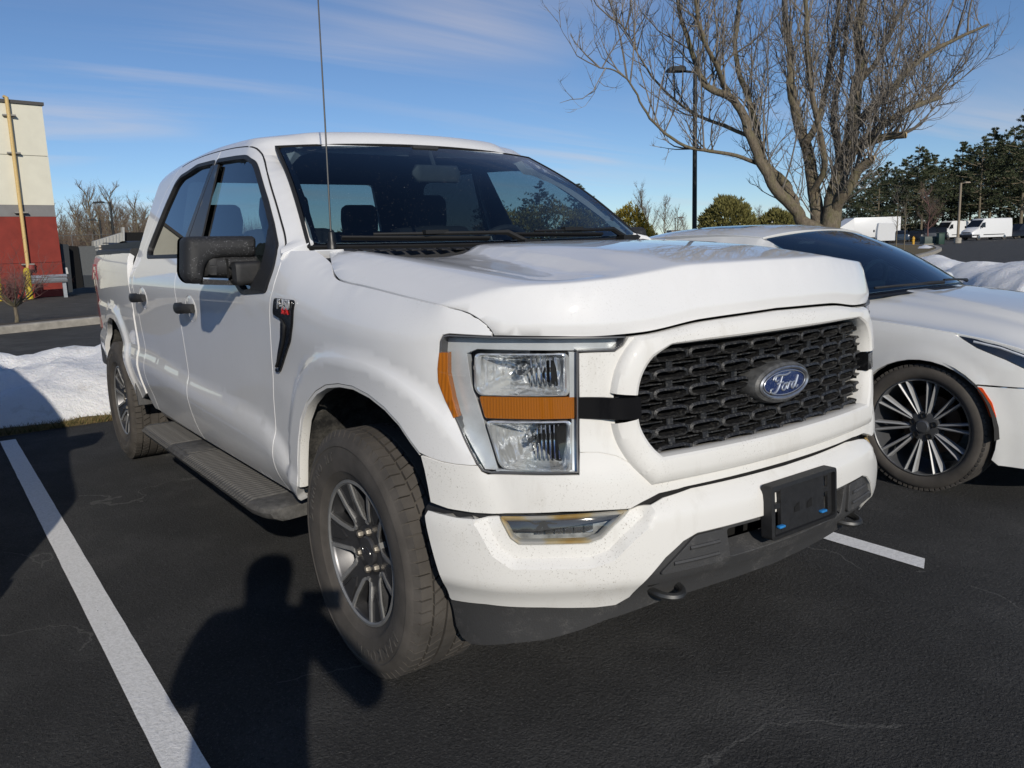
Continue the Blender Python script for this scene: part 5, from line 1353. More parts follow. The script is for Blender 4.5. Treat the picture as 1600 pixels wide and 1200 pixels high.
_w2 = sp1([-.85, -.7, -.55, -.40, -.25, -.12, -.05, 0, .03], [-.10, -.045, -.02, -.004, 0, -.004, -.016, -.04, -.085])
def B2(u, z, dd=0.):
    a = abs(u); s = -1 if u >= 0 else 1
    x = float(np.interp(a, _d2, _p2[:, 0])); y = float(np.interp(a, _d2, _p2[:, 1])); x2_ = float(np.interp(a+.02, _d2, _p2[:, 0])); y2_ = float(np.interp(a+.02, _d2, _p2[:, 1]))
    tx, ty = x2_-x, y2_-y; L = math.hypot(tx, ty)+1e-9
    d = _w2(z-_zsh(x))+dd
    for cx in (0., -2.947):
        if abs(x-cx) < .6 and z < .9:
            e = math.hypot(x-cx, max(0, z-.34)*.97)/.372; d += .012*(1-sst(1.0, 1.16, e))
    if .55 < z < .80 and -3 < x < -.3: d -= .012*math.sin((z-.55)/.25*math.pi)
    return (x+ty/L*d, s*(y-tx/L*d), z)
_h2c = sp1([-.75, -.5, -.3, 0, .3, .6, .80, .9], [1.035, 1.018, 1.0, .962, .908, .825, .745, .69])
_h2e = sp1([0, .3, .42, .52, .70, .82, .90, .95], [0, .004, .010, .030, .048, .068, .098, .14])
def H2(x, y): return (x, y, _h2c(x)-_h2e(abs(y)/max(.3, float(np.interp(-x, -_p2[:, 0], _p2[:, 1])))*.925)*(1-.15*max(0, x)))
arch2 = []
for k in range(25):
    a = math.pi*(-.10+1.2*k/24); arch2.append((u2(-.0+.372*math.cos(a)), .34+.366*math.sin(a)))
cutx = [-.62, -.45, -.3, -.06, .147, .30]
cut2 = [(u2(x), .908-.035*(x+.45)-.06*max(0, x)**2*0) for x in cutx]
cut2 = [(u2(-.62), .925), (u2(-.45), .908), (u2(-.303), .893), (u2(-.06), .873), (u2(.147), .849)]
hl2 = [(u2(.147), .849), (u2(.30), .822), (u2(.42), .79), (u2(.52), .745), (u2(.585), .68), (u2(.60), .62), (u2(.56), .625), (u2(.49), .680), (u2(.385), .735), (u2(.26), .785)]
bc = [(u2(.278), .606), (u2(.38), .603), (u2(.50), .602), (u2(.59), .615)]
O2 = (0, -1, 0)
fp2 = [(u2(-.62), .24), (u2(-.38), .24)]+[p for p in arch2[::-1] if p[1] > .235 and p[0] > u2(.285)]+[(u2(.278), .606)]+bc[1:]+hl2[5:][0:]+[hl2[0]]+cut2[::-1][1:]
fen2 = panel('front_fender', inset(fp2, .0025), B2, PEARL, sedan, O2, res=.03, thick=.03)
bpr = [(u2(.278), .600), (u2(.38), .597), (u2(.50), .597), (u2(.592), .609)]
ba2 = [p for p in arch2 if p[1] <= .606 and p[0] < u2(.2) and p[1] > .19][::-1]
hb2 = [(0, .70), (.25, .69), (.40, .66), (u2(.61), .615)]+bpr[::-1][1:]+ba2+[(u2(.385), .20), (u2(.55), .19), (.3, .17), (0, .165)]
hb2 = hb2[1:-1]
bum2 = panel('front_bumper', inset(hb2+[(-a, b) for a, b in reversed(hb2)], .002), B2, PEARL, sedan, (1, 0, 0), holes=[rounded([(-.42, .30), (.42, .30), (.50, .58), (-.50, .58)], .05)], res=.035, thick=.03)
panel('grille', rounded([(-.43, .29), (.43, .29), (.51, .59), (-.51, .59)], .05), lambda u, z: B2(u, z, -.03), GLOSSB, bum2, (1, 0, 0), res=.05, thick=.01)
panel('upper_grille', [(-.60, .60), (.60, .60), (.52, .76), (.30, .80), (0, .81), (-.30, .80), (-.52, .76)], lambda u, z: B2(u, min(z, .70), -.035), GLOSSB, bum2, (1, 0, 0), res=.06, thick=.05)
m_ = [(u2(.274), .594), (u2(.300), .591), (u2(.345), .52), (u2(.366), .45), (u2(.342), .449), (u2(.315), .52)]
def thing_pair(fn):
    o = fn(); mirror_tree(o, o.parent); return o
RED_M = simple('marker_lens', (.72, .08, .01), .2, var=.1)
def _mk():
    return panel('side_marker', [lift2 for lift2 in rounded(m_, .006, 2)], B2, RED_M, bum2, O2, res=.02, thick=.004, off=.004)
thing_pair(_mk)
LAMPB = simple('lamp_black', (.012, .013, .016), .15)
def _hl():
    h = panel('headlight', inset(rounded(hl2, .01, 2), .001), lambda u, z: B2(u, z, -.006), LAMPB, sedan, (1, -1, 0), res=.03, thick=.02)
    panel('lamp_lens', inset(rounded(hl2, .01, 2), .003), lambda u, z: B2(u, z, .001), CLEAR, h, (1, -1, 0), res=.03, thick=.002)
    mm = MB(); mm.tube([np.array(B2(u2(x), z, -.002)) for x, z in ((.24, .815), (.36, .79), (.48, .745), (.56, .685))], .006, 6); mm.build('light_bar', simple('light_bar', (.7, .72, .75), .2, .3), h)
    return h
thing_pair(_hl)
dcut = [(-.62, .24, -1.72), (-1.72, .24, -2.62)]
def _door(i):
    x0, _, x1 = dcut[i]; zt_ = .93
    pl_ = [(u2(x0), .26), (u2(x0), zt_-.005 if i == 0 else .945), (u2((x0+x1)/2), .948), (u2(x1), .950), (u2(x1-(.10 if i else 0)), .70), (u2(x1+(.12 if i else 0)), .42 if i else .3), (u2(x1+(.18 if i else 0)), .26)]
    d = panel('door', inset(pl_, .003), B2, PEARL, sedan, O2, res=.05, thick=.03)
    hx = x1+.17; pz = .80; mm = MB(); mm.tube([np.array(B2(u2(hx+t*.2), pz, -.002+.03*math.sin(math.pi*t))) for t in np.linspace(0, 1, 9)], .012, 8); mm.build('door_handle', PEARL, d)
    return d
thing_pair(lambda: _door(0)); thing_pair(lambda: _door(1))
ar2 = [(u2(-2.947+.372*math.cos(math.pi*(-.1+1.2*k/24))), .34+.366*math.sin(math.pi*(-.1+1.2*k/24))) for k in range(25)]
qp = [(u2(-2.62), .95), (u2(-3.2), .948), (u2(-3.7), .93), (u2(-3.85), .90), (u2(-3.92), .62), (u2(-3.5), .60), (u2(-3.32), .45)]+[p for p in ar2[::-1] if p[1] > .40]+[(u2(-2.56), .45), (u2(-2.50), .42), (u2(-2.72), .70)]
thing_pair(lambda: panel('quarter_panel', inset(qp, .002), B2, PEARL, sedan, O2, res=.05, thick=.03))
rb = [(u2(-3.30), .46), (u2(-3.5), .595), (u2(-3.92), .615), (4.9*0+_d2[-1], .62), (_d2[-1], .22), (u2(-3.8), .22), (u2(-3.33), .24)]
thing_pair(lambda: panel('rear_bumper', rb, B2, PEARL, sedan, (-1, -.3, 0), res=.06, thick=.03))
tg = [(u2(-3.925), .64), (_d2[-1], .64), (_d2[-1], .95), (u2(-3.86), .90)]
thing_pair(lambda: panel('tail_light', tg, B2, TAIL, sedan, (-1, -.3, 0), res=.06, thick=.03))
thing_pair(lambda: panel('sill', [(u2(-.385), .24), (u2(-.62), .24), (u2(-2.5), .25), (u2(-2.55), .18), (u2(-.39), .17)], B2, PEARL, sedan, O2, res=.05, thick=.05, off=-.004))
# hood
he = [(x, -float(-B2(u2(x), z)[1])) for x, z in ((-.62, .925), (-.45, .908), (-.303, .893), (-.06, .873), (.147, .849), (.30, .824), (.42, .792), (.52, .748), (.60, .70))]
hp2 = he+[(float(np.interp(y, _p2[:90, 1], _p2[:90, 0]))-.02, -y) for y in (.60, .5, .35, .15)]
hp2 = hp2+[(x, -y) for x, y in reversed(hp2)]+[(-.60, .70), (-.52, .5), (-.475, .25), (-.465, 0), (-.475, -.25), (-.52, -.5), (-.60, -.70)]
cl_ = [[(x, s*y) for x, y in ((-.45, .30), (-.2, .36), (.2, .43), (.5, .47))] for s in (-1, 1)]
def H2s(x, y):
    a = abs(y); yc = .36+.2*(x+.2) if False else float(np.interp(x, [-.45, -.2, .2, .5], [.30, .36, .43, .47]))
    p = H2(x, y); return (x, y, p[2]+.014*(1-sst(yc-.005, yc+.05, a)))
def edge_h(x, y):
    p = H2s(x, y); a = abs(y); k = sst(.62, .93, a/max(.2, float(np.interp(-x, -_p2[:, 0], _p2[:, 1]))))
    zt_ = float(np.interp(-x, [.0-.6, .3, .62][::1], [.70, .893, .925])) if False else float(np.interp(x, [-.62, -.45, -.303, -.06, .147, .30, .42, .52, .60, .8], [.928, .911, .896, .876, .852, .827, .795, .751, .71, .70]))
    return (x, y, p[2]*(1-k)+zt_*k)
panel('hood', inset(hp2, .002), edge_h, PEARL, sedan, (0, 0, 1), res=.04, thick=.02, lines=cl_)
# greenhouse
def W2(a, t):
    y0, x0, z0 = a*.76, -.585+.22*(1-a*a), .992+.036*(1-a*a); y1, x1, z1 = a*.585, -1.245+.075*(1-a*a), 1.352+.042*(1-a*a)
    b = .03*math.sin(math.pi*t); return (x0+(x1-x0)*t+b*.4, y0+(y1-y0)*t, z0+(z1-z0)*t+b)
SWS = glass('sedan_windshield', (.30, .46, .55), .01, 2.1)
ws2 = panel('windshield', rounded([(-.99, .02), (.99, .02), (.99, .985), (-.99, .985)], .05, 4), W2, SWS, sedan, (1, 0, 1), res=.06, thick=.003)
A_ = resample([(-1, 0), (1, 0), (1, 1), (-1, 1)], .05); B_ = [(a*.95, .5+(b-.5)*.93) for a, b in A_]
MB().loft(ring_loft(A_, B_, [(0, -.006), (1, -.006)], W2, (1, 0, 1))).build('glass_frit', FRIT, ws2)
_zc2 = sp1([-3.2, -2.9, -2.6, -2.24, -1.93, -1.6, -1.37, -1.2, -1.1], [1.17, 1.29, 1.375, 1.437, 1.451, 1.446, 1.43, 1.404, 1.38])
def R2(x, y): return (x, y, _zc2(x)-.058*(abs(y)/.60)**2.6)
rp2 = [(-1.245+.075*(1-(y/.585)**2), y) for y in np.linspace(-.585, .585, 13)]+[(-1.5, .605), (-2.0, .615), (-2.5, .60), (-2.72, .58)]+[(-2.76, y) for y in np.linspace(.5, -.5, 9)]+[(-2.72, -.58), (-2.5, -.60), (-2.0, -.615), (-1.5, -.605)]
sunr = rounded([(-1.55, -.40), (-1.55, .40), (-2.30, .40), (-2.30, -.40)], .06)
roof2 = panel('roof', rp2, R2, PEARL, sedan, (0, 0, 1), res=.05, thick=.02, inner=DARKIN, holes=[sunr])
panel('sunroof', inset(sunr, .004), R2, simple('sunroof_glass', (.01, .012, .016), .05), roof2, (0, 0, 1), res=.08, thick=.01)
def S2(x, z): return (x, -(.875-.62*(z-.95)-.015*math.sin(math.pi*min(1, max(0, (z-.95)/.42)))), z)
def railz(x): return R2(x, .60)[2]-.012
gl2 = [(-.80, .962), (-1.0, 1.09), (-1.2, 1.205), (-1.40, 1.295), (-1.60, 1.338), (-1.85, 1.352), (-2.1, 1.345), (-2.35, 1.318), (-2.6, 1.262), (-2.82, 1.17), (-2.98, 1.06), (-3.0, .975), (-1.8, .965)]
glr = rounded(gl2, .02, 2)
thing_pair(lambda: panel('side_glass', inset(glr, .012), S2, PRIV_GLASS, sedan, O2, res=.06, thick=.003, off=-.012))
def _tr():
    A_ = resample(glr, .03); mm = MB().loft(ring_loft(A_, inset(A_, .022), [(0, -.02), (0, .004), (.8, .006), (1, -.012)], S2, O2)); return mm.build('window_trim', simple('gloss_trim', (.01, .01, .012), .15), sedan)
thing_pair(_tr)
def _ap():
    o_ = [(-.66, .955)]+[(W2(-1, t)[0]+.004, W2(-1, t)[2]) for t in np.linspace(.02, 1, 8)]+[(x, railz(x)) for x in (-1.40, -1.6, -1.85, -2.1, -2.35, -2.6, -2.75)]+[(-3.0, 1.20), (-3.25, 1.06), (-3.45, .965), (-3.0, .95), (-1.8, .945), (-.9, .945)]
    def PP(x, z):
        p = S2(x, z); 
        # pull to the windshield edge and to the roof edge
        t = (z-.992)/(.36)
        xe = W2(-1, max(0, min(1, t)))[0]; ye = -W2(-1, max(0, min(1, t)))[1]*-1 if False else abs(W2(-1, max(0, min(1, t)))[1])
        k = sst(xe-.13, xe, x) if z < 1.36 else 0
        y = -p[1]*(1-k)+ye*k
        kr = sst(railz(x)-.05, railz(x), z) if x < -1.24 else 0
        y = y*(1-kr)+.604*kr
        return (x, -y, z)
    return panel('pillar_frame', o_, PP, PEARL, sedan, O2, holes=[inset(glr, -.001)], res=.04, thick=.02, inner=DARKIN)
thing_pair(_ap)
def RG(y, t): return (-2.76-.62*t, y*(1+.15*t), _zc2(-2.76)-.004-(.385)*t-.03*(y/.6)**2*(1-t))
panel('rear_glass', rounded([(-.54, .02), (.54, .02), (.62, .98), (-.62, .98)], .04), RG, PRIV_GLASS, sedan, (-1, 0, 1), res=.08, thick=.003)
panel('trunk_lid', [(-3.36, -.80), (-3.36, .80), (-3.84, .70), (-3.96, .4), (-3.985, 0), (-3.96, -.4), (-3.84, -.70)], lambda x, y: (x, y, .985-.05*(abs(y)/.8)**2-.03*(-3.4-x)), PEARL, sedan, (0, 0, 1), res=.08, thick=.02)
m = MB(); rs = []
for y in np.linspace(-.75, .75, 11): rs.append([(W2(y/.76, 0)[0]+.06, y, W2(y/.76, 0)[2]-.012), (W2(y/.76, 0)[0]-.03, y, W2(y/.76, 0)[2]-.004)])
m.loft(rs, False); m.build('cowl_panel', BLACKP, sedan, fixn=False)
def wip2(y0, y1):
    w = MB(); w.tube([np.array(W2((y0+(y1-y0)*t)/.76, .012+.025*t))+np.array((.02, 0, .018)) for t in np.linspace(0, 1, 9)], [.012]*3+[.008]*6, 6); w.build('wiper', BLACKP, sedan)
wip2(.66, .05); wip2(.0, -.55)
def _mir():
    q = MB(); q.loft(rbox((-.86, -1.0, 1.0), (.12, .20, .13), .045), True, True, True); q.tube([(-.83, -.84, .96), (-.85, -.95, .97)], .02, 8); return q.build('door_mirror', PEARL, sedan, ang=50)
thing_pair(_mir)
for y in (-.38, .38):
    s_ = empty('seat'); s_.parent = sedan
    q = MB(); q.loft(rbox((-1.75, y, .82), (.14, .50, .60), .06)); q.build('seat_back', SEAT, s_, ang=50)
    q = MB(); q.loft(rbox((-1.80, y, 1.20), (.10, .26, .18), .05)); q.build('headrest', SEAT, s_, ang=50)
q = MB(); rs = []
for y in np.linspace(-.72, .72, 13): rs.append([(-.66, y, .985), (-.80, y, 1.0+.03*math.exp(-((y-.38)/.18)**2)), (-1.0, y, .96), (-1.02, y, .75)])
q.loft(rs, False); q.build('dashboard', simple('dash_plastic', (.03, .031, .034)), sedan, fixn=False)
q = MB(); c = np.array((-1.06, .38, 1.0)); ax = Matrix.Rotation(R(-68), 3, 'Y')
q.tube([c+np.array(ax @ Vector((.18*math.cos(a), .18*math.sin(a), 0))) for a in np.linspace(0, 2*math.pi, 29)], .016, 8, False); q.tube([c-np.array(ax @ Vector((0, .18, 0))), c+np.array(ax @ Vector((0, .18, 0)))], .025, 8); q.build('steering_wheel', simple('wheel_leather', (.05, .05, .05)), sedan)
q = MB(); q.box((-1.9, 0, .30), (3.3, 1.6, .16)); q.box((.25, 0, .42), (.7, 1.2, .3)); q.build('floor_pan', UNDER, sedan)
def _lin(cx):
    q = MB(); rows = []
    for y in (.93, .62):
        rows.append([(cx+.385*math.cos(math.pi*k/20), -y, .34+.38*math.sin(math.pi*k/20)) for k in range(21)])
    q.loft(rows, False); q.add(rows[-1], [tuple(range(21))]); return q.build('wheel_liner', UNDER, sedan, fixn=False)
for cx in (0, -2.947): thing_pair(lambda: _lin(cx))
def wheel_car():
    w = empty('wheel'); Rt = .341
    t = MB(); t.lathe([(.258, -.08), (.262, -.108), (.268, -.113), (.276, -.118), (.290, -.1215), (.305, -.121), (.318, -.117), (.330, -.106), (.337, -.094), (.3395, -.07), (Rt, -.055), (Rt, -.040), (.334, -.038), (.334, -.030), (Rt, -.028), (Rt, .028), (.334, .03), (.334, .038), (Rt, .04), (.339, .08), (.33, .106), (.29, .122), (.264, .11), (.258, .08)], 96, 'y')
    for k in range(72):
        a = 2*math.pi*k/72; c_, s_ = math.cos(a), math.sin(a); mtx = Matrix(((c_, 0, -s_), (0, 1, 0), (s_, 0, c_)))
        t.box((.3325*c_, -.1035, .3325*s_), (.014, .018, .020), mtx)
    t.build('tyre', TYRE, w, ang=30)
    RG_ = simple('rim_gunmetal', (.14, .145, .155), .35, .6, var=.1)
    r = MB(); r.lathe([(.260, -.098), (.2635, -.102), (.261, -.107), (.255, -.107), (.251, -.10), (.248, -.05), (.22, .03), (.22, .09), (.258, .10)], 72, 'y'); r.build('rim_barrel', RG_, w, ang=30)
    r = MB(); r.lathe([(.2635, -.104), (.2615, -.109), (.255, -.1095), (.252, -.104)], 72, 'y'); r.build('rim_lip', SATIN, w, ang=50)
    r = MB(); r.lathe([(.085, -.03), (.080, -.062), (.06, -.066), (.036, -.066), (.034, -.075), (.028, -.079), (.0001, -.080)], 48, 'y'); r.build('hub', RG_, w, ang=30)
    for k in range(5):
        a = 2*math.pi*k/5+.3; c = (.060*math.cos(a), 0, .060*math.sin(a)); n_ = MB(); n_.lathe([(.016, -.064), (.016, -.073), (.012, -.073), (.009, -.062), (.0001, -.064)], 14, 'y', c); n_.build('lug_nut', simple('nut_black', (.02, .02, .02), .3), w, ang=30)
    for k in range(10):
        for j, off in enumerate((-1, 1)):
            a0 = 2*math.pi*k/10+.12; a1 = a0+off*R(5.2 if k % 2 else 5.2); aI = a0+off*R(4)
            p0 = np.array((.062*math.cos(aI), .062*math.sin(aI))); p1 = np.array((.255*math.cos(a1), .255*math.sin(a1))); d = (p1-p0)/np.linalg.norm(p1-p0); n = np.array((-d[1], d[0]))
            s_ = MB(); vs = []
            for (p, wd, y0, dp) in ((p0, .012, -.060, .03), (p0*.5+p1*.5, .011, -.080, .035), (p1, .012, -.103, .04)):
                vs.append([(p[0]-n[0]*wd*.65, y0+dp, p[1]-n[1]*wd*.65), (p[0]-n[0]*wd*.5, y0+.004, p[1]-n[1]*wd*.5), (p[0]-n[0]*wd*.1*off, y0-.003, p[1]-n[1]*wd*.1*off), (p[0]+n[0]*wd*.5, y0+.004, p[1]+n[1]*wd*.5), (p[0]+n[0]*wd*.65, y0+dp, p[1]+n[1]*wd*.65)])
            s_.loft(vs, True, True, True); s_.build('spoke', simple('spoke_metal', (.40, .405, .41), .35, .25, var=.1), w, ang=20)
    d_ = MB(); d_.lathe([(.08, .02), (.16, .02), (.16, .05), (.08, .05)], 40, 'y'); d_.build('brake_disc', simple('brake_iron', (.10, .075, .06)), w, ang=30)
    return w
wh2 = wheel_car(); wh2.parent = sedan; wh2.location = (0, -.795, .340)
for x, s in ((-2.947, -1), (0, 1), (-2.947, 1)):
    c = copy_tree(wh2, sedan); c.location = (x, s*.795, .340); c.rotation_euler = (0, .4, R(180) if s > 0 else 0)
# ================================================================== SNOW
def snow_pile(name, outline, hmax, label, seed, rough=1., res=.12, fall=.45):
    pl_ = np.array(outline); lo, hi = pl_.min(0), pl_.max(0); m = MB()
    xs = np.arange(lo[0]-.1, hi[0]+.1, res); ys = np.arange(lo[1]-.1, hi[1]+.1, res); idx = {}
    bd = np.array(resample(outline, res*.6)); P_ = np.array([(x, y) for x in xs for y in ys]); ins = inside(P_, outline)
    dist = np.zeros(len(P_)); 
    if ins.any(): dist[ins] = near(P_[ins], bd)
    vs = []; 
    for (x, y), i_, d in zip(P_, ins, dist):
        if i_:
            k = 1-math.exp(-d/fall); h = hmax*k*(.78+.35*noise.noise((x*.7, y*.7, seed))+.22*rough*abs(noise.noise((x*1.5, y*1.5, seed+4))))+rough*(.06*noise.noise((x*2.6, y*2.6, seed))+.035*noise.noise((x*7, y*7, seed)))*k
            h = max(.0, h)
        else: h = -.06
        vs.append((x+.03*noise.noise((x*4, y*4, seed+9)), y+.03*noise.noise((x*4, y*4, seed+3)), h))
    ny = len(ys); fs = []
    for i in range(len(xs)-1):
        for j in range(ny-1):
            q = (i*ny+j, (i+1)*ny+j, (i+1)*ny+j+1, i*ny+j+1)
            if ins[list(q)].any(): fs.append(q)
    m.add(vs, fs); o = m.build(name, SNOW, fixn=True, ang=180)
    return tag(o, label, 'snow pile')
snow_pile('snow_pile', [(-5.42, -8), (-5.30, -3.5), (-5.40, -2.0), (-5.34, -1.2), (-5.40, -.4), (-5.36, .6), (-5.45, 2.2), (-5.9, 3.6), (-6.6, 3.9), (-7.6, 2.6), (-8.05, .6), (-8.15, -1.5), (-8.0, -4), (-7.6, -8)], .64, 'long dirty snow pile on the grass strip behind the pickup', 3.1, 1.5, .075, .55)
ca, cb = ground((1395, 424)), ground((1700, 446)); cd_ = (cb-ca)/np.linalg.norm(cb-ca); cn = np.array((-cd_[1], cd_[0], 0)); cl__ = np.linalg.norm(cb-ca)
if cn@_fw < 0: cn = -cn
fr_ = [tuple((ca+cd_*t-cn*(.2+.25*noise.noise((t, 3, 0))))[:2]) for t in np.linspace(0, cl__+3, 14)]; bk_ = [tuple((ca+cd_*t+cn*(1.5+1.6*t/cl__+.4*noise.noise((t, 7, 0))))[:2]) for t in np.linspace(cl__+3, .0, 14)]
snow_pile('snow_pile', fr_+bk_, .70, 'bright lumpy snow bank beyond the white sedan', 8.4, .6, .10, .5)
snow_pile('snow_pile', [tuple(ground(q)[:2]) for q in ((1428, 391), (1458, 391), (1463, 388.5), (1450, 387), (1430, 388))], .35, 'small melting snow patch on the grass island', 5.2, .8, .25)
# grass blades on the strip edge (uncountable)
m = MB(); rnd = random.Random(5)
for i in range(15000):
    y = rnd.uniform(-3.2, 3.5); x = LX+.05-abs(rnd.gauss(0, .16)); h = rnd.uniform(.02, .065); a = rnd.uniform(0, 6.28); w = .0035
    bx_, by_ = x+h*rnd.uniform(-.9, .9), y+h*rnd.uniform(-.9, .9)
    m.add([(x-w*math.cos(a), y-w*math.sin(a), 0), (x+w*math.cos(a), y+w*math.sin(a), 0), (bx_, by_, h)], [(0, 1, 2)], 0 if rnd.random() < .62 else 1)
gb = m.build('grass_blades', [simple('dry_blade', (.22, .16, .07), .9, var=.3), simple('green_blade', (.075, .085, .022), .9, var=.3)], smooth=False, fixn=False); tag(gb, 'dry brown and green grass along the asphalt edge', 'grass', kind='stuff')
# ================================================================== TREES
BARK = NT('tree_bark'); BARK.set(Roughness=.95); _v = BARK.coord(); _f = BARK.noise(BARK.coord(scale=(1, 1, .35)), 26, 6, .75)
BARK.base(BARK.mix(BARK.math('MULTIPLY', BARK.math('SUBTRACT', BARK.noise(_v, 5, 4, .7), .45), 3, True), BARK.ramp(_f, [(.3, (.07, .055, .04)), (.55, (.19, .155, .11)), (.75, (.30, .25, .18))]), (.16, .15, .07))); BARK.bump(_f, .9, .03); BARK = BARK.m
TWIG = simple('twig_bark', (.19, .168, .142), .9, var=.35, scale=3)
def limb(m, pts, r0, r1, n=8, mi=0):
    k = len(pts); m.tube(pts, [r0+(r1-r0)*(i/(k-1)) for i in range(k)], n, True, mi)
def twigs(m, p, d, L, r, depth, rnd, up=.35, n=3, wig=.25, kids=4, shrink=.55):
    seg = 5 if depth > 0 else 4; pts = [np.array(p, float)]; d = np.array(d, float); d /= np.linalg.norm(d)
    for i in range(seg):
        d = d+np.array((rnd.gauss(0, wig), rnd.gauss(0, wig), rnd.gauss(0, wig)+up))*.5; d /= np.linalg.norm(d)
        pts.append(pts[-1]+d*L/seg)
    m.tube(pts, [r*(1-.75*i/seg) for i in range(seg+1)], n if depth < 2 else n+1, False)
    if depth > 0:
        for k in range(kids):
            t = rnd.uniform(.2, 1.0)*seg; i = min(seg-1, int(t)); q = pts[i]+(pts[i+1]-pts[i])*(t-i)
            a = np.array((rnd.gauss(0, 1), rnd.gauss(0, 1), rnd.gauss(.15, .6))); a /= np.linalg.norm(a)
            twigs(m, q, d*.55+a*.75, L*shrink*rnd.uniform(.6, 1.15), r*.5, depth-1, rnd, up, n, wig, kids, shrink)
# the multi-stem tree beyond the sedan: main limbs follow the photograph, 17 m away, each with its own depth
TD = 16.5
limbs = [
 ([(1296, 372), (1298, 352), (1306, 300), (1322, 245), (1333, 200), (1337, 150), (1346, 95), (1340, 45), (1352, -10), (1356, -90)], .23, .05, .0),
 ([(1300, 345), (1322, 300), (1345, 262), (1364, 248)], .13, .07, -.5),
 ([(1322, 246), (1350, 226), (1385, 214), (1414, 211)], .095, .065, -.6),
 ([(1326, 232), (1365, 208), (1405, 178), (1440, 162), (1468, 152)], .08, .05, .5),
 ([(1334, 200), (1360, 172), (1392, 142), (1414, 115), (1450, 84), (1500, 58), (1545, 38)], .10, .02, -.4),
 ([(1340, 130), (1370, 95), (1395, 40), (1425, -20)], .07, .03, .6),
 ([(1290, 372), (1280, 352), (1272, 300), (1262, 240), (1247, 190), (1237, 140), (1236, 90), (1228, 30), (1224, -60)], .17, .05, .5),
 ([(1258, 225), (1278, 190), (1290, 140), (1300, 80), (1310, 10), (1315, -70)], .08, .035, 1.1),
 ([(1284, 372), (1255, 348), (1245, 330), (1213, 296), (1193, 262), (1172, 215), (1160, 178), (1140, 152), (1112, 140), (1095, 120), (1078, 70), (1062, 20), (1055, -40)], .15, .03, -.3),
 ([(1245, 330), (1236, 305), (1222, 282), (1196, 258), (1186, 225), (1180, 190), (1168, 150), (1150, 95), (1152, 30), (1160, -50)], .11, .035, .3),
 ([(1190, 258), (1150, 243), (1110, 236), (1070, 228), (1030, 200), (1005, 168), (985, 130), (960, 110), (935, 106)], .042, .010, -.8),
 ([(1168, 212), (1130, 196), (1085, 178), (1045, 148), (1012, 110), (985, 60), (965, 30)], .042, .010, .7),
 ([(1140, 152), (1118, 100), (1095, 50), (1085, -10)], .06, .02, -.9),
 ([(1270, 300), (1288, 262), (1282, 215), (1268, 150), (1262, 80), (1258, 0), (1255, -80)], .07, .03, -.9),
 ([(1310, 285), (1308, 230), (1300, 180), (1312, 120), (1322, 50), (1330, -30)], .07, .03, .9),
]
bigtree = empty('bare_tree', tuple(ground((1285, 352))*0+at_depth((1290, 372), TD)*np.array((1, 1, 0))), 0, 'large leafless multi-stemmed tree with upright twigs behind the white sedan', 'tree')
base = np.array(bigtree.location); tm_ = MB(); bm_ = MB(); rnd = random.Random(11)
for pts, r0, r1, dz in limbs:
    n = len(pts); P3 = []
    for i, q in enumerate(pts): P3.append(at_depth(q, TD+dz*(i/(n-1))**.7*1.6)-base)
    if pts[0][1] >= 340: P3 = [np.array((P3[0][0]*.5, P3[0][1]*.5, -.05))]+P3
    c = crom(P3, 4); c = [p+np.array((.03*noise.noise((i*.7, r0*50, 1)), .03*noise.noise((i*.7, r0*50, 5)), 0)) for i, p in enumerate(c)]
    limb(tm_, c, r0, r1, 9)
    L = len(c)
    for k in range(int(4+r0*40)):      # upright water shoots
        i = rnd.uniform(.25, .95)*(L-1); j = min(L-2, int(i)); p = c[j]
        twigs(bm_, p, (rnd.gauss(0, .18), rnd.gauss(0, .18), 1), rnd.uniform(1.2, 3.0), rnd.uniform(.014, .024), 2, rnd, .10, 3, .14, 5, .30)
    for k in range(int(20+r0*65)):
        i = rnd.uniform(.22, 1)*(L-1); j = min(L-2, int(i)); p = c[j]+(c[j+1]-c[j])*(i-j); dr = c[j+1]-c[j]; dr = dr/np.linalg.norm(dr)
        a = np.array((rnd.gauss(0, 1), rnd.gauss(0, 1), rnd.gauss(.3, .5))); a /= np.linalg.norm(a)
        twigs(bm_, p, dr*.5+a*.7+np.array((0, 0, .25)), rnd.uniform(.6, 1.8), rnd.uniform(.011, .019), 2, rnd, .34, 3, .32, 5, .48)
for q in ((1364, 248), (1414, 211), (1332, 352-28)): pass
tm_.build('trunk', BARK, bigtree, ang=60); bm_.build('crown', TWIG, bigtree, ang=60, fixn=False)
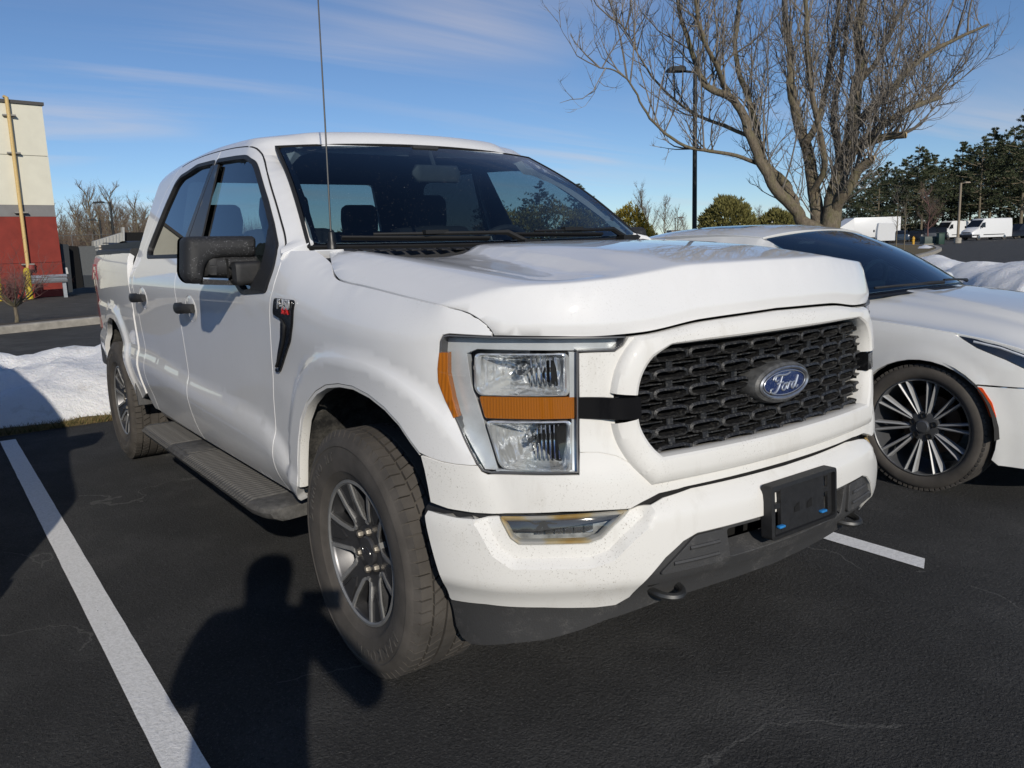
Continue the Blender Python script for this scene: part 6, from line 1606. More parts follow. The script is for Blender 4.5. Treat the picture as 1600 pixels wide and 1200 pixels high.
# cut stub faces
for q, r_ in (((1415, 211), .062), ((1365, 248), .068)):
    p = at_depth(q, TD-.95 if r_ < .065 else TD-.8)-base; d_ = Vector((.55, .75, .1)).normalized(); mm = MB(); mm.lathe([(.0001, .012), (r_*.6, .012), (r_, .004), (r_, -.02)], 16, 'z'); o = mm.build('cut_end', simple('cut_wood', (.42, .33, .20), .9, var=.3, scale=30), bigtree); o.location = p; o.rotation_euler = d_.to_track_quat('Z', 'Y').to_euler()
def bare_proto(seed, h, spread=.5, twig=1.):
    rnd = random.Random(seed); t = MB(); b = MB(); c = [np.array((0, 0, -.1))]; d = np.array((rnd.gauss(0, .05), rnd.gauss(0, .05), 1.))
    n = 9
    for i in range(n):
        d = d+np.array((rnd.gauss(0, .10), rnd.gauss(0, .10), .05)); d /= np.linalg.norm(d); c.append(c[-1]+d*h*.92/n)
    limb(t, c, h*.016, h*.003, 7)
    for k in range(22):
        i = 1.8+(n-2)*((k+rnd.random())/22); j = min(n-1, int(i)); p = c[j]+(c[j+1]-c[j])*(i-j); a = rnd.uniform(0, 6.28); L = h*rnd.uniform(.20, .38)*(1.15-.6*k/22)
        q = [p]; dd = np.array((math.cos(a)*spread*1.4, math.sin(a)*spread*1.4, .75)); dd /= np.linalg.norm(dd)
        for s in range(5): dd = dd+np.array((rnd.gauss(0, .14), rnd.gauss(0, .14), .10)); dd /= np.linalg.norm(dd); q.append(q[-1]+dd*L/5)
        limb(t, q, h*.006, h*.0016, 4)
        for _ in range(int(7*twig)):
            s = rnd.randint(1, 4); a_ = np.array((rnd.gauss(0, 1), rnd.gauss(0, 1), rnd.gauss(.4, .6))); a_ /= np.linalg.norm(a_)
            twigs(b, q[s], dd*.6+a_*.7, L*.42*rnd.uniform(.6, 1.2), h*.0018, 1, rnd, .25, 3, .25, 4, .6)
    tr = empty('bare_tree'); t.build('trunk', BARK, tr, ang=60, fixn=False); b.build('crown', TWIG_G, tr, ang=60, fixn=False); return tr
TWIG_G = simple('far_twig', (.15, .11, .085), .95, var=.3, scale=.6)
def put(tree, px, dist, scale, label, rz, group, cat='tree'):
    d = ray(px); h = d.copy(); p = CAM_C+d*dist; tree.location = (p[0], p[1], 0.0); tree.rotation_euler = (0, 0, rz); tree.scale = (scale,)*3
    tag(tree, label, cat, group); return tree
prot = [bare_proto(21, 10, .5), bare_proto(22, 10, .38, 1.2), bare_proto(23, 10, .6), bare_proto(24, 10, .30, 1.4)]
usedp = set()
def bare(i, px, dist, h, label, group=None, rz=None):
    t = prot[i] if i not in usedp else copy_tree(prot[i]); usedp.add(i); return put(t, (px, 380), dist, h/10, label, rz if rz is not None else px*.37, group)
wood = 'leafless trees of the wood beyond the red and cream building'
wl = 'leafless tree in the wood beyond the red and cream building'
rnd = random.Random(4)
for i in range(70):
    px = -20+i*4.1+rnd.uniform(-4, 4); bare(i % 4, px, rnd.uniform(95, 150), rnd.uniform(6.5, 9.6)*rnd.uniform(.9, 1.12), wl, wood)
m = MB(); rnd = random.Random(77)
for i in range(17000):
    px = rnd.uniform(-40, 420); d_ = rnd.uniform(98, 150); p = at_depth((px, 380), d_); h = rnd.uniform(1.5, 7.0)*(.75+.45*noise.noise((px*.03, d_*.05, 0))); lx, ly = rnd.gauss(0, .35)*h*.3, rnd.gauss(0, .35)*h*.3; w = rnd.uniform(.015, .035)
    z0 = rnd.uniform(0, 1.5); m.add([(p[0]-w*CR[0], p[1]-w*CR[1], z0), (p[0]+w*CR[0], p[1]+w*CR[1], z0), (p[0]+lx, p[1]+ly, z0+h)], [(0, 1, 2)])
    a_ = rnd.uniform(-1, 1); q = np.array((p[0]+lx*.5, p[1]+ly*.5, z0+h*.5)); e_ = q+np.array((CR[0]*a_, CR[1]*a_, .8))*h*.35; m.add([tuple(q), tuple(q+np.array((CR[0]*w, CR[1]*w, 0))), tuple(e_)], [(0, 1, 2)])
o = m.build('wood_undergrowth', simple('undergrowth_twig', (.12, .085, .065), .95, var=.4, scale=.3), smooth=False, fixn=False); tag(o, 'brown leafless undergrowth filling the wood beyond the building', 'undergrowth', kind='stuff')
bare(0, 176, 88, 9.4, 'tallest leafless tree, its crown rising over the wood beyond the building', rz=1.0); bare(2, 212, 92, 8.4, 'leafless forked tree second tallest above the wood beside the pickup roofline', rz=2.2)
gr2 = 'leafless trees in the distance between the pickup and the lamp post'
for k, (px, dist, h, i) in enumerate(((1012, 120, 7.5, 1), (1028, 118, 9.5, 3), (1040, 125, 8.0, 0), (1056, 130, 6.5, 2), (1000, 130, 6.0, 2), (1068, 135, 5.5, 1))): bare(i, px, dist, h, 'leafless tree in the distance between the pickup and the lamp post', gr2)
gr3 = 'leafless trees far behind the large multi-stemmed tree'
for px, dist, h, i in ((1185, 140, 6.5, 0), (1205, 150, 7, 1), (1225, 150, 6, 2), (1172, 150, 6, 3), (1160, 160, 5.5, 2)): bare(i, px, dist, h, 'leafless tree far behind the large multi-stemmed tree', gr3)
# purple-brown ornamental tree in front of the pines
rt = bare_proto(31, 10, .75, 2.2); put(rt, (1450, 380), 82, .62, 'rounded reddish-brown leafless tree in front of the pines', .4, None)
rt.children[1].data.materials.clear(); rt.children[1].data.materials.append(simple('red_twig', (.16, .085, .075), .9, var=.3, scale=.6))
# conifers
NEEDLE = NT('pine_needles'); NEEDLE.set(Roughness=.8); _v = NEEDLE.coord(); NEEDLE.base(NEEDLE.ramp(NEEDLE.noise(_v, .9, 3, .6), [(.3, (.035, .046, .022)), (.55, (.065, .080, .036)), (.75, (.105, .118, .052))])); NEEDLE = NEEDLE.m
YELN = NT('golden_foliage'); YELN.set(Roughness=.8); _v = YELN.coord(); YELN.base(YELN.ramp(YELN.noise(_v, 4, 4, .7), [(.3, (.15, .115, .012)), (.55, (.30, .23, .025)), (.75, (.42, .34, .06))])); YELN = YELN.m
YELG = NT('yellowgreen_needles'); YELG.set(Roughness=.8); _v = YELG.coord(); YELG.base(YELG.ramp(YELG.noise(_v, 2, 4, .7), [(.3, (.09, .088, .022)), (.55, (.17, .155, .042)), (.75, (.27, .235, .075))])); YELG = YELG.m
def tuft(m, p, d, size, rnd, n=7):
    for _ in range(n):
        a = d+np.array((rnd.gauss(0, .55), rnd.gauss(0, .55), rnd.gauss(0, .45))); a /= np.linalg.norm(a); s = np.cross(a, (rnd.gauss(0, 1), rnd.gauss(0, 1), rnd.gauss(0, 1))); s /= np.linalg.norm(s)+1e-9
        L = size*rnd.uniform(.6, 1.25); w = size*.13
        m.add([p-s*w*.5, p+a*L*.55+s*w, p+a*L, p+a*L*.5-s*w], [(0, 1, 2, 3)])
def pine_proto(seed, h, bare_to=.35, wid=.26, mat=None, dens=1., name='pine_tree'):
    rnd = random.Random(seed); t = MB(); f = MB(); limb(t, [np.array((0, 0, -.2)), np.array((.05*h*.1, 0, h*.5)), np.array((0, .03*h*.1, h))], h*.016, h*.002, 7)
    z = h*bare_to
    while z < h*.99:
        k = (z/h-bare_to)/(1-bare_to); L0 = h*wid*(.55+.75*math.sin(math.pi*min(1, k*.85+.15)))*(1-k**2.2)+h*.02
        for _ in range(rnd.randint(3, 5)):
            a = rnd.uniform(0, 6.28); L = L0*rnd.uniform(.55, 1.2); d = np.array((math.cos(a), math.sin(a), rnd.uniform(-.05, .35))); p0 = np.array((0, 0, z)); e = p0+d*L
            limb(t, [p0, p0+d*L*.5+np.array((0, 0, -.03*L)), e], h*.004, h*.001, 3)
            for s in range(int((5+L/h*40)*dens)):
                q = rnd.uniform(.25, 1.05); pp = p0+d*L*q+np.array((rnd.gauss(0, .13)*L*.6, rnd.gauss(0, .13)*L*.6, rnd.gauss(.02, .05)*L)); tuft(f, pp, d*.6+np.array((0, 0, .5)), h*.024, rnd, 12)
        z += h*rnd.uniform(.025, .05)
    tr = empty(name); t.build('trunk', BARK, tr, ang=60, fixn=False); f.build('crown', mat or NEEDLE, tr, smooth=False, fixn=False); return tr
pp = [pine_proto(41, 10, .22), pine_proto(42, 10, .14, .30), pine_proto(43, 10, .30, .24)]; usedq = set()
def pine(i, px, dist, h, label, group):
    t = pp[i] if i not in usedq else copy_tree(pp[i]); usedq.add(i); return put(t, (px, 380), dist, h/10, label, px*.71, group)
pg = 'tall dark pines behind the far parking lot'
rnd = random.Random(9)
for i, (px, h) in enumerate(((1322, 9), (1338, 10), (1352, 11.5), (1368, 10), (1382, 12), (1398, 10.5), (1412, 12), (1428, 13), (1440, 12), (1456, 13.2), (1470, 12.5), (1484, 12), (1498, 13.5), (1512, 14), (1528, 13.5), (1545, 15), (1560, 16), (1575, 16.5), (1590, 17), (1604, 16), (1622, 15), (1640, 16))):
    pine(i % 3, px+rnd.uniform(-3, 3), rnd.uniform(108, 132), h*.99, 'tall dark pine behind the far parking lot', pg)
for px, h, dist in ((906, 6.3, 70), (916, 5.2, 74)): pine(0, px, dist, h, 'dark conifer whose tip shows just above the pickup windshield pillar', 'conifers behind the pickup windshield pillar')
for px, h, dist in ((770, 6, 72), (845, 6.6, 70), (820, 5.5, 76)): pine(2, px, dist, h, 'dark conifer seen through the pickup cab windows', 'conifers seen through the pickup cab')
m = MB(); rnd = random.Random(78)
for i in range(5200):
    px = rnd.uniform(1290, 1680); p = at_depth((px, 380), rnd.uniform(122, 142)); tuft(m, np.array((p[0], p[1], rnd.uniform(.1, 3.6)*(.6+.6*noise.noise((px*.05, 1, 0))))), np.array((0, 0, .6)), .9, rnd, 2)
o = m.build('pine_undergrowth', NEEDLE, smooth=False, fixn=False); tag(o, 'dark evergreen undergrowth between the pine trunks', 'undergrowth', kind='stuff')
# golden bushes
def bush(name, px, dist, w, h, mat, label, seed, cone=.0, n=2600, size=.22, z0=0., spiky=0.):
    rnd = random.Random(seed); f = MB(); t = MB(); limb(t, [np.array((0, 0, -.1)), np.array((0, 0, h*.6))], .07, .02, 6)
    for k in range(9):
        a = rnd.uniform(0, 6.28); limb(t, [np.array((0, 0, h*.15)), np.array((math.cos(a)*w*.22, math.sin(a)*w*.22, h*rnd.uniform(.4, .8)))], .03, .01, 4)
    for _ in range(n):
        a = rnd.uniform(0, 6.28); cz = rnd.uniform(-1, 1); rr_ = math.sqrt(1-cz*cz); k = rnd.uniform(.72, 1.0)*(1+.16*noise.noise((math.cos(a)*rr_*2.2+seed, math.sin(a)*rr_*2.2, cz*2.2)))
        zz = h*.5+h*.5*cz*k; sw = 1-cone*max(0, cz)
        p = np.array((math.cos(a)*rr_*w*.5*k*sw, math.sin(a)*rr_*w*.5*k*sw, zz)); d = np.array((math.cos(a)*rr_, math.sin(a)*rr_, cz*.6+.45+spiky)); tuft(f, p, d, size, rnd, 3)
    b = empty(name); t.build('stems', BARK, b, ang=60, fixn=False); f.build('foliage', mat, b, smooth=False, fixn=False); return put(b, (px, 380), dist, 1, label, 0, None, 'bush')
bush('golden_bush', 982, 28, 1.5, 2.55, YELN, 'clipped golden dome-shaped bush beside the windshield pillar of the pickup', 3, .1, 3600, .12)
bush('golden_bush', 1004, 31, 1.6, 1.9, YELG, 'lower olive shrub behind the golden dome-shaped bush', 4, .3, 2600, .14, spiky=.3)
bush('pine_bush', 1136, 40, 2.9, 3.25, YELG, 'broad yellow-green pine bush behind the roof of the white sedan', 6, .25, 4200, .26, spiky=.5)
bush('pine_bush', 1212, 44, 2.4, 2.7, YELG, 'yellow-green pine bush between the trunks of the multi-stemmed tree', 7, .2, 3000, .26, spiky=.5)
for i, (px, w, h) in enumerate(((800, 3.0, 2.5), (860, 3.4, 2.7), (915, 2.6, 2.4), (640, 3.0, 2.3), (560, 2.6, 2.2))):
    b = bush('hedge_bush', px, 27+i*.7, w, h, YELN if i < 3 else YELG, 'golden hedge bush seen through the pickup cab windows', 50+i, .15, 2200, .15); b['group'] = 'hedge bushes seen through the cab'
# bare shrub by the left kerb
shr = empty('bare_shrub', tuple(ground((26, 511))), 0, 'small leafless shrub with short trunk by the kerb before the red wall', 'shrub')
t = MB(); b = MB(); rnd = random.Random(2); fork = np.array((0.02, .02, .42)); limb(t, [np.array((0, 0, 0)), np.array((.0, .03, .2)), fork], .045, .035, 8)
for k in range(11):
    a = 2*math.pi*k/11; L = rnd.uniform(.7, 1.0); q = [fork]; dd = np.array((math.cos(a)*.9, math.sin(a)*.9, .55)); dd /= np.linalg.norm(dd)
    for s in range(5): dd = dd+np.array((rnd.gauss(0, .12), rnd.gauss(0, .12), .08)); dd /= np.linalg.norm(dd); q.append(q[-1]+dd*L/5)
    limb(t, q, .022, .007, 5)
    for _ in range(9):
        s = rnd.randint(1, 5); a_ = np.array((rnd.gauss(0, 1), rnd.gauss(0, 1), rnd.gauss(.5, .5))); twigs(b, q[s], dd*.5+a_*.5, .45*rnd.uniform(.6, 1.2), .007, 2, rnd, .2, 3, .28, 4, .6)
t.build('trunk', BARK, shr, ang=60, fixn=False); b.build('crown', simple('red_twig', (.16, .085, .075)), shr, ang=60, fixn=False)
# ================================================================== BUILDING
C0 = ground((103, 462)); C0[2] = 0; L0 = ground((0, 468.5)); wd = (L0-C0)/np.linalg.norm(L0-C0); wn = np.array((-wd[1], wd[0], 0)); 
if wn[0] < 0: wn = -wn
bld = empty('warehouse', tuple(C0), 0, 'warehouse wall of cream panels over a grey stripe and red base', 'building')
CREAM = simple('cream_panel', (.74, .71, .58), .8, var=.05, scale=1.5); GREYB = simple('grey_band', (.22, .215, .21), .8, var=.08, scale=3); REDW = simple('red_panel', (.23, .030, .019), .75, var=.16, scale=2.5)
def wallbox(name, a0, a1, z0, z1, mat, dpt=6., proud=0.):
    m = MB(); v = [wd*a+wn*n_ for a, n_ in ((a0, proud), (a1, proud), (a1, -dpt), (a0, -dpt))]
    m.add([(p[0], p[1], z) for z in (z0, z1) for p in v], [(0, 3, 2, 1), (4, 5, 6, 7), (0, 1, 5, 4), (1, 2, 6, 5), (2, 3, 7, 6), (3, 0, 4, 7)]); return m.build(name, mat, bld, smooth=False)
pw = 3.1
for i in range(3):
    a0 = i*pw if i else 0; a1 = (i+1)*pw-.018
    wallbox('red_panel' if i == 0 else 'cream_panel', a0, a1, .0, 1.28, REDW if i == 0 else CREAM, .3); wallbox('red_panel' if i == 0 else 'cream_panel', a0, a1, 1.295, 2.98, REDW if i == 0 else CREAM, .3)
    wallbox('grey_panel', a0, a1, 2.985, 3.40, GREYB, .3, -.01); wallbox('cream_panel', a0, a1, 3.405, 5.18, CREAM, .3); wallbox('cream_panel', a0, a1, 5.20, 7.0, CREAM, .3)
wallbox('wall_core', .02, 3*pw, .0, 7.0, GREYB, 12., -.05); wallbox('roof_edge', -.06, 3*pw, 7.005, 7.12, simple('roof_flashing', (.08, .075, .07), .6), 12., .06)
m = MB(); pa = [ground((47, 462))]; 
def wpt(px_, off): # a point on the wall plane seen at px_
    d = ray(px_); n_ = wn; t_ = ((C0+wn*off-CAM_C)@n_)/(d@n_); return CAM_C+d*t_
pipe = empty('gas_pipe', (0, 0, 0), 0, 'pale yellow gas pipe running up the cream and red warehouse wall', 'pipe')
pts_ = [wpt(q, .14) for q in ((46, 437), (41, 395), (29, 300), (17, 205), (10, 152))]; x_, y_ = np.mean([p[0] for p in pts_]), np.mean([p[1] for p in pts_])
v0 = pts_[0]; 
m.tube([pts_[0], pts_[1], pts_[2], pts_[3], pts_[4], pts_[4]-wn*.25+np.array((0, 0, .05))], .065, 10); m.build('pipe_run', simple('pipe_yellow', (.62, .44, .18), .6, var=.12), pipe)
for q in ((43.5, 413), (33, 332), (21.5, 239), (14, 180)):
    c = wpt(q, .09); mm = MB(); mm.box(tuple(c), (.16, .42, .05)); mm.build('pipe_clamp', simple('clamp_grey', (.25, .24, .22), .6), pipe)
mm = MB(); c = wpt((48.5, 418), .14); mm.lathe([(.09, -.09), (.12, -.07), (.12, .07), (.09, .09)], 12, 'z', tuple(c)); mm.build('pipe_regulator', simple('regulator_red', (.30, .05, .04), .6), pipe)
YB = simple('bollard_yellow', (.55, .42, .03), .6, var=.2, scale=8)
for q, lb in (((47, 464), 'scuffed yellow bollard below the gas pipe'), ((0, 469), 'yellow bollard at the far end of the guard rail')):
    g = wpt(q, 1.1); g[2] = 0; mm = MB(); mm.lathe([(.11, 0), (.11, 1.0), (.09, 1.08), (.05, 1.12), (.0001, 1.13)], 16, 'z', tuple(g)); tag(mm.build('bollard', YB), lb, 'bollard', )
rail = empty('guard_rail', (0, 0, 0), 0, 'galvanised steel guard rail in front of the red wall', 'guard rail')
ra, rb2 = wpt((36, 438), 1.0), wpt((103, 434), 1.0); zz = (ra[2]+rb2[2])/2
mm = MB(); prof_ = [(0, .15), (.03, .10), (.03, .05), (-.02, .02), (-.02, -.02), (.03, -.05), (.03, -.10), (0, -.15)]
mm.loft([[tuple(p+wn*(n_+.12)+np.array((0, 0, zz-p[2]+h_))) for n_, h_ in prof_] for p in (ra, ra*.5+rb2*.5, rb2)], False); mm.build('rail_beam', simple('galvanised', (.42, .43, .44), .45, .7, var=.15), rail, fixn=False)
for t_ in (.06, .94):
    p = ra+(rb2-ra)*t_; mm = MB(); mm.box((p[0], p[1], zz*.5+.05), (.12, .12, zz+.2)); mm.build('rail_post', simple('galvanised', (.42, .43, .44)), rail)
# dark enclosure beyond the corner, open steel container
enc = empty('loading_enclosure', (0, 0, 0), 0, 'dark steel door frame and grey panel wall beside the warehouse corner', 'enclosure')
DG = simple('dark_steel_panel', (.035, .04, .045), .6); LG = simple('grey_steel_panel', (.11, .115, .115), .65, var=.12)
def at_wall(px_, back): return wpt(px_, -back)
def quadbox(name, pxs, back, dep, mat, parent):
    P4 = [at_wall(q, back) for q in pxs]; m = MB(); m.add([tuple(p) for p in P4]+[tuple(p-wn*dep) for p in P4], [(0, 1, 2, 3), (7, 6, 5, 4), (0, 4, 5, 1), (1, 5, 6, 2), (2, 6, 7, 3), (3, 7, 4, 0)]); return m.build(name, mat, parent, smooth=False)
fl = lambda px_: px_
quadbox('door_frame', [(94, 381), (107, 382), (114, 456), (103, 458)], .4, .5, DG, enc)
quadbox('dark_opening', [(105, 384), (122, 385), (131, 449), (113, 452)], .9, .3, simple('deep_black', (.004, .004, .004)), enc)
quadbox('side_panel', [(122, 385), (150, 384), (205, 384), (205, 452), (146, 452), (131, 449)][:2]+[(152, 430), (129, 430)], 1.0, .3, LG, enc)
quadbox('side_panel', [(150.5, 384), (240, 381), (240, 455), (152.5, 455)], 1.0, .3, LG, enc)
quadbox('door_notice', [(101, 418), (105, 418), (107, 428), (103, 428)], .38, .02, simple('notice_white', (.6, .6, .58), .6), enc)
quadbox('low_door', [(129.5, 430.5), (150, 430.5), (152, 449), (131, 449)], 1.0, .3, DG, enc)
con = empty('open_container', (0, 0, 0), 0, 'open-topped steel container with pale ribbed sloping side beyond the pickup bed', 'container')
quadbox('sloped_side', [(147, 377), (195, 362), (195, 386), (147, 386)], 3.0, .3, simple('pale_ribbed_steel', (.42, .42, .40), .6, var=.1), con)
for k in range(9): quadbox('side_rib', [(149+k*5.2, 376.6-k*1.62), (150.6+k*5.2, 376.1-k*1.62), (150.6+k*5.2, 386), (149+k*5.2, 386)], 2.95, .2, simple('pale_ribbed_steel', (.42, .42, .40)), con)
quadbox('end_frame', [(191, 355), (194.5, 355), (195, 386), (193, 386)], 2.9, .2, simple('pale_ribbed_steel', (.42, .42, .40)), con)
quadbox('dark_inside', [(195, 363), (240, 363), (240, 390), (195, 390)], 3.2, .3, simple('deep_black', (.004, .004, .004)), con)
fence = empty('wire_fence', (0, 0, 0), 0, 'grey wire fence with a top rail in front of the leafless wood', 'fence')
FM = simple('fence_grey', (.10, .095, .09), .7)
f0, f1 = at_depth((78, 366), 62), at_depth((330, 356), 66); f0[2] = f1[2] = 0
mm = MB(); mm.tube([f0+np.array((0, 0, 3.2)), f1+np.array((0, 0, 3.2))], .03, 5); mm.build('top_rail', FM, fence)
for t_ in np.linspace(0, 1, 9): p = f0+(f1-f0)*t_; mm = MB(); mm.tube([p, p+np.array((0, 0, 3.2))], .045, 5); mm.build('fence_post', FM, fence)
for h_ in np.arange(.3, 3.2, .3): mm = MB(); mm.tube([f0+np.array((0, 0, h_)), f1+np.array((0, 0, h_))], .012, 3); mm.build('fence_wire', FM, fence)
# ================================================================== LAMP POSTS
def lamp(px_top, dist, h, arm, label, col, rot=0., r=.07, arms=1):
    p = at_depth((px_top[0], 380), dist); e = empty('lamp_post', (p[0], p[1], 0), 0, label, 'lamp post')
    PM = simple('post_'+col, {'dark': (.012, .014, .014), 'brown': (.06, .045, .035), 'wood': (.26, .21, .15)}[col], .6)
    m = MB(); m.tube([(0, 0, 0), (0, 0, h*.5), (0, 0, h)], [r, r*.9, r*.8], 10); m.build('post', PM, e)
    m = MB(); m.lathe([(r*2.6, 0), (r*2.6, .5), (r*1.2, .55)], 12, 'z'); m.build('post_base', CONC, e)
    dr = -CR*np.array((1, 1, 0)); dr = dr/np.linalg.norm(dr); c_, s_ = math.cos(rot), math.sin(rot); dr = np.array((dr[0]*c_-dr[1]*s_, dr[0]*s_+dr[1]*c_, 0))
    m = MB(); m.tube([(0, 0, h-.05), tuple(dr*arm*.5+np.array((0, 0, h-.02)))], .035, 6); m.build('arm', PM, e)
    m = MB(); sd = np.array((-dr[1], dr[0], 0)); rs = []
    for t_, w_, hh in ((.35, .08, .10), (.45, .17, .14), (.9, .19, .12), (1., .12, .06)): rs.append([tuple(dr*arm*t_+sd*w_*sx+np.array((0, 0, h-.04+hz*hh))) for sx, hz in ((-1, 0), (1, 0), (.8, 1), (-.8, 1))])
    m.loft(rs, True, True, True); m.build('lamp_head', PM, e, ang=30); return e
lamp((1085, 0), 24, 1.37+(372-122)/1263*24-.02, .85, 'tall black lamp post standing in front of the multi-stemmed tree', 'dark', .2, .075)
lamp((179, 0), 60, 1.37+(403-318)/1263*60, 1.2, 'taller dark lamp post before the leafless wood at left of the pickup', 'dark', 0, .09)
lamp((160, 0), 78, 1.37+(403-344)/1263*78, 1.1, 'shorter dark lamp post before the leafless wood at left of the pickup', 'dark', 0, .09)
lamp((1082-27, 0), 95, 1.37+(372-340)/1263*95, 1.0, 'distant low lamp post beside the tall black lamp post', 'brown', 3.1, .07)
lamp((1496, 0), 80, 1.37+(358-288)/1263*80, .9, 'pale wooden lamp pole standing between the two white vans', 'wood', 3.14, .13)
# thin saplings on the island
for px_, y0, lb in ((1399, 398, 'thin young tree stem on the edge of the grass island'), (1412, 393, 'thin leafless sapling with a stake on the grass island')):
    g = ground((px_, y0)); e = empty('sapling', tuple(g), 0, lb, 'tree'); t = MB(); h = 3.4; limb(t, [np.array((0, 0, 0)), np.array((.02, .03, h*.5)), np.array((-.02, .05, h))], .04, .012, 6); t.build('trunk', BARK, e)
    b = MB(); rnd = random.Random(px_)
    for _ in range(16): twigs(b, (0, .04, rnd.uniform(1.2, h)), (rnd.gauss(0, 1), rnd.gauss(0, 1), .6), rnd.uniform(.5, 1.), .010, 1, rnd, .3, 3, .2, 4, .6)
    b.build('crown', TWIG, e, fixn=False)
# ================================================================== FAR VEHICLES AND BUILDINGS
VW = simple('van_white', (.78, .78, .77), .35, var=.03); VD = simple('van_dark', (.02, .02, .022), .4); VGL = simple('dark_glass', (.012, .014, .017), .08)
def far_pos(px_, y_, dist): 
    p = at_depth((px_, y_), dist); return np.array((p[0], p[1], 0.))
def van(p, yaw, s, label, L=6.0, Hh=2.5):
    e = empty('cargo_van', tuple(p), yaw, label, 'van'); e.scale = (s,)*3
    sec = lambda x, z0, z1, w0, w1: [(x, -w0, z0), (x, -w0, z0+(z1-z0)*.55), (x, -w1, z1-.08), (x, -w1+.12, z1), (x, w1-.12, z1), (x, w1, z1-.08), (x, w0, z0+(z1-z0)*.55), (x, w0, z0)]
    m = MB(); h = Hh
    m.loft([sec(-L/2, .35, h-.1, .98, .88), sec(-L/2+.06, .32, h-.02, 1.0, .90), sec(L/2-2.1, .32, h, 1.0, .90), sec(L/2-1.75, .32, h-.06, 1.0, .88), sec(L/2-1.05, .32, 1.55, 1.0, .92), sec(L/2-.95, .32, 1.42, 1.0, .93), sec(L/2-.30, .34, 1.16, .97, .88), sec(L/2-.05, .38, .92, .88, .78)], True, True, True); m.build('body', VW, e, ang=28)
    m = MB(); m.add([(L/2-1.71, -.80, h-.14), (L/2-1.71, .80, h-.14), (L/2-1.02, .86, 1.56), (L/2-1.02, -.86, 1.56)], [(0, 1, 2, 3)]); m.add([(L/2-1.71+.012, -.80, h-.13), (L/2-1.71+.012, .80, h-.13), (L/2-1.01, .86, 1.56), (L/2-1.01, -.86, 1.56)], [(0, 1, 2, 3)]); m.build('windshield', VGL, e, smooth=False, fixn=False)
    for s_ in (-1, 1):
        m = MB(); m.add([(L/2-1.85, s_*.965, 2.05), (L/2-1.45, s_*.975, 2.0), (L/2-1.08, s_*1.008, 1.52), (L/2-1.85, s_*1.008, 1.45)], [(0, 1, 2, 3)]); m.build('side_window', VGL, e, smooth=False)
        m = MB(); m.box((L/2-.55, s_*.97, .60), (1.0, .06, .12)); m.box((-.2, s_*1.0, .62), (3.2, .03, .09)); m.build('side_trim', VD, e)
        m = MB(); m.loft(rbox((L/2-1.15, s_*1.16, 1.55), (.10, .18, .30), .03), True, True, True); m.build('door_mirror', VD, e)
        for x in (L/2-.95, -L/2+1.15):
            m = MB(); m.lathe([(.20, -.09), (.30, -.12), (.345, -.09), (.35, .09), (.20, .10)], 28, 'y', (x, s_*.90, .35)); w = m.build('wheel', TYRE, e); m = MB(); m.lathe([(.0001, -.105*1), (.18, -.10), (.21, -.07)], 20, 'y', (0, 0, 0)); k = m.build('hub', SATIN, w); k.location = (x, s_*.90, .35); k.rotation_euler = (0, 0, 0 if s_ < 0 else math.pi)
    m = MB(); m.box((L/2-.08, 0, .55), (.24, 1.7, .34)); m.box((L/2-.12, 0, .88), (.14, 1.2, .18)); m.build('front_bumper', VD, e, bevel=.03)
    return e
rightv = np.array((CR[0], CR[1], 0)); yawR = math.atan2(CR[1], CR[0]); yawL = yawR+math.pi
p1 = far_pos(1539, 376, 96); van(p1, yawL+.32, 1.0, 'white high-roof cargo van parked facing the wooden lamp pole, complete side in view')
p2 = far_pos(1487, 372, 112); van(p2, yawL+.45, 1.0, 'white high-roof cargo van standing partly behind the wooden lamp pole')
p3 = far_pos(1382, 374, 96); van(p3, yawR+1.2, .95, 'white van seen from behind beside the white box trailer')
bt_ = empty('box_truck', tuple(far_pos(1352, 372, 104)), yawR+.10, 'white box truck with a sloped nose over its cab, parked before the pines', 'truck')
def boxpart(name, c, d, mat, bev=.02): m = MB(); m.box(c, d); return m.build(name, mat, bt_, bevel=bev)
boxpart('cargo_box', (.9, 0, 1.95), (6.2, 2.4, 2.5), VW); m = MB(); m.loft([[(-2.2, -1.2, 1.6), (-2.2, 1.2, 1.6), (-2.2, 1.2, 3.15), (-2.2, -1.2, 3.15)], [(-4.1, -1.1, 1.6), (-4.1, 1.1, 1.6), (-4.1, 1.1, 2.0), (-4.1, -1.1, 2.0)]], True, True, True); m.build('sloped_nose', VW, bt_, smooth=False)
boxpart('cab', (-3.2, 0, 1.1), (1.9, 2.1, 1.2), VW, .08); boxpart('cab_window', (-3.2, -1.06, 1.75), (1.0, .04, .75), VGL); boxpart('chassis', (0, 0, .55), (7.2, 1.0, .25), VD)
for x in (-3.2, 2.4):
    for s_ in (-1, 1): m = MB(); m.lathe([(.2, -.12), (.42, -.13), (.46, -.09), (.46, .09), (.42, .13)], 24, 'y', (x, s_*.95, .46)); m.build('wheel', TYRE, bt_)
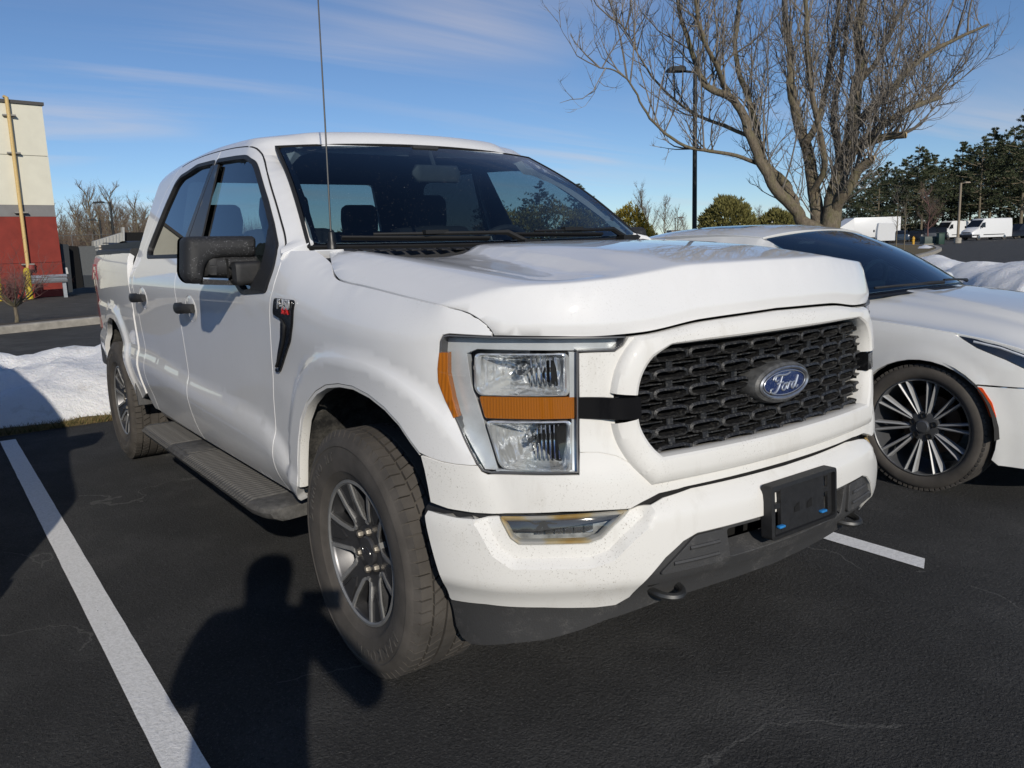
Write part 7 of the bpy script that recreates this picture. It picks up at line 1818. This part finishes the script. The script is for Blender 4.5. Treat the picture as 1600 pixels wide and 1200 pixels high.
def far_car(p, yaw, col, label, L=4.6, suv=False):
    e = empty('parked_car', tuple(p), yaw, label, 'car'); h = 1.75 if suv else 1.45
    mt = simple('car_'+col, {'black': (.01, .01, .012), 'grey': (.10, .105, .11), 'blue': (.03, .05, .08)}[col], .25)
    def sec(x, z1, w): return [(x, -w, .28), (x, -w, z1*.8), (x, -w+.12, z1), (x, w-.12, z1), (x, w, z1*.8), (x, w, .28)]
    m = MB(); m.loft([sec(-L/2, .72, .78), sec(-L/2+.1, .98, .88), sec(-L/2+.6, 1.0, .92), sec(.8, 1.0, .92), sec(L/2-.5, .9, .9), sec(L/2, .68, .75)], True, True, True); m.build('body', mt, e, ang=35)
    m = MB()
    def gs(x, z, w): return [(x, -w-.1, .95), (x, -w, z), (x, w, z), (x, w+.1, .95)]
    m.loft([gs(-L/2+(.15 if suv else .5), 1.0, .75), gs(-L/2+(.45 if suv else 1.1), h-.03, .66), gs(.2, h, .66), gs(1.05, 1.0, .76)], True, True, True); m.build('cabin', VGL, e, ang=35)
    m = MB(); m.loft([[(-L/2+(.5 if suv else 1.15), -.62, h+.005), (-L/2+(.5 if suv else 1.15), .62, h+.005)], [(.15, -.62, h+.02), (.15, .62, h+.02)]], False); m.build('roof', mt, e, fixn=False)
    for x in (-L/2+.85, L/2-.85):
        for s_ in (-1, 1): m = MB(); m.lathe([(.0001, -.10), (.2, -.10), (.31, -.11), (.34, -.07), (.34, .1)], 20, 'y', (x, s_*.80, .34)); m.build('wheel', TYRE, e)
    for s_ in (-1, 1):
        m = MB(); m.box((L/2-.08, s_*.6, .68), (.12, .28, .12)); m.build('headlight', CHROME, e)
    return e
far_car(far_pos(1592, 374, 98), yawL+.3, 'black', 'black parked car next to the fully visible white cargo van', suv=True)
far_car(far_pos(1586, 366, 118), yawL+.4, 'grey', 'grey parked car behind the black car at the end of the van row', suv=True)
far_car(far_pos(1432, 372, 104), yawR+1.0, 'black', 'black parked car between the reddish tree and the white box truck')
far_car(far_pos(1455, 372, 108), yawR+1.0, 'grey', 'dark grey parked car under the reddish leafless tree', suv=True)
far_car(far_pos(1409, 374, 101), yawR+1.1, 'blue', 'dark blue parked car beside the white van seen from behind')
far_car(far_pos(1472, 371, 112), yawR+1.0, 'black', 'black parked car just in front of the van behind the pole', suv=True)
hy = ground((1426.5, 380)); hy = far_pos(1427, 379, 76); e = empty('fire_hydrant', tuple(hy), 0, 'yellow fire hydrant at the edge of the far drive', 'hydrant')
HYD = simple('hydrant_yellow', (.62, .34, .03), .5); m = MB(); m.lathe([(.16, 0), (.16, .06), (.11, .08), (.11, .55), (.14, .58), (.13, .66), (.08, .76), (.03, .80), (.03, .86), (.0001, .86)], 16, 'z'); m.build('barrel', HYD, e)
for s_ in (-1, 1): m = MB(); m.lathe([(.06, .1), (.06, .17), (.0001, .17)], 12, 'y', (0, 0, .45)); o = m.build('side_outlet', HYD, e); o.rotation_euler = (0, 0, 0 if s_ > 0 else math.pi)
ub_ = far_pos(1453, 378, 78); e = empty('utility_box', tuple(ub_), yawR, 'low green utility cabinet on its pad near the hydrant', 'cabinet')
GU = simple('utility_green', (.075, .10, .09), .6); m = MB(); m.box((0, 0, .38), (1.5, 1.0, .76)); m.build('cabinet', GU, e, bevel=.03); m = MB(); m.box((0, 0, .03), (1.8, 1.3, .10)); m.build('pad', CONC, e)
ub_ = far_pos(1469, 378, 77); e = empty('waste_bin', tuple(ub_), yawR, 'dark green waste bin beside the utility cabinet', 'bin'); m = MB(); m.box((0, 0, .5), (.55, .55, 1.0)); m.build('bin_body', simple('bin_green', (.015, .05, .035), .6), e, bevel=.03); m = MB(); m.box((0, 0, 1.03), (.62, .62, .08)); m.build('bin_lid', simple('bin_green', (.015, .05, .035)), e, bevel=.02)
# low white building behind the tree
lb_ = empty('low_building', tuple(far_pos(1225, 372, 120)), yawR, 'low white flat-roofed building far behind the multi-stemmed tree', 'building')
m = MB(); m.box((0, 0, 1.7), (15, 6, 3.4)); m.build('wall', VW, lb_); m = MB(); m.box((0, 0, 3.48), (15.4, 6.4, .18)); m.build('roof', GREYB, lb_)
for k in range(5): m = MB(); m.box((-6+k*2.9, -3.02, 1.5), (1.6, .08, 1.6)); m.build('window', VGL, lb_)
lb_ = empty('low_building', tuple(far_pos(1075, 372, 150)), yawR, 'small pale distant building beyond the tall black lamp post', 'building')
m = MB(); m.box((0, 0, 1.4), (7, 5, 2.8)); m.build('wall', simple('pale_wall', (.5, .48, .45), .8), lb_); m = MB(); m.box((0, 0, 2.87), (7.3, 5.3, .14)); m.build('roof', GREYB, lb_)
# ================================================================== NEIGHBOUR OUT OF FRAME (casts the shadow at left) AND PHOTOGRAPHER
nb = copy_tree(truck); nb.location = (-.75, -3.34, 0); nb['label'] = 'pickup truck in the next stall that casts the mirror-shaped shadow'; nb['category'] = 'pickup truck'
def person():
    g = ground((417, 905)); t = 1.60/(-SUN_D[2]); hp = g-SUN_D*t; hx, hy_ = hp[0], hp[1]
    f2 = np.array((_fw[0], _fw[1], 0)); f2 /= np.linalg.norm(f2); r2 = np.array((-f2[1], f2[0], 0))*-1
    P = lambda r, f, z: tuple(np.array((hx, hy_, 0))+r2*r+f2*f+np.array((0, 0, z)))
    V = []; E = []; Rd = []
    def add(p, rad, prev=None):
        V.append(p); Rd.append(rad); 
        if prev is not None: E.append((prev, len(V)-1))
        return len(V)-1
    pel = add(P(0, -.03, .95), (.17, .13)); ab = add(P(0, -.03, 1.12), (.165, .125), pel); ch = add(P(0, -.02, 1.32), (.19, .13), ab); nk = add(P(0, .0, 1.47), (.085, .08), ch); hd0 = add(P(0, .03, 1.53), (.10, .105), nk); hd = add(P(0, .04, 1.62), (.115, .12), hd0); add(P(0, .03, 1.70), (.095, .10), hd)
    for s in (-1, 1):
        sh = add(P(.19*s, -.02, 1.40), (.085, .08), ch); el = add(P((.36 if s > 0 else .25)*s, .04, 1.16), (.062, .06), sh); wr_ = add(P(.15*s, .20, 1.30), (.038, .038), el); ha = add(P(.105*s, .235, 1.345), (.034, .022), wr_)
        for k, (dz, ln) in enumerate(((.035, .05), (.012, .06), (-.010, .055), (-.03, .045))):
            f1 = add(P(.095*s, .255, 1.35+dz), (.010, .010), ha); add(P((.095-ln*.5)*s, .262, 1.352+dz), (.008, .008), f1)
        th = add(P(.085*s, .225, 1.36), (.011, .011), ha); add(P(.055*s, .228, 1.375), (.009, .009), th)
        hi_ = add(P(.10*s, -.03, .88), (.105, .11), pel); kn_ = add(P(.12*s, .0, .50), (.068, .07), hi_); an = add(P(.13*s, -.03, .10), (.048, .05), kn_); hl_ = add(P(.13*s, -.05, .05), (.045, .045), an); add(P(.15*s, .13, .035), (.042, .032), hl_)
    me = bpy.data.meshes.new('person'); me.from_pydata(V, E, []); o = bpy.data.objects.new('person', me); COL.objects.link(o)
    md = o.modifiers.new('skin', 'SKIN'); md.use_smooth_shade = True
    sv = me.skin_vertices[0].data
    for i, r_ in enumerate(Rd): sv[i].radius = r_
    sv[0].use_root = True
    ms = o.modifiers.new('sub', 'SUBSURF'); ms.levels = 2; ms.render_levels = 2
    t_ = NT('clothes_and_skin'); t_.set(Roughness=.85); sep = t_.n('SeparateXYZ'); t_.l(t_.coord(), sep.inputs[0]); z = sep.outputs[2]
    c = t_.ramp(t_.math('DIVIDE', z, 2.0), [(0, (.03, .03, .03)), (.045, (.03, .035, .06)), (.46, (.03, .035, .06)), (.465, (.02, .025, .03)), (.735, (.02, .025, .03)), (.74, (.45, .28, .20)), (.84, (.03, .02, .015))])
    c.node.color_ramp.interpolation = 'CONSTANT'; t_.base(c); me.materials.append(t_.m)
    tag(o, 'person in a dark jacket whose standing shadow falls beside the front wheel', 'person')
    ph = MB(); c0 = CAM_C-_fw*.022; M3 = Matrix(((CR[0], CU[0], -_fw[0]), (CR[1], CU[1], -_fw[1]), (CR[2], CU[2], -_fw[2]))); ph.box(tuple(c0), (.15, .072, .008), M3); po = ph.build('phone', simple('phone_black', (.01, .01, .01), .3), bevel=.003); tag(po, 'dark phone held up by the person whose shadow shows', 'phone')
person()
